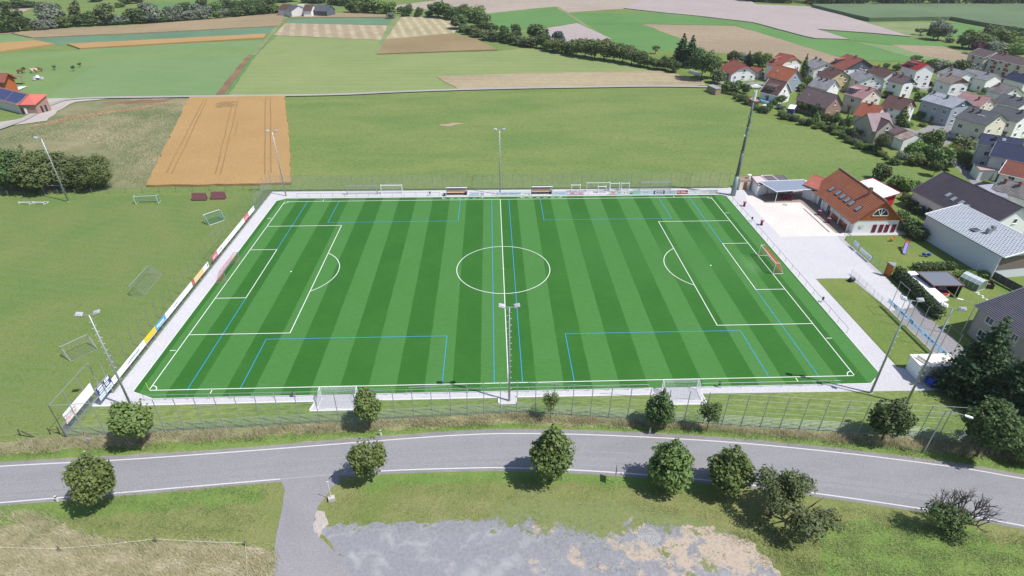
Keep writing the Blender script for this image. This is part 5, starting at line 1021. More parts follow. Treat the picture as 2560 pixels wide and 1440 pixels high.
# front gable (towards the play lawn): arched window, four maroon doors, round crest
xg = -X
b = MB(); 
def arch(rad, y0, z0, xx, b, k=10):
    pts = [(xx, y0+rad*math.cos(math.pi*i/k), z0+rad*math.sin(math.pi*i/k)) for i in range(k+1)]; b.add(pts[::-1], [tuple(range(k+1))])
arch(1.65, 0, zw+1.0, xg-.12, b); fw = b.build('arched_window', glass, ch)
b = MB()
for a in (0, 60, 90, 120, 180): b.bar((xg-.15, 0, zw+1.02), (xg-.15, 1.65*math.cos(R_(a)), zw+1.02+1.65*math.sin(R_(a))), .06, n=4)
for i in range(10): t0, t1 = math.pi*i/10, math.pi*(i+1)/10; b.bar((xg-.15, 1.68*math.cos(t0), zw+1.0+1.68*math.sin(t0)), (xg-.15, 1.68*math.cos(t1), zw+1.0+1.68*math.sin(t1)), .07, n=4)
b.build('frame', alu, fw)
for yd in (.2, -1.3, -2.6, -4.1):
    b = MB(); b.box((xg-.04, yd, 1.25), (.08, .85, 1.9)); b.build('door', maroon, ch)
b = MB(); b.bar((xg-.06, 3.3, 1.75), (xg-.01, 3.3, 1.75), .5, n=20); cr_ = b.build('club_crest', mat('grey emblem', (.45, .44, .47), .6), ch)
b = MB(); b.bar((xg-.09, 3.3, 1.75), (xg-.05, 3.3, 1.75), .38, n=20); b.build('crest_disc', alu, cr_)
b = MB(); b.bar((xg-.12, 3.3, 1.75), (xg-.08, 3.3, 1.75), .17, n=5); b.build('crest_mark', mat('grey emblem', (.45, .44, .47), .6), cr_)
b = MB(); b.box((-Lc/2+.15, 0, -.01+.08), (1.4, 2*yi+1.4, .12)); b.build('front_step', concrete, ch)
for i in range(4):
    b = MB(); xx = -6.6+i*2.2; b.box((xx, yi+.35, .48), (1.9, .42, .07)); b.box((xx, yi+.1, .8), (1.9, .05, .5)); 
    for s in (-.8, .8): b.box((xx+s, yi+.35, .24), (.08, .36, .46))
    b.build('wall_bench', WL['orangewood'], ch)
for xx in (-8, -4.2, -.8, 3.5, 7.5): b = MB(); b.box((xx, wc-.35, (ze_-.1)/2), (.22, .22, ze_-.1)); b.build('veranda_post', white, ch)
for xx in (1.5, 5.6): b = MB(); b.box((xx, yi+.03, 1.1), (1.2, .08, 2.1)); d_ = b.build('glass_door', glass, ch); b = MB(); [b.box((xx+s, yi+.06, 1.1), (.08, .1, 2.2)) for s in (-.62, 0, .62)]; b.build('frame', alu, d_)
# buildings beside it
flatbuilding('cream hut with a brown door beside the telecom mast', [G(*c8(235, 528), 2.6), G(*c8(395, 522), 2.6), G(*c8(412, 570), 2.6), G(*c8(262, 578), 2.6)], WL['cream'], mat('brown felt roof', (0.30, .20, .16), .9), name='hut', cat='hut', doors=((0, .35, .7, .1, 2.1, mat('brown door', (.20, .085, .04), .6)),))
b = MB(); p = G(*c8(372, 545), 2.6); b.bar((p.x, p.y, 2.6), (p.x, p.y, 3.5), .38, n=12); b.bar((p.x, p.y, 3.5), (p.x, p.y, 3.6), .48, n=12); tag(b.build('vent_cowl', alu), 'white round vent on the roof of the cream hut', 'vent')
flatbuilding('white garage row with flat roofs split by white bands', [G(*c8(400, 520), 2.9), G(*c8(520, 512), 2.9), G(*c8(640, 605), 2.9), G(*c8(495, 640), 2.9)], WL['white'], mat('pale felt roof', (0.55, .47, .47), .9), group='flat garages', parapet=mat('dark red edge', (.17, .06, .06), .7))
flatbuilding('dark flat garage roof, left of two behind the canopy', [G(*c8(525, 512), 2.9), G(*c8(662, 508), 2.9), G(*c8(780, 598), 2.9), G(*c8(640, 604), 2.9)], WL['white'], mat('dark felt roof', (0.13, .11, .12), .9), group='flat garages', parapet=alu)
flatbuilding('dark flat garage roof, right of two behind the canopy', [G(*c8(672, 508), 2.9), G(*c8(815, 508), 2.9), G(*c8(905, 595), 2.9), G(*c8(790, 598), 2.9)], WL['white'], mat('dark felt roof', (0.13, .11, .12), .9), group='flat garages', parapet=dgalv)
flatbuilding('blue grey canopy on thin white posts over the terrace', [(66.4, 29.6, 2.95), (76.0, 30.9, 2.95), (76.0, 36.0, 3.35), (64.2, 35.2, 3.35)], WL['white'], mat('blue grey sheet roof', (0.22, .26, .33), .5), name='canopy', cat='canopy', walls=False, posts=(0, 1), parapet=alu, t=.1)
flatbuilding('white rear wall building under the canopy', [(65.2, 37.6, 2.5), (75.5, 38.2, 2.5), (75.5, 36.5, 2.5), (65.2, 35.9, 2.5)], WL['white'], WL['white'], name='annex', cat='annex')
H('annex with a salmon red hipped roof between the canopy and the clubhouse', c8(1205, 497), c8(1420, 570), 5.2, c8(945, 580), 3.4, 'salmon', 'white', chim=(), win=False, name='annex', cat='annex', group='club buildings', over=.2)
flatbuilding('red walled shelter with a bright white sloping roof behind the clubhouse', [G(2141, 455, 3.6), G(2182, 446, 3.9), G(2253, 483, 3.4), G(2205, 497, 3.1)], mat('red painted boards', (.45, .03, .05), .6), mat('bright white sheet', (.84, .84, .85), .5, var=.02), name='shelter', cat='shelter', inset=.6, parapet=mat('red painted boards', (.45, .03, .05), .6))
# near right yard
flatbuilding('white flat-roofed hut beside the near right pitch corner', [G(2275, 888, 2.5), G(2372, 886, 2.5), G(2400, 915, 2.5), G(2303, 918, 2.5)], WL['white'], mat('pale screed', (.72, .64, .58), .9), name='hut', cat='hut', parapet=alu)
b = MB(); p = G(2300, 893, 3.0); b.box((p.x+.4, p.y-.8, 2.9), (.1, 2.6, .5), .35); tag(b.build('roof_board', alu), 'white board standing upright on the roof of the white hut', 'board')
p = G(2330, 962); r = thing('covered_mower', 'machine under a bright blue tarpaulin beside the white hut', 'machine', (p.x, p.y, .04), .2)
b = MB(); b.add([(-.9, -.6, 0.25), (.9, -.6, .25), (.9, .6, .25), (-.9, .6, .25), (-.6, -.4, 1.2), (.3, -.35, 1.35), (.3, .35, 1.35), (-.6, .4, 1.15), (.8, -.4, .8), (.8, .4, .8)], [(0, 1, 8, 5, 4), (1, 2, 9, 8), (2, 3, 7, 6, 9), (3, 0, 4, 7), (4, 5, 6, 7), (5, 8, 9, 6)]); b.build('tarpaulin', mat('blue tarpaulin', (.01, .05, .50), .5), r)
b = MB(); [b.bar((x, -.65, .25), (x, -.55, .25), .25, n=12) for x in (-.6, .6)]; [b.bar((x, .55, .25), (x, .65, .25), .25, n=12) for x in (-.6, .6)]; b.build('wheel', dark, r)
def q5(X, Y, z): return G(*q7(X, Y), z)
flatbuilding('narrow orange timber shed with a grey lean-to roof beside the hedge', [q5(808, 380, 2.9), q5(930, 395, 2.9), q5(905, 445, 2.5), q5(805, 395, 2.5)], WL['orangewood'], mat('grey felt', (.27, .29, .33), .8), name='shed', cat='shed', doors=((0, .1, .9, .05, 2.2, wood_or),))
flatbuilding('long white tent roof behind the dark hedge', [q5(1050, 505, 2.1), q5(1165, 503, 2.3), q5(1600, 872, 2.3), q5(1480, 905, 2.1)], WL['white'], mat('white tent cloth', (.80, .79, .80), .6, var=.03), name='tent', cat='tent', inset=.2)
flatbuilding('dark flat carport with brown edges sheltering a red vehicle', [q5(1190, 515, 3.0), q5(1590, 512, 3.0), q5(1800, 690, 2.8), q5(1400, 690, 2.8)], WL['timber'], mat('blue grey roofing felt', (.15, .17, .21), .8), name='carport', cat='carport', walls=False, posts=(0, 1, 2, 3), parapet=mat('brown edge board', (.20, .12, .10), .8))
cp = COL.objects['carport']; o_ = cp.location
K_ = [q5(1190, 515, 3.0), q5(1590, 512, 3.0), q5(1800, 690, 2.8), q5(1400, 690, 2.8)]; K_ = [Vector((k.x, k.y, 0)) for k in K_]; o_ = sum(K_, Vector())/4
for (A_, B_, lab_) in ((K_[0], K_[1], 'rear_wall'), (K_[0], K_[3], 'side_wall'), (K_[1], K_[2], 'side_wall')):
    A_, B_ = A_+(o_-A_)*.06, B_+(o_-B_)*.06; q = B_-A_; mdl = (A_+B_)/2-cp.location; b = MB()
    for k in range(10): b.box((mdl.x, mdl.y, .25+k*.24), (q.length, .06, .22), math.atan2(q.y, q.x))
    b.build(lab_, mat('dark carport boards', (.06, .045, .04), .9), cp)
# vehicles
def car(lab, p, rz, body, kind='car', name='parked_car'):
    r = thing(name, lab, 'car' if kind == 'car' else 'van', (p.x, p.y, .04), rz, 'parked vehicles'); van = kind != 'car'
    H_ = 1.95 if van else 1.45; L_ = 4.6; W_ = .88
    prof = [(-2.3, .35), (2.3, .35), (2.3, .8), (2.1, 1.0), (1.35, 1.05), (.75, H_), (-2.1, H_), (-2.3, 1.0)] if van else [(-2.25, .32), (2.25, .32), (2.25, .72), (2.0, .88), (1.1, .95), (.5, H_), (-1.1, H_), (-1.75, 1.0), (-2.25, .92)]
    b = MB(); n = len(prof); vs = []
    for s in (-1, 1):
        for (x, z) in prof: vs.append((x, s*(W_ if z < 1.1 else W_*.82), z))
    b.add(vs, [tuple(range(n)), tuple(range(2*n-1, n-1, -1))]+[(i, n+i, n+(i+1) % n, (i+1) % n) for i in range(n)]); bo = b.build('body', body, r)
    bm = bpy.data.meshes  # windows sit 12 mm proud of the shell
    b = MB()
    f = prof[4:6] if not van else prof[4:6]; (x0, z0), (x1, z1) = (f[0][0], 1.03), f[1]
    b.quad((x0*.97+.04, -.74, z0+.03), (x0*.97+.04, .74, z0+.03), (x1+.06, .64, z1-.06), (x1+.06, -.64, z1-.06)); b.build('windscreen', glass, r)
    b = MB()
    for s in (-1, 1):
        q = [(-1.5, s*(W_*.93), 1.05), (.75, s*(W_*.93), 1.05), (.42, s*(W_*.86), H_-.12), (-1.1, s*(W_*.86), H_-.12)]; b.quad(*(q if s < 0 else q[::-1]))
    b.build('side_window', glass, r)
    for x in (-1.4, 1.4):
        for s in (-1, 1):
            b = MB(); b.bar((x, s*.72, .32), (x, s*.9, .32), .32, n=14); wv = b.build('wheel', mat('tyre', (.02, .02, .02), .8), r); b = MB(); b.bar((x, s*.89, .32), (x, s*.915, .32), .19, n=10); b.build('rim', galv, wv)
    for s in (-1, 1): b = MB(); b.box((2.27 if not van else 2.31, s*.62, .72), (.06, .34, .16)); b.build('headlight', alu, r)
    b = MB(); b.box((2.3, 0, .45), (.1, 1.5, .14)); b.build('bumper', dark if not van else alu, r)
car('red van parked in the shade of the dark carport', K_[3].lerp(K_[2], .56)+Vector((0, 2.5, 0)), R_(-92), mat('red car paint', (.36, .02, .015), .35), 'van')
car('black car parked by the small white garage', G(*k7(400, 640)), R_(-60), mat('black car paint', (.015, .015, .02), .3))
car('dark silver car in front of the large beige house', G(2378, 348), R_(-20), mat('silver car paint', (.30, .31, .33), .3, .4))
car('white car on the street beside the brown roofed white house', G(1890, 221), R_(10), mat('white car paint', (.75, .75, .76), .35))
# greenhouse
p = g9(760, 900); o = G(2340+860/9, 620+960/9); r = thing('greenhouse', 'small greenhouse with a pale arched polycarbonate roof on the lawn', 'greenhouse', (o.x+0.5, o.y+1.6, .04), R_(-68))
pc = mat('twin wall sheet', (.50, .58, .60), .3)
b = MB(); b.box((0, 0, .06), (3.6, 2.4, .12)); b.build('base', concrete, r)
for i in range(5):
    x = -1.75+i*.875; b = MB(); b.path([(x, -1.15, .1), (x, -1.15, 1.35), (x, -.7, 1.95), (x, 0, 2.2), (x, .7, 1.95), (x, 1.15, 1.35), (x, 1.15, .1)], .035, 4); b.build('frame_hoop', alu, r)
for i in range(4):
    x0, x1 = -1.73+i*.875, -.9+i*.875; b = MB()
    for (a, c) in (((-1.15, 1.35), (-.7, 1.97)), ((-.7, 1.97), (0, 2.22)), ((0, 2.22), (.7, 1.97)), ((.7, 1.97), (1.15, 1.35))): b.quad((x0, a[0], a[1]), (x1, a[0], a[1]), (x1, c[0], c[1]), (x0, c[0], c[1]))
    b.build('roof_pane', pc, r)
gm_ = mat('greenish glazing', (.16, .24, .16), .2)
for s in (-1, 1): b = MB(); b.quad((-1.7, s*1.14, .12), (1.7, s*1.14, .12), (1.7, s*1.14, 1.33), (-1.7, s*1.14, 1.33)); b.build('side_pane', gm_, r)
for s in (-1, 1): b = MB(); b.add([(s*1.74, -1.1, .12), (s*1.74, 1.1, .12), (s*1.74, 1.1, 1.35), (s*1.74, .65, 1.93), (s*1.74, 0, 2.15), (s*1.74, -.65, 1.93), (s*1.74, -1.1, 1.35)], [tuple(range(7))]); b.build('end_pane', gm_, r)
o = G(2340+1150/9, 620+880/9); r = thing('compost_bin', 'black square compost bin beside the greenhouse', 'compost bin', (o.x, o.y, .04), R_(-20))
for s in (-1, 1): b = MB(); b.box((s*.7, 0, .45), (.06, 1.4, .9)); b.build('side', dark, r); b = MB(); b.box((0, s*.7, .45), (1.4, .06, .9)); b.build('side', dark, r)
b = MB(); b.box((0, 0, .3), (1.3, 1.3, .5)); b.build('fill', m_dirt, r)
r = thing('clothes_frame', 'thin white goal-like frame against the modern house wall', 'frame', G(2340+860/9, 620+600/9))
b = MB(); b.path([(0, 0, 0), (0, 0, 2.4), (2.6, 0.3, 2.4), (2.6, .3, 0)], .04, 5); b.build('frame_tube', alu, r)
for i, (X_, Y_) in enumerate([(905, 1010), (945, 1012), (955, 1050), (1040, 1085), (1055, 1125), (1140, 1168), (1160, 1205)]):
    o = G(*g9(X_, Y_)); b = MB(); b.prism([(o.x-.22, o.y-.15), (o.x+.2, o.y-.2), (o.x+.25, o.y+.12), (o.x-.1, o.y+.22)], .03, .09); tag(b.build('stepping_stone', kerb), f'{ordn(i)} stepping stone in the lawn counted from the greenhouse', 'stepping stone', 'stepping stones in the lawn')
# timber privacy screen
P0, P1 = G(*g9(1230, 700)), G(*g9(1990, 1110)); r = thing('privacy_screen', 'dark weathered board screen along the lawn behind the modern house', 'fence', (P0.x, P0.y, .03)); n = 5
for i in range(n):
    a, c = P0.lerp(P1, i/n)-P0, P0.lerp(P1, (i+1)/n)-P0; q = c-a; ang = math.atan2(q.y, q.x)
    b = MB()
    for k in range(8): b.box((*((a+c)/2).xy, .2+k*.2), (q.length-.12, .03, .185), ang)
    b.build('board_panel', mat('dark weathered boards', (.085, .085, .085), .9, var=.3, scale=5), r)
    b = MB(); b.box((a.x, a.y, .9), (.1, .1, 1.8), ang); b.build('post', wood_gr, r)
# playground
o = G(2229, 604); r = thing('spring_rider', 'orange spring rider toy on the play lawn', 'play toy', (o.x, o.y, .04), .3)
b = MB(); b.bar((0, 0, 0), (0, 0, .4), .12, n=8); b.build('spring', dark, r); b = MB(); b.add([(-.45, -.12, .4), (.45, -.12, .4), (.6, -.1, 1.15), (.35, -.1, 1.2), (.15, -.12, .8), (-.5, -.12, .85), (-.45, .12, .4), (.45, .12, .4), (.6, .1, 1.15), (.35, .1, 1.2), (.15, .12, .8), (-.5, .12, .85)], [(0, 1, 2, 3, 4, 5), (11, 10, 9, 8, 7, 6)]+[(i, 6+i, 6+(i+1) % 6, (i+1) % 6) for i in range(6)]); b.build('seat', mat('orange plastic', (.65, .22, .05), .5), r)
o = G(2262, 624); r = thing('slide', 'small slide with a violet chute and red ladder tower on the play lawn', 'slide', (o.x, o.y, .04), R_(235))
b = MB(); b.add([(0, -.3, 1.5), (0, .3, 1.5), (2.2, .3, .3), (2.2, -.3, .3), (2.7, .3, .25), (2.7, -.3, .25)], [(0, 3, 2, 1), (3, 5, 4, 2)]); [b.path([(0, s*.32, 1.6), (2.2, s*.32, .42), (2.7, s*.32, .35)], .05, 4) for s in (-1, 1)]; b.build('chute', mat('violet plastic', (.30, .25, .55), .4), r)
b = MB(); [b.bar((x, s*.35, 0), (x, s*.35, 2.2), .05, n=5) for x in (-.1, -.8) for s in (-1, 1)]; b.box((-.45, 0, 1.5), (.8, .7, .06)); [b.box((-.95-.08*k, 0, 1.4-.35*k), (.08, .6, .05)) for k in range(4)]; b.build('ladder_tower', mat('red plastic', (.50, .07, .05), .5), r)
o = G(2313, 642); r = thing('see_saw_toy', 'blue rocking toy on the play lawn', 'play toy', (o.x, o.y, .04), -.3)
b = MB(); b.bar((0, 0, 0), (0, 0, .35), .1, n=6); b.build('foot', dark, r); b = MB(); [b.box((s*.5, 0, .55), (.45, .5, .5), .2*s) for s in (-1, 1)]; b.box((0, 0, .5), (1.2, .2, .15)); b.build('rocker', mat('blue plastic', (.02, .07, .45), .4), r)
b = MB(); a, c = G(2297, 658), G(2330, 661); b.bar((*a.xy, .15), (*c.xy, .15), .1); tag(b.build('balance_log', white), 'white balance log lying on the play lawn', 'log')
# garden things in the meadow-side gardens
flatbuilding('small brown garden shed with a flat grey roof at the lane end', [G(*r5(405, 552), 2.4), G(*r5(490, 540), 2.4), G(*r5(622, 600), 2.4), G(*r5(540, 610), 2.4)], mat('tan boards', (.33, .24, .16), .8), mat('grey felt', (.27, .29, .33), .8), name='shed', cat='shed', group='garden sheds')
flatbuilding('little garden hut with a pink red roof behind the antennas of the mast', [G(*r5(1020, 750), 2.3), G(*r5(1090, 730), 2.6), G(*r5(1190, 790), 2.3), G(*r5(1130, 800), 2.0)], mat('tan boards', (.33, .24, .16), .8), RF['pink'], name='shed', cat='shed', group='garden sheds')
flatbuilding('small white tool shed beside the blue pool', [G(*r5(1225, 845), 1.9), G(*r5(1310, 840), 1.9), G(*r5(1335, 870), 1.7), G(*r5(1245, 880), 1.7)], WL['grey'], alu, name='shed', cat='shed', group='garden sheds')
o = G(*r5(1270, 815)); r = thing('paddling_pool', 'round turquoise pool behind the brown roofed white house', 'pool', (o.x, o.y, .02)); b = MB(); b.bar((0, 0, 0), (0, 0, .9), 1.9, n=24); b.build('pool_wall', mat('pool liner', (.45, .65, .75), .5), r); b = MB(); b.bar((0, 0, .9), (0, 0, .93), 1.75, n=24); b.build('water', mat('pool water', (.10, .42, .60), .1, spec=.8), r)
o = G(*r5(1495, 910)); r = thing('trampoline', 'round garden trampoline with a dark safety net', 'trampoline', (o.x, o.y, .02))
b = MB(); b.bar((0, 0, .75), (0, 0, .82), 1.7, n=20); b.build('mat', dark, r)
b = MB(); [b.bar((1.75*math.cos(t), 1.75*math.sin(t), 0), (1.75*math.cos(t), 1.75*math.sin(t), 2.4), .04, n=5) for t in np.arange(0, 6.2, 1.047)]; b.build('pole', dgalv, r)
b = MB()
for z in np.arange(.9, 2.4, .3): [b.bar((1.7*math.cos(t), 1.7*math.sin(t), z), (1.7*math.cos(t+.35), 1.7*math.sin(t+.35), z), .015, n=3) for t in np.arange(0, 6.2, .349)]
b.build('safety_net', gnet, r)
flatbuilding('blue gazebo with a bright white top edge beside the large brick gabled house', [G(*r5(1600, 900), 2.4), G(*r5(1640, 840), 2.6), G(*r5(1740, 850), 2.6), G(*r5(1700, 910), 2.4)], mat('navy cloth', (.05, .07, .2), .7), mat('white tent cloth', (.80, .79, .80), .6, var=.03), name='gazebo', cat='gazebo')
# farm at left
H('farm building with a maroon roof and solar panels', fz(-150, 485), fz(540, 645), 6.2, fz(290, 838), 3.4, roofmat('dull red sheet', (.36, .17, .17)), 'grey', chim=(), name='barn', cat='barn', group='farm buildings', over=.3, win=False, wmin=2)
barn = COL.objects['barn']; sp = mat('solar cell', (.045, .06, .16), .2, spec=.8)
rf = [c for c in barn.children if c.name.startswith('roof')][0]; zs = [v.co for v in rf.data.vertices]; y0 = min(v.y for v in zs); z0 = min(v.z for v in zs)+.16; z1 = max(v.z for v in zs); Lb = max(v.x for v in zs)*2
for c in range(2):
    for k in range(9):
        t0, t1 = .08+k*.097, .08+k*.097+.085; xa, xb = Lb/2-(.3+(c+1)*Lb*.36), Lb/2-(.5+c*Lb*.36)-.2
        b = MB(); f = lambda t: (y0*t, z1-(z1-z0)*t+.10); (ya, za), (yb_, zb_) = f(t0), f(t1)
        b.add([(xa, ya, za), (xb, ya, za), (xb, yb_, zb_), (xa, yb_, zb_), (xa, ya, za-.08), (xb, ya, za-.08), (xb, yb_, zb_-.08), (xa, yb_, zb_-.08)], [(3, 2, 1, 0), (4, 5, 6, 7), (0, 1, 5, 4), (2, 3, 7, 6), (1, 2, 6, 5), (3, 0, 4, 7)]); b.build('solar_panel', sp, barn)
flatbuilding('low farm annex with a smooth coral red roof', [G(*fz(542, 648), 6.1), G(*fz(902, 652), 5.6), G(*fz(662, 850), 3.4), G(*fz(292, 850), 3.4)], WL['brick'], mat('coral sheet roof', (.55, .15, .12), .5, var=.04), name='barn_annex', cat='barn', group='farm buildings', inset=.5, doors=((0, .25, .4, .1, 2.2, alu), (0, .05, .2, .1, 2.2, dark), (1, .3, .45, .1, 2.4, dark), (1, .6, .75, .1, 2.4, dark), (3, .3, .45, .1, 2.4, dark), (2, .3, .45, .1, 2.4, dark)))
H('timber chalet with a red roof and orange balcony at the left edge', fz(-260, 245), fz(150, 255), 8.4, fz(100, 425), 5.2, 'red', 'orangewood', chim=(), name='chalet', cat='house', group='farm buildings', win=False, over=1.2, wmin=2.5)
o = G(*fz(215, 470)); r = thing('timber_balcony', 'orange timber balcony and pergola beside the chalet', 'pergola', (o.x, o.y, .02))
b = MB(); b.box((-1, 0.6, 3.1), (4.4, 2.2, .15)); [b.box((-1, .6+s*1.1, 3.6), (4.4, .08, 1.0)) for s in (-1,)]; b.box((1.2, .6, 3.6), (.08, 2.2, 1)); b.build('balcony', wood_or, r)
for x in (-3, -1, 1): b = MB(); b.box((x, -.4, 1.5), (.2, .2, 3)); b.build('post', wood_or, r)
b = MB(); b.box((3.4, .8, 3.4), (4.6, 2.8, .15)); b.build('pergola_roof', wood_gr, r)
for x in (2.4, 5.3): b = MB(); b.bar((x-.3, -.3, 0), (x+.1, -.3, 3.4), .1, n=5); b.build('post', wood_or, r)
sheet('terrace', [G(*fz(*q)) for q in ((240, 585), (380, 515), (525, 515), (350, 590))], 0.35, kerb)
for i, (X_, Y_, lab) in enumerate([(740, 375, 'grey and white heap of covered feed in the cow pasture')]):
    o = G(*fz(X_, Y_)); rr = random.Random(3); b = MB()
    r = thing('covered_heap', lab, 'heap', (o.x, o.y, .3))
    for k in range(12): x, y = rr.uniform(-2.6, 2.4), rr.uniform(-1.2, 1.2); s = rr.uniform(.5, 1.1); b.bar((x, y, 0), (x+.1, y, s*.9), s*.8, s*.35, n=7)
    b.build('heap', mat('grey sacking', (.36, .37, .42), .8, var=.4), r); b = MB(); b.bar((-.3, .2, .7), (-.2, .2, 1.5), .9, .4, n=8); b.build('white_cover', alu, r)
# far farm beyond the fields
H('distant farmhouse with a dark red roof', (706, 10), (728, 11), 7, (704, 17), 4.2, 'brown', 'grey', chim=(), name='farmhouse', group='distant farm', win=False)
H('distant grey roofed house beside the dark red one', (730, 12), (746, 14), 7, (732, 18), 4.2, 'dkgrey', 'grey', chim=(), name='farmhouse', group='distant farm', win=False)
H('distant long barn with a brown roof', (762, 12), (784, 12), 7, (762, 20), 4, 'brown', 'white', chim=(), name='barn', cat='barn', group='distant farm', win=False)
H('distant wide machine hall with a grey roof', (792, 11), (826, 13), 7, (788, 21), 3.6, 'dkgrey', 'slate', chim=(), name='barn', cat='barn', group='distant farm', win=False)
o = G(757, 28); b = MB(); b.box((o.x, o.y, 2.2), (6, 3, 4.0)); b.box((o.x+3.6, o.y, 1.4), (1.4, 2.8, 2.4)); b.box((o.x, o.y, 4.25), (6.1, 3.1, .12)); tag(b.build('box_truck', alu), 'distant white box truck beside the farm barns', 'truck')
# low wall and bright terrace by the bungalow
b = MB(); a, c = G(1722, 182), G(1750, 191); q = c-a; b.box((*((a+c)/2).xy, .7), (q.length, .3, 1.4), math.atan2(q.y, q.x)); tag(b.build('garden_wall', white), 'low white garden wall under the tall tree at the lane end', 'wall')
# ------------------------------------------------------------------ vegetation
def leafmat(name, c, c2, rough=.6):
    m, N, L, P = new_mat(name); P.inputs['Roughness'].default_value = rough; P.inputs['Specular IOR Level'].default_value = .25
    geo = N.new('ShaderNodeNewGeometry'); oi = N.new('ShaderNodeObjectInfo'); tc = N.new('ShaderNodeTexCoord')
    n1 = noise(N, L, tc.outputs['Object'], .9, 3, .6); n2 = noise(N, L, tc.outputs['Object'], 6, 2, .6)
    col = mixrgb(N, L, ramp(N, L, n1, .35, .65), c, c2); h = N.new('ShaderNodeHueSaturation'); L.new(col, h.inputs['Color'])
    v = math_(N, L, 'ADD', math_(N, L, 'MULTIPLY', n2, .7), math_(N, L, 'MULTIPLY', oi.outputs['Random'], .35)); L.new(math_(N, L, 'ADD', v, .48), h.inputs['Value'])
    L.new(math_(N, L, 'ADD', math_(N, L, 'MULTIPLY', oi.outputs['Random'], .03), .485), h.inputs['Hue'])
    L.new(h.outputs[0], P.inputs['Base Color'])
    P.inputs['Transmission Weight'].default_value = 0.0
    tr = N.new('ShaderNodeBsdfTranslucent'); L.new(h.outputs[0], tr.inputs[0]); mx = N.new('ShaderNodeMixShader'); mx.inputs[0].default_value = .22
    out = N['Material Output']; L.new(P.outputs[0], mx.inputs[1]); L.new(tr.outputs[0], mx.inputs[2]); L.new(mx.outputs[0], out.inputs[0])
    return m
LM = dict(maple=leafmat('maple leaves', (.135, .20, .06), (.215, .275, .095)), dark=leafmat('dark leaves', (.07, .125, .045), (.125, .175, .062)), mid=leafmat('green leaves', (.11, .185, .055), (.185, .26, .08)), olive=leafmat('olive leaves', (.105, .145, .06), (.165, .195, .085)), grey=leafmat('willow leaves', (0.183, 0.220, 0.159), (0.250, 0.281, 0.213)), conifer=leafmat('spruce needles', (.055, .098, .045), (.095, .145, .06)), bluec=leafmat('blue spruce needles', (0.073, 0.116, 0.104), (0.110, 0.152, 0.134)), thuja=leafmat('thuja foliage', (0.122, 0.183, 0.043), (0.183, 0.244, 0.061)), purple=leafmat('copper leaves', (0.085, 0.037, 0.049), (0.122, 0.055, 0.067)), bright=leafmat('bright leaves', (0.159, 0.256, 0.067), (0.220, 0.305, 0.085)), hazel=leafmat('hazel leaves', (.105, .155, .055), (.19, .235, .09)))
def leaves(lobes, n, size, seed, shell=.55, flat=0.0, outw=.9, zsq=1.0):
    rg = np.random.default_rng(seed); lb = np.array([l[0] for l in lobes], float); ra = np.array([l[1] for l in lobes], float)
    wgt = (ra[:, 0]*ra[:, 2]); wgt /= wgt.sum(); k = rg.choice(len(lobes), n, p=wgt)
    d = rg.normal(size=(n, 3)); d /= np.linalg.norm(d, axis=1)[:, None]; rad = shell+(1-shell)*rg.random(n)**.6
    # lumpy outline
    ph = rg.uniform(0, 6.28, (4, 3)); fr = rg.uniform(2, 5, (4, 3)); bump = np.zeros(n)
    for i in range(4): bump += np.sin((d*fr[i]+ph[i]).sum(1)*1.7)
    rad = rad*(1+.09*bump)
    P = lb[k]+d*rad[:, None]*ra[k]
    nn = d*outw+rg.normal(size=(n, 3))*.55; nn[:, 2] += .25; nn /= np.linalg.norm(nn, axis=1)[:, None]
    t = np.cross(nn, rg.normal(size=(n, 3))); t /= np.linalg.norm(t, axis=1)[:, None]; bt = np.cross(nn, t); s = size*rg.uniform(.55, 1.35, n)[:, None]
    asp = rg.uniform(.5, .9, n)[:, None]; V = np.stack([P-t*s, P-bt*s*asp, P+t*s, P+bt*s*asp], 1)
    return V.reshape(-1, 3)
def lobes_round(rx, h0, h1, seed, k=9, sub=.5):
    rr = random.Random(seed); cz = (h0+h1)/2; rz = (h1-h0)/2; L_ = [((0, 0, cz), (rx*.78, rx*.78, rz*.82))]
    for i in range(k):
        t = rr.uniform(0, 6.28); u = rr.uniform(-.75, .85); q = math.sqrt(max(0, 1-u*u)); s = rr.uniform(sub*.6, sub)
        L_.append(((rx*.68*q*math.cos(t), rx*.68*q*math.sin(t), cz+rz*.66*u), (rx*s, rx*s, rz*s)))
    return L_
def lobes_ovate(rx, h0, h1, seed, k=10):
    rr = random.Random(seed); L_ = []; H_ = h1-h0
    for i in range(7):
        f = i/6; w_ = rx*(.55+.45*math.sin(math.pi*min(1, f*1.25+.12)) if f < .6 else (1-f)*1.75+.12); L_.append(((0, 0, h0+H_*(f*.86+.07)), (w_*.85, w_*.85, H_*.13)))
    for i in range(k):
        f = rr.uniform(.05, .75); w_ = rx*(.9 if f < .5 else (1-f)*1.6); t = rr.uniform(0, 6.28); L_.append(((w_*.6*math.cos(t), w_*.6*math.sin(t), h0+H_*f), (w_*.42, w_*.42, H_*.12)))
    return L_
def lobes_cone(rx, h0, h1, seed, layers=11, arms=9):
    rr = random.Random(seed); L_ = []
    for i in range(layers):
        f = i/(layers-1); z = h0+(h1-h0)*f*.95; w_ = rx*(1-f)**.85+.15; n = max(3, int(arms*(1-f)+2)); t0 = rr.uniform(0, 6)
        for j in range(n):
            t = t0+6.283*j/n+rr.uniform(-.2, .2); q = w_*rr.uniform(.7, 1.05); L_.append(((q*.55*math.cos(t), q*.55*math.sin(t), z-.10*q), (max(.2, q*.48*abs(math.cos(t))+.22*q), max(.2, q*.48*abs(math.sin(t))+.22*q), (h1-h0)/layers*.42)))
    return L_
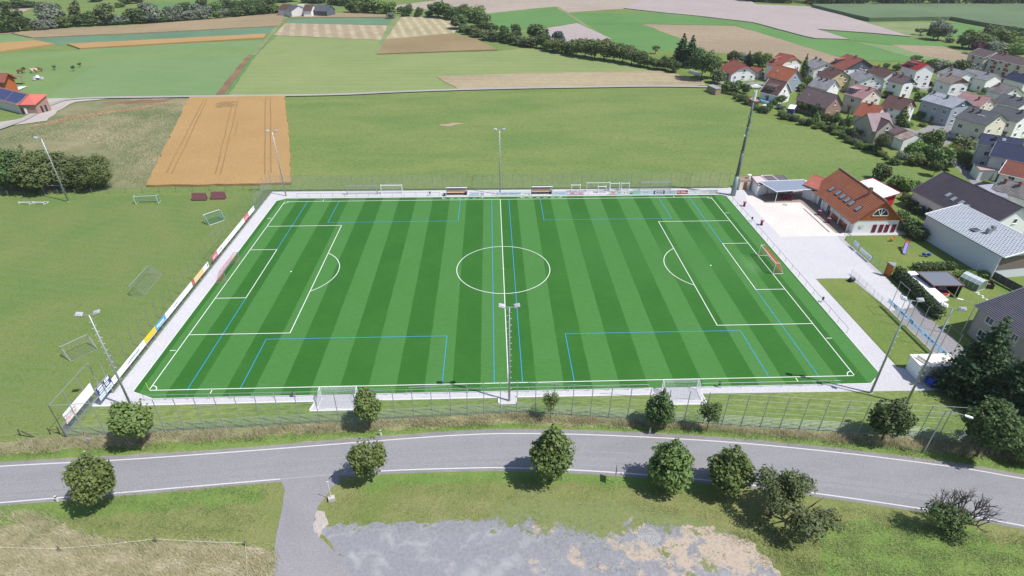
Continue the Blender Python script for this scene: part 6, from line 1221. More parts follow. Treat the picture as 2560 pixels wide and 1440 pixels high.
def trunkmesh(h, r, seed, spread=1.2, top=None, k=5):
    rr = random.Random(seed); b = MB(); z = h; b.bar((0, 0, 0), (rr.uniform(-.1, .1), 0, z), r, r*.7, n=8); top = top or h*2
    for i in range(k):
        t = 6.283*i/k+rr.uniform(-.3, .3); e = rr.uniform(.6, 1)*spread; m_ = (e*.5*math.cos(t), e*.5*math.sin(t), z+(top-z)*.35); b.bar((0, 0, z*.92), m_, r*.5, r*.32, n=5); b.bar(m_, (e*math.cos(t), e*math.sin(t), z+(top-z)*rr.uniform(.6, .85)), r*.32, r*.1, n=5)
    b.bar((0, 0, z*.95), (0, 0, top*.92), r*.6, r*.15, n=5); return b.mesh('trunk', bark, True)
PROTO = {}
def proto(kind, v, lm):
    key = (kind, v, lm)
    if key in PROTO: return PROTO[key]
    # unit trees: total height 10, crown radius as listed
    if kind == 'round': cv, tr = leaves(lobes_round(3.6, 2.0, 10, v*11+1, 22, .40), 4600, .25, v+1, shell=.6), trunkmesh(3.0, .17, v, 2.2, 8)
    elif kind == 'ovate': cv, tr = leaves(lobes_ovate(3.3, 1.9, 10, v*7+2, 24), 4600, .23, v+20, shell=.6), trunkmesh(2.6, .15, v, 1.6, 8)
    elif kind == 'thin': cv, tr = leaves(lobes_round(2.2, 3.0, 9.6, v*3+5, 7, .6), 1500, .20, v+30, shell=.2), trunkmesh(3.2, .10, v, 1.6, 9)
    elif kind == 'apple': cv, tr = leaves(lobes_round(4.6, 2.2, 10, v*5+3, 14, .42)[1:], 3600, .22, v+40, shell=.3), trunkmesh(2.8, .3, v, 3.2, 7, 6)
    elif kind == 'big': cv, tr = leaves(lobes_round(4.6, .9, 10, v*13+4, 14, .42), 2600, .38, v+50), trunkmesh(2.0, .28, v, 2.5, 8)
    elif kind == 'far': cv, tr = leaves(lobes_round(4.8, .3, 10, v*17+6, 13, .45), 1400, .55, v+60), trunkmesh(1.5, .3, v, 2.0, 7)
    elif kind == 'poplar': cv, tr = leaves(lobes_round(2.0, 1.0, 10, v*17+6, 8, .5), 1000, .4, v+61), trunkmesh(1.5, .25, v, 1.0, 8)
    elif kind == 'conifer': cv, tr = leaves(lobes_cone(3.4, .7, 10, v*3+8, 14, 11), 12000, .17, v+70, shell=.35, outw=.5), trunkmesh(1.5, .2, v, .4, 9, 2)
    elif kind == 'farconifer': cv, tr = leaves(lobes_cone(3.6, .3, 10, v*3+8, 14, 11), 5000, .32, v+70, shell=.3, outw=.5), trunkmesh(1.5, .2, v, .4, 9, 2)
    elif kind == 'thuja': cv, tr = leaves(lobes_ovate(1.5, .1, 10, v+9, 4), 1500, .24, v+80), trunkmesh(.8, .12, v, .3, 8, 2)
    elif kind == 'bush': cv, tr = leaves(lobes_round(5.2, 0.2, 10, v*19+7, 11, .5), 1900, .5, v+90), trunkmesh(1.2, .3, v, 3, 7, 4)
    elif kind == 'bigbush': cv, tr = leaves(lobes_round(5.0, 0.2, 10, v*19+9, 16, .42), 7500, .24, v+95), trunkmesh(1.2, .2, v, 3, 8, 5)
    PROTO[key] = (np_mesh('crown', cv, len(cv)//4, LM[lm]), tr); return PROTO[key]
NAT = dict(round=(3.35, 10), ovate=(2.75, 10), thin=(2.4, 9.8), apple=(4.8, 10), big=(4.8, 10), far=(5, 10), poplar=(2.1, 10), conifer=(3.6, 10), farconifer=(3.5, 10), thuja=(1.5, 10), bush=(5.2, 10), bigbush=(5.0, 10))
tcount = [0]
def tree(lab, base, top, wpx, kind='round', lm='mid', v=None, name=None, group=None, cat='tree'):
    """base = image point of the foot, top = image row of the top, wpx = crown width in image pixels"""
    b = G(*base); h = max(.6, zat(b, top)); W = wpx/ppm(b); tcount[0] += 1; i = tcount[0]; v = i % 3 if v is None else v
    cr, tr = proto(kind, v, lm); rx, hz = NAT[kind]; sx = W/2/rx; sz = h/10
    nm = name or {'conifer': 'spruce_tree', 'farconifer': 'spruce_tree', 'thuja': 'thuja_tree', 'bush': 'bush', 'bigbush': 'bush', 'apple': 'fruit_tree', 'poplar': 'poplar_tree'}.get(kind, 'leafy_tree')
    r = thing(nm, lab, cat if kind not in ('bush', 'bigbush') else 'bush', (b.x, b.y, 0), 0, group)
    rz = (i*2.39) % 6.28
    link('crown', cr, r, None, rz, (sx, sx, sz)); link('trunk', tr, r, None, rz, (sx if kind != 'apple' else sx, sx, sz)); return r
# roadside trees
RS = 'young trees along the road'
for lab, base, top, wd, kd, lm in [
 ('round maple before the ball fence, leftmost tree beyond the road', (357, 1112), 1008, 100, 'round', 'maple'),
 ('maple overlapping the road at far left, with tufted top shoots', (262, 1268), 1145, 98, 'round', 'maple'),
 ('small round maple in front of the fence beside the near goal bay', (925, 1068), 978, 72, 'round', 'maple'),
 ('round maple standing over the road beside the side road junction', (930, 1205), 1102, 88, 'round', 'maple'),
 ('thin sparse young tree in front of the fence, right of the halfway line', (1375, 1050), 976, 44, 'thin', 'maple'),
 ('largest maple on the near road edge, below the halfway line', (1377, 1202), 1066, 106, 'ovate', 'mid'),
 ('pointed young linden in front of the right goal bay', (1644, 1066), 974, 68, 'ovate', 'dark'),
 ('broad pointed linden on the near road edge, left of a similar pair', (1668, 1216), 1100, 106, 'ovate', 'mid'),
 ('small open linden in front of the fence, right of the right goal bay', (1766, 1078), 1003, 56, 'thin', 'dark'),
 ('pointed linden on the near road edge, right one of the similar pair', (1812, 1226), 1118, 104, 'ovate', 'mid'),
 ('dark round maple in front of the fence near the street lamp', (2204, 1100), 1004, 96, 'round', 'dark'),
 ('tall broad tree at the verge below the dark conifers', (2440, 1140), 1010, 118, 'round', 'dark')]: tree(lab, base, top, wd, kd, lm, group=RS)
# conifers at the right
tree('largest dark spruce beside the white hut at the right edge', (2418, 980), 790, 180, 'conifer', 'conifer', group='dark conifers at the right edge')
tree('second dark spruce at the right edge, behind the largest one', (2505, 1040), 868, 180, 'conifer', 'conifer', group='dark conifers at the right edge')
tree('lower spruce at the right edge beside the beige building', (2575, 1090), 905, 170, 'conifer', 'conifer', group='dark conifers at the right edge')
tree('low broad bush at the foot of the dark spruces', (2500, 1125), 1050, 120, 'bigbush', 'dark')
tree('bush at the verge on the right edge of the picture', (2550, 1150), 1075, 90, 'bigbush', 'mid')
# old orchard trees at lower right
tree('old apple tree on the near road verge with a cut stump', (1925, 1290), 1184, 130, 'apple', 'olive')
tree('spreading old apple tree right of the first one', (1985, 1308), 1226, 195, 'apple', 'olive')
def deadtree():
    b0 = G(2375, 1330); r = thing('half_dead_tree', 'half dead fruit tree with bare grey branches on the near verge', 'tree', (b0.x, b0.y, 0)); rr = random.Random(5); b = MB()
    def grow(p, d, L_, rad, k):
        q = p+d*L_; b.bar(p, q, rad, rad*.62, n=5)
        if k == 0: return
        for i in range(3 if k > 1 else 2):
            nd = (d+Vector((rr.uniform(-.75, .75), rr.uniform(-.7, .7), rr.uniform(-.15, .55)))).normalized(); grow(p.lerp(q, rr.uniform(.6, 1)), nd, L_*rr.uniform(.62, .85), rad*.6, k-1)
    grow(Vector((0, 0, 0)), Vector((-.15, 0, 1)).normalized(), 1.2, .2, 0)
    for d in ((.9, .1, .75), (.75, -.25, .4), (.3, .3, 1), (-.6, 0, .8), (-.3, .2, 1)): grow(Vector((-.1, 0, 1.1)), Vector(d).normalized(), 1.35, .12, 4)
    b.build('branches', mat('dead wood', (.10, .09, .085), .9), r)
    cv = leaves([((-1.9, .2, 2.6), (1.1, 1.0, .9)), ((-.9, 0, 2.0), (1.2, 1.1, 1.0)), ((-.2, .1, 1.2), (1.0, .9, .9)), ((-1.3, .1, 3.2), (.6, .6, .5)), ((.4, 0, 2.2), (.8, .8, .6)), ((-.2, -.6, .5), (1.1, .8, .6))], 3000, .10, 4, shell=.3)
    link('crown', np_mesh('crown', cv, len(cv)//4, LM['dark']), r); r.scale = (1.35, 1.35, 1.3)
deadtree()
# bush row at left
for i, (x, y, t, wd, lm) in enumerate([(20, 455, 385, 110, 'hazel'), (75, 468, 362, 130, 'dark'), (130, 472, 372, 130, 'hazel'), (185, 466, 385, 110, 'olive'), (225, 472, 400, 90, 'hazel'), (258, 468, 380, 84, 'hazel')]):
    tree(f'{ordn(i)} bush from the left in the dense bush row behind the training ground', (x, y), t, wd, 'bigbush', lm, group='bush row behind the training ground')
# small trees in the pasture
for lab, q, t in [('small tree beside the brown cow in the pasture', (62, 182), 166), ('lone sapling right of the cows', (138, 175), 162), ('bare leaning sapling in the pasture', (185, 178), 162), ('thin sapling on the right of the pasture row', (201, 168), 156)]: tree(lab, q, t, 11, 'thin', 'dark', group='saplings in the pasture')
# generic belts
def belt(prefix, items, group, kinds='far'):
    for i, it in enumerate(items):
        x, y, t, wd, lm = it[:5]; kd = it[5] if len(it) > 5 else kinds; n_ = {'dark': 'dark green', 'mid': 'green', 'grey': 'silvery', 'olive': 'olive green', 'bright': 'light green', 'hazel': 'yellow green', 'bluec': 'bluish', 'conifer': 'very dark', 'maple': 'green', 'purple': 'purple', 'thuja': 'yellowish'}[lm]
        tree(prefix.format(n=ordn(i), c=n_), (x, y), t, wd, kd, lm, group=group)
belt('{c} tree, {n} from the left in the front line of the far river trees', [(-5, 84, 44, 50, 'dark'), (22, 82, 30, 55, 'dark'), (48, 80, 16, 62, 'dark'), (72, 78, 40, 44, 'mid'), (88, 77, 46, 40, 'grey'), (108, 76, 48, 44, 'grey'), (130, 73, 46, 44, 'grey'), (140, 68, 16, 66, 'grey'), (160, 69, 40, 44, 'mid'), (182, 66, 34, 40, 'mid'), (200, 62, 2, 30, 'olive', 'poplar'), (212, 65, 30, 40, 'dark'), (236, 64, 26, 48, 'dark'), (258, 63, 42, 34, 'grey'), (270, 62, 4, 58, 'olive'), (292, 61, 34, 40, 'grey'), (312, 60, 38, 42, 'grey'), (332, 58, 20, 50, 'dark'), (352, 58, 18, 50, 'dark'), (368, 56, 38, 30, 'mid'), (385, 57, 10, 50, 'grey'), (394, 56, 36, 40, 'grey'), (415, 56, 40, 34, 'mid'), (432, 54, 14, 44, 'grey'), (447, 53, 8, 40, 'grey'), (462, 52, 28, 42, 'grey'), (484, 51, 24, 42, 'grey'), (505, 50, 18, 40, 'grey'), (520, 48, 10, 40, 'grey'), (545, 47, 26, 34, 'mid'), (562, 45, 20, 40, 'grey'), (590, 43, 18, 42, 'dark'), (612, 40, 10, 50, 'dark'), (636, 38, 6, 50, 'dark'), (660, 36, 4, 50, 'dark'), (682, 34, 10, 44, 'mid'), (702, 31, 14, 34, 'dark')], 'far river trees, front line')
belt('{c} tree, {n} from the left in the back line of the far river trees', [(18, 22, 2, 44, 'dark'), (42, 21, -3, 50, 'dark'), (70, 19, 0, 44, 'dark'), (95, 17, 4, 34, 'mid'), (118, 36, 4, 56, 'grey'), (135, 30, 6, 40, 'mid'), (240, 4, -12, 40, 'dark'), (300, 18, 6, 30, 'mid'), (316, 10, -6, 40, 'dark'), (346, 8, -8, 34, 'dark'), (372, 30, 4, 50, 'grey'), (424, 34, 16, 34, 'mid'), (462, 26, 4, 40, 'dark'), (492, 30, 6, 34, 'grey'), (508, 20, -4, 34, 'dark'), (540, 26, 2, 40, 'mid'), (565, 20, -4, 44, 'dark'), (596, 22, 0, 44, 'dark'), (622, 16, -6, 44, 'dark'), (648, 12, -8, 44, 'mid'), (676, 10, -10, 44, 'dark'), (704, 6, -10, 40, 'dark'), (728, 4, -12, 36, 'mid'), (770, 6, -12, 44, 'mid'), (796, 8, -10, 44, 'dark'), (836, 12, -10, 44, 'dark'), (862, 14, -8, 44, 'dark')], 'far river trees, back line')
belt('{c} tree, {n} from the left in the clump above the striped stubble', [(878, 31, 6, 34, 'dark'), (896, 33, 0, 46, 'mid'), (914, 33, 8, 40, 'olive'), (936, 34, -4, 54, 'mid'), (956, 35, -2, 54, 'bright'), (974, 36, 2, 44, 'mid'), (905, 14, -12, 50, 'dark'), (978, 46, 30, 25, 'grey'), (1003, 34, 14, 22, 'mid'), (1022, 40, 8, 28, 'dark'), (1012, 41, 30, 22, 'dark'), (1050, 41, 16, 24, 'dark'), (1042, 42, 30, 18, 'dark')], 'clump above the striped stubble')
rr5 = random.Random(12); sb = []
for (x0, y0, x1, y1, n) in ((1845, 252, 1935, 292, 6), (1945, 290, 2060, 328, 9), (2060, 322, 2160, 378, 12), (2160, 372, 2240, 412, 6)):
    for i in range(n):
        t = (i+rr5.random()*.6)/n; x, y = x0+(x1-x0)*t, y0+(y1-y0)*t+rr5.uniform(-6, 3); hh = rr5.uniform(9, 24); sb.append((x, y, y-hh, rr5.uniform(16, 30), rr5.choice(['dark', 'mid', 'olive', 'dark', 'hazel']), 'bush'))
belt('{c} shrub, {n} from the left along the garden edge of the big meadow', sb, 'shrubs along the meadow edge', 'bush')
gb = []
for (x, y) in ((1925, 232), (1958, 222), (2010, 236), (2018, 262), (1870, 196), (2060, 234), (2186, 240), (2214, 244), (2232, 262), (2208, 292), (2170, 306), (2270, 238), (2286, 228), (2330, 236), (2342, 262), (2374, 226), (2410, 216), (2442, 206), (2460, 236), (2480, 226), (2362, 290), (2410, 256), (2450, 262), (2480, 306), (2400, 300), (2420, 348), (2440, 356), (2540, 326), (2215, 170), (2240, 176), (2265, 186), (2460, 180), (2475, 190), (2150, 196), (2110, 196), (2040, 240), (2150, 250), (2390, 330), (2350, 346), (2300, 344)): gb.append((x, y, y-rr5.uniform(10, 20), rr5.uniform(16, 28), rr5.choice(['dark', 'mid', 'olive', 'mid', 'bright']), 'bush'))
belt('{c} garden bush, {n} in order among the village houses', gb, 'bushes among the village houses', 'bush')
belt('{c} tree, {n} along the winding hedge line from its far end', [(1072, 42, 26, 26, 'dark'), (1096, 44, 0, 56, 'dark'), (1118, 46, 4, 50, 'mid'), (1134, 50, 14, 44, 'dark'), (1158, 40, 8, 34, 'dark'), (1150, 60, 32, 40, 'dark'), (1172, 52, 14, 44, 'mid'), (1194, 56, 12, 52, 'mid'), (1148, 72, 34, 50, 'dark'), (1206, 66, 32, 52, 'dark'), (1160, 80, 60, 38, 'olive'), (1176, 86, 62, 40, 'olive'), (1196, 92, 70, 44, 'olive'), (1216, 72, 54, 40, 'dark'), (1222, 100, 72, 50, 'olive'), (1238, 76, 61, 20, 'dark'), (1244, 104, 78, 36, 'dark'), (1260, 104, 62, 34, 'dark'), (1288, 84, 57, 30, 'dark'), (1272, 108, 80, 40, 'dark'), (1300, 113, 88, 50, 'olive'), (1290, 96, 76, 36, 'dark'), (1326, 118, 90, 50, 'olive'), (1346, 104, 56, 62, 'dark'), (1360, 122, 84, 40, 'dark'), (1382, 128, 94, 50, 'hazel'), (1396, 106, 75, 36, 'bluec'), (1404, 133, 98, 46, 'hazel'), (1424, 136, 108, 34, 'olive')], 'winding hedge line trees')
belt('{c} tree, {n} from the left in the dense hedge block beside the mown meadow', [(1440, 140, 94, 52, 'hazel'), (1462, 143, 92, 56, 'hazel'), (1486, 147, 94, 54, 'hazel'), (1510, 150, 95, 56, 'hazel'), (1534, 153, 102, 52, 'dark'), (1556, 156, 108, 54, 'hazel'), (1578, 161, 112, 50, 'olive'), (1600, 166, 126, 46, 'dark'), (1618, 169, 138, 36, 'mid'), (1640, 173, 144, 38, 'dark'), (1662, 176, 138, 46, 'dark'), (1684, 181, 150, 40, 'dark'), (1600, 150, 124, 36, 'mid')], 'dense hedge block', 'big')
belt('{c} orchard tree, {n} from the left behind the hedge block', [(1638, 135, 112, 24, 'olive', 'apple'), (1740, 135, 118, 24, 'olive', 'apple'), (1828, 158, 124, 34, 'dark', 'big'), (1852, 158, 128, 30, 'grey', 'big'), (1868, 164, 126, 30, 'bluec', 'farconifer'), (1886, 168, 126, 30, 'mid', 'big'), (1898, 170, 138, 26, 'conifer', 'big'), (1912, 168, 130, 34, 'mid', 'big')], 'orchard trees at the village edge')
tree('left one of two tall dark spruces at the end of the hedge', (1700, 162), 82, 58, 'farconifer', 'conifer', group='spruces at the hedge end')
tree('right one of two tall dark spruces at the end of the hedge', (1722, 168), 86, 52, 'farconifer', 'conifer', group='spruces at the hedge end')
tree('big dark leafy tree with two trunks over the end of the lane', (1752, 200), 118, 66, 'round', 'dark')
tree('green tree right of the big one at the lane end', (1775, 196), 134, 44, 'round', 'mid')
belt('{c} garden tree, {n} from the left in the village gardens', [(1793, 208, 170, 42, 'olive'), (1822, 232, 200, 44, 'dark'), (1842, 230, 200, 34, 'mid'), (1862, 234, 206, 22, 'dark'), (1838, 248, 236, 14, 'dark', 'bush'), (1858, 252, 236, 26, 'olive', 'bush'), (1900, 192, 176, 16, 'mid', 'bush'), (2003, 200, 134, 20, 'dark', 'thuja'), (1998, 228, 206, 34, 'dark'), (2016, 216, 188, 26, 'mid'), (1948, 262, 236, 24, 'olive', 'round'), (1936, 262, 246, 16, 'bright', 'bush'), (2010, 282, 252, 36, 'olive', 'round'), (2036, 292, 256, 24, 'dark'), (2036, 310, 278, 24, 'thuja', 'thuja'), (2062, 308, 282, 26, 'dark'), (2084, 312, 280, 30, 'dark'), (2112, 318, 272, 9, 'bright', 'thuja'), (2104, 320, 296, 24, 'dark'), (2120, 322, 290, 16, 'mid'), (2228, 304, 270, 11, 'bright', 'thuja'), (2250, 314, 266, 34, 'mid', 'thuja'), (2258, 305, 280, 20, 'conifer', 'thuja'), (2268, 318, 304, 24, 'mid', 'bush'), (2295, 252, 226, 32, 'mid'), (2312, 212, 200, 32, 'purple'), (2298, 208, 198, 20, 'dark'), (2300, 298, 276, 26, 'mid', 'bush'), (2318, 296, 286, 20, 'mid', 'bush'), (2332, 306, 292, 18, 'bright', 'bush'), (2306, 316, 306, 22, 'mid', 'bush'), (2322, 380, 318, 52, 'mid'), (2296, 368, 336, 30, 'grey'), (2196, 384, 332, 34, 'olive', 'round'), (2136, 350, 318, 30, 'olive', 'apple'), (2248, 410, 376, 34, 'grey', 'thin'), (2282, 398, 350, 52, 'bright'), (2286, 412, 380, 46, 'mid'), (2345, 420, 364, 60, 'mid'), (2318, 408, 360, 48, 'dark'), (2332, 440, 400, 30, 'dark', 'round'), (2366, 424, 392, 34, 'grey'), (2402, 376, 340, 60, 'olive'), (2200, 448, 408, 46, 'dark'), (2236, 468, 440, 44, 'mid'), (2258, 476, 440, 44, 'bright'), (2288, 476, 450, 34, 'dark'), (2262, 500, 482, 30, 'olive'), (2272, 520, 496, 36, 'dark'), (2296, 534, 512, 36, 'dark'), (2316, 538, 522, 26, 'bright'), (2246, 560, 524, 40, 'mid'), (2272, 574, 540, 50, 'mid'), (2282, 590, 560, 50, 'dark'), (2428, 262, 234, 22, 'bright', 'round'), (2448, 216, 198, 30, 'bright'), (2396, 192, 146, 52, 'dark'), (2330, 172, 146, 40, 'olive'), (2352, 180, 150, 44, 'grey'), (2372, 186, 154, 40, 'olive'), (2292, 148, 138, 26, 'dark', 'bush'), (2422, 196, 158, 40, 'grey'), (2505, 182, 156, 50, 'bright'), (2386, 236, 222, 20, 'mid', 'bush')], 'garden trees', 'far')
belt('{c} tree, {n} from the left in the grove beyond the apartment block', [(2300, 88, 68, 32, 'dark', 'apple'), (2343, 100, 46, 58, 'grey', 'big'), (2332, 100, 60, 44, 'mid', 'big'), (2380, 92, 70, 20, 'mid', 'thin'), (2372, 106, 94, 26, 'dark', 'bush'), (2420, 122, 70, 66, 'mid', 'big'), (2404, 120, 84, 44, 'dark', 'big'), (2450, 124, 82, 60, 'mid', 'big'), (2478, 108, 60, 56, 'olive', 'big'), (2492, 122, 68, 66, 'mid', 'big'), (2526, 84, 64, 28, 'dark', 'big'), (2510, 126, 98, 9, 'conifer', 'thuja'), (2536, 118, 88, 56, 'bright', 'big'), (2530, 140, 104, 60, 'bright', 'big'), (2556, 134, 96, 60, 'mid', 'big'), (2480, 138, 100, 56, 'grey', 'big'), (2440, 136, 100, 40, 'purple', 'big'), (2560, 100, 76, 44, 'dark', 'big')], 'grove beyond the apartment block')
# far wood at top right: reads as one mass
def wood():
    rr = random.Random(4); lb = []
    for i in range(190):
        x = 1850+rr.random()*1250; yy = (15 if x > 2060 else 2+(x-1850)*.06)-30*rr.random()**1.9
        p = G(x, yy); h = rr.uniform(11, 17); w_ = rr.uniform(5, 9); lb.append(((p.x, p.y, h*.5), (w_, w_, h*.55)))
    cv = leaves(lb, 50000, 1.15, 9, shell=.6); stuff(link('far_wood', np_mesh('far_wood', cv, len(cv)//4, LM['dark'])), 'dark wood along the far edge of the maize field')
wood()
# dark hedge along the driveway, hedges in gardens
def hedge(lab, p0, p1, w_, h, lm='dark', n=4200, size=.17):
    a, c = Vector(p0[:2]), Vector(p1[:2]); k = max(3, int((c-a).length/(w_*.55))); rr = random.Random(k)
    lb = [((*(a.lerp(c, i/k)-a), h*rr.uniform(.42, .5)), (w_*.62, w_*.62, h*rr.uniform(.48, .58))) for i in range(k+1)]
    r = thing('hedge', lab, 'hedge', (a.x, a.y, 0)); cv = leaves(lb, n, size, k, shell=.7); link('foliage', np_mesh('foliage', cv, len(cv)//4, LM[lm]), r)
    b = MB()
    for i in range(k+1): q = a.lerp(c, i/k)-a; b.bar((*q, 0), (*q, h*.7), .06, n=5)
    b.build('stems', bark, r)
hedge('long dark hedge between the driveway and the white tent roof', q5(935, 590, 0), q5(1420, 1090, 0), 1.7, 2.5, 'conifer', 9000)
hedge('low green hedge above the dark carport', q5(1180, 480, 0), q5(1620, 470, 0), 1.6, 1.5, 'dark', 3000)
hedge('bright green shrub row at the foot of the modern house', G(*g9(440, 650)), G(*g9(1190, 650)), 1.2, 1.3, 'bright', 3000)
hedge('clipped hedge with a sunlit yellow green top beside the street', G(2378, 378), G(2408, 412), 2.2, 2.6, 'thuja', 3000)
hedge('dark hedge shading the driveway of the blue roofed house', G(2400, 392), G(2420, 410), 2.5, 2.8, 'dark', 2500)
hedge('long low hedge between the meadow and the bungalow garden', G(1772, 226), G(1842, 240), 1.6, 1.2, 'olive', 2500)
hedge('dark hedge below the white walls of the clubhouse and the modern house', G(2240, 560), G(2292, 598), 3.0, 3.0, 'dark', 5000)
hedge('garden hedge behind the large brick gabled house', G(2100, 330), G(2128, 336), 2.0, 2.0, 'mid', 2500)
# cows
def cow(lab, q, rz, m):
    o = G(*q); me = bpy.data.meshes.new('cow'); P = [(0, 0, 1.05), (-.75, 0, 1.1), (.7, 0, 1.15), (1.15, 0, 1.35), (1.5, 0, 1.2), (1.75, 0, 1.0), (-.7, .2, .55), (-.72, .2, .05), (-.7, -.2, .55), (-.72, -.2, .05), (.6, .2, .55), (.6, .2, .05), (.6, -.2, .55), (.6, -.2, .05), (-1.0, 0, 1.15), (-1.08, 0, .6)]
    E_ = [(0, 1), (0, 2), (2, 3), (3, 4), (4, 5), (1, 6), (6, 7), (1, 8), (8, 9), (2, 10), (10, 11), (2, 12), (12, 13), (1, 14), (14, 15)]; rad = [.42, .38, .36, .2, .17, .1, .13, .07, .13, .07, .11, .07, .11, .07, .05, .04]
    me.from_pydata(P, E_, []); ob = link('cow', me); ob.modifiers.new('s', 'SKIN'); 
    sv = me.skin_vertices[0].data if me.skin_vertices else None
    if sv is None:
        bpy.context.view_layer.update()
    for i, v in enumerate(me.skin_vertices[0].data): v.radius = (rad[i], rad[i]); v.use_root = i == 0
    ob.modifiers.new('u', 'SUBSURF').levels = 1; ob.modifiers['u'].render_levels = 1
    bpy.context.view_layer.update(); nm = bpy.data.meshes.new_from_object(ob.evaluated_get(bpy.context.evaluated_depsgraph_get())); bpy.data.objects.remove(ob); nm.materials.clear(); nm.materials.append(m)
    nm.name = 'cow'; k = link('cow', nm, None, (o.x, o.y, .03), rz, 1.25); tag(k, lab, 'cow', 'cows in the pasture')
cb = mat('brown hide', (.22, .09, .04), .8, var=.3, scale=2); cw = mat('cream patched hide', (.62, .50, .36), .8, var=.45, scale=1.6)
try:
    cow('brown cow left of the small tree', (52, 184), .1, cb); cow('cream and brown cow, left of the close pair', (82, 183), 2.6, cw); cow('pale patched cow, right of the close pair', (91, 181), 2.9, cw); cow('brown cow on the right of the herd', (100, 179), 3.2, cb)
except Exception as ex: print('cow', ex)
# grass: single blades nobody could count, in wind-leaning clumps
def blades(name, lab, polys, n, h, wd, m, seed, clump=.35, lean=.35):
    rg = np.random.default_rng(seed); pts = []
    from mathutils.geometry import tessellate_polygon
    for P in polys:
        tr = tessellate_polygon([[Vector((p[0], p[1], 0)) for p in P]]); A = np.array([[P[i][0], P[i][1]] for t in tr for i in t]).reshape(-1, 3, 2)
        ar = .5*np.abs(np.cross(A[:, 1]-A[:, 0], A[:, 2]-A[:, 0])); k = rg.choice(len(A), int(n*ar.sum()), p=ar/ar.sum()); u, v = rg.random(len(k)), rg.random(len(k)); f = u+v > 1; u[f], v[f] = 1-u[f], 1-v[f]
        pts.append(A[k, 0]+(A[k, 1]-A[k, 0])*u[:, None]+(A[k, 2]-A[k, 0])*v[:, None])
    C = np.concatenate(pts); s = np.sin(C[:, 0]*.9+1.3*np.sin(C[:, 1]*1.7))+np.sin(C[:, 1]*2.3+C[:, 0]*.31); C = C[s+rg.normal(size=len(C))*.9 > -.3]
    per = 4; N_ = len(C)*per; c = np.repeat(C, per, 0)+rg.normal(size=(N_, 2))*clump; hh = h*rg.uniform(.5, 1.2, N_); a = rg.uniform(0, 6.28, N_); dx, dy = np.cos(a)*wd, np.sin(a)*wd; lx = rg.normal(size=N_)*lean*.5-lean*.6; ly = rg.normal(size=N_)*lean*.5
    V = np.zeros((N_, 3, 3)); V[:, 0, 0] = c[:, 0]-dx; V[:, 0, 1] = c[:, 1]-dy; V[:, 1, 0] = c[:, 0]+dx; V[:, 1, 1] = c[:, 1]+dy; V[:, 2, 0] = c[:, 0]+lx*hh; V[:, 2, 1] = c[:, 1]+ly*hh; V[:, 2, 2] = hh
    stuff(link(name, np_mesh(name, V.reshape(-1, 3), N_, m, 3)), lab); return N_
dry = leafmat('dry grass stalks', (.58, .53, .36), (.72, .66, .48), .8); grn = leafmat('fresh grass blades', (.20, .27, .10), (.28, .345, .14), .8)
for g_m in (dry, grn):
    [setattr(n_.inputs[0], 'default_value', .45) for n_ in g_m.node_tree.nodes if n_.type == 'MIX_SHADER']
dry.node_tree.nodes['Principled BSDF'].inputs['Specular IOR Level'].default_value = .05
vg = [[(-75, -43.9), (-59, -42.7), (-8, -40.5), (1, -40.0), (64, -47.6), (75, -49), (75, -53.4), (64, -51.7), (28, -45), (12, -43.2), (0, -42.4), (-15, -42.9), (-50, -45.2), (-75, -46.2)]]
vgt = [[(-75, -43.9), (-59, -42.7), (-8, -40.5), (1, -40.0), (64, -47.6), (75, -49), (75, -52.2), (64, -50.3), (28, -44.0), (12, -42.4), (0, -41.6), (-15, -42.0), (-50, -44.3), (-75, -45.2)]]
blades('dry_verge_grass', 'tall dry grass along the verge between the fence and the road', vgt, 44, .6, .024, dry, 1, lean=.25)
blades('green_verge_grass', 'green grass tufts in the verge between the fence and the road', vg, 26, .36, .024, grn, 2)
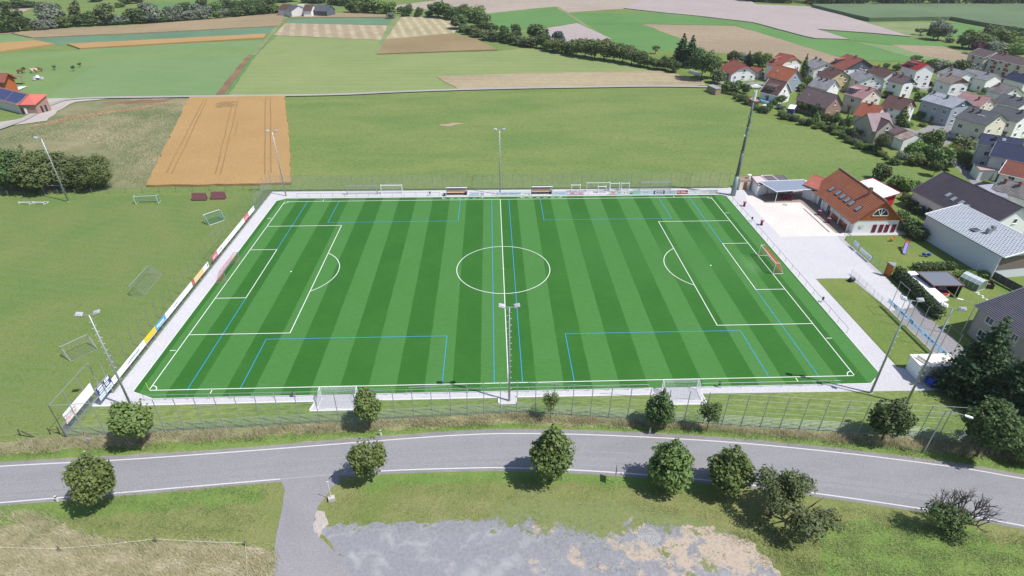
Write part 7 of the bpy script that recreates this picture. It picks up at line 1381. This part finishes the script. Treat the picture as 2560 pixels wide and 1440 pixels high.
lm_ = [[G(-60, 1285), G(90, 1285), G(190, 1330), G(330, 1365), G(480, 1350), G(640, 1360), G(690, 1385), G(678, 1480), G(-60, 1480)]]
blades('dry_meadow_grass', 'tall dry grass in the lower left meadow', [[(p.x, p.y) for p in q] for q in lm_], 52, .6, .022, dry, 3, lean=.35)
blades('green_meadow_grass', 'green grass in the lower left meadow', [[(p.x, p.y) for p in q] for q in lm_]+[[(-60, -53.4), (-29.3, -51), (-29.6, -57.8), (-44, -59), (-60, -57)]], 24, .28, .022, grn, 4)
rt = [[G(*q).xy[:] for q in ((1880, 1300), (1990, 1330), (2120, 1270), (2300, 1300), (2420, 1330), (2600, 1345), (2640, 1470), (1960, 1470), (1900, 1400), (1830, 1340))]]
blades('rough_slope_grass', 'rough green and straw grass on the lower right slope', rt, 30, .28, .022, grn, 5, lean=.6)
blades('dry_slope_grass', 'straw coloured grass on the lower right slope', rt, 12, .36, .020, dry, 6, lean=.6)
mt = [[G(*q).xy[:] for q in ((850, 1205), (1000, 1200), (1280, 1190), (1500, 1195), (1800, 1240), (1880, 1300), (1900, 1370), (1760, 1310), (1500, 1260), (1330, 1230), (1230, 1295), (950, 1312), (810, 1290), (815, 1250))]]
blades('short_meadow_grass', 'short grass between the road and the gravel lot', mt, 24, .13, .022, grn, 7)
sc_ = [[G(*q).xy[:] for q in ((60, 325), (190, 285), (350, 262), (460, 256), (370, 462), (310, 460), (280, 380), (200, 350), (20, 360), (0, 335))]]
blades('scrub_weeds', 'rough weeds on the scrub land beside the wheat field', sc_, 1.8, .4, .06, grn, 8, 1.0)
blades('scrub_straw', 'straw coloured weeds on the scrub land beside the wheat field', sc_, 1.6, .35, .06, dry, 9, 1.0)

wd_ = [[G(*q).xy[:] for q in ((800, 1330), (850, 1302), (1000, 1300), (1200, 1296), (1290, 1232), (1400, 1246), (1620, 1258), (1760, 1296), (1870, 1346), (1950, 1430), (1500, 1430), (1300, 1330), (1200, 1325), (1000, 1330), (860, 1345))]]
blades('lot_weeds', 'low weeds creeping over the edge of the gravel lot', wd_, 9, .15, .025, grn, 11, clump=.22)
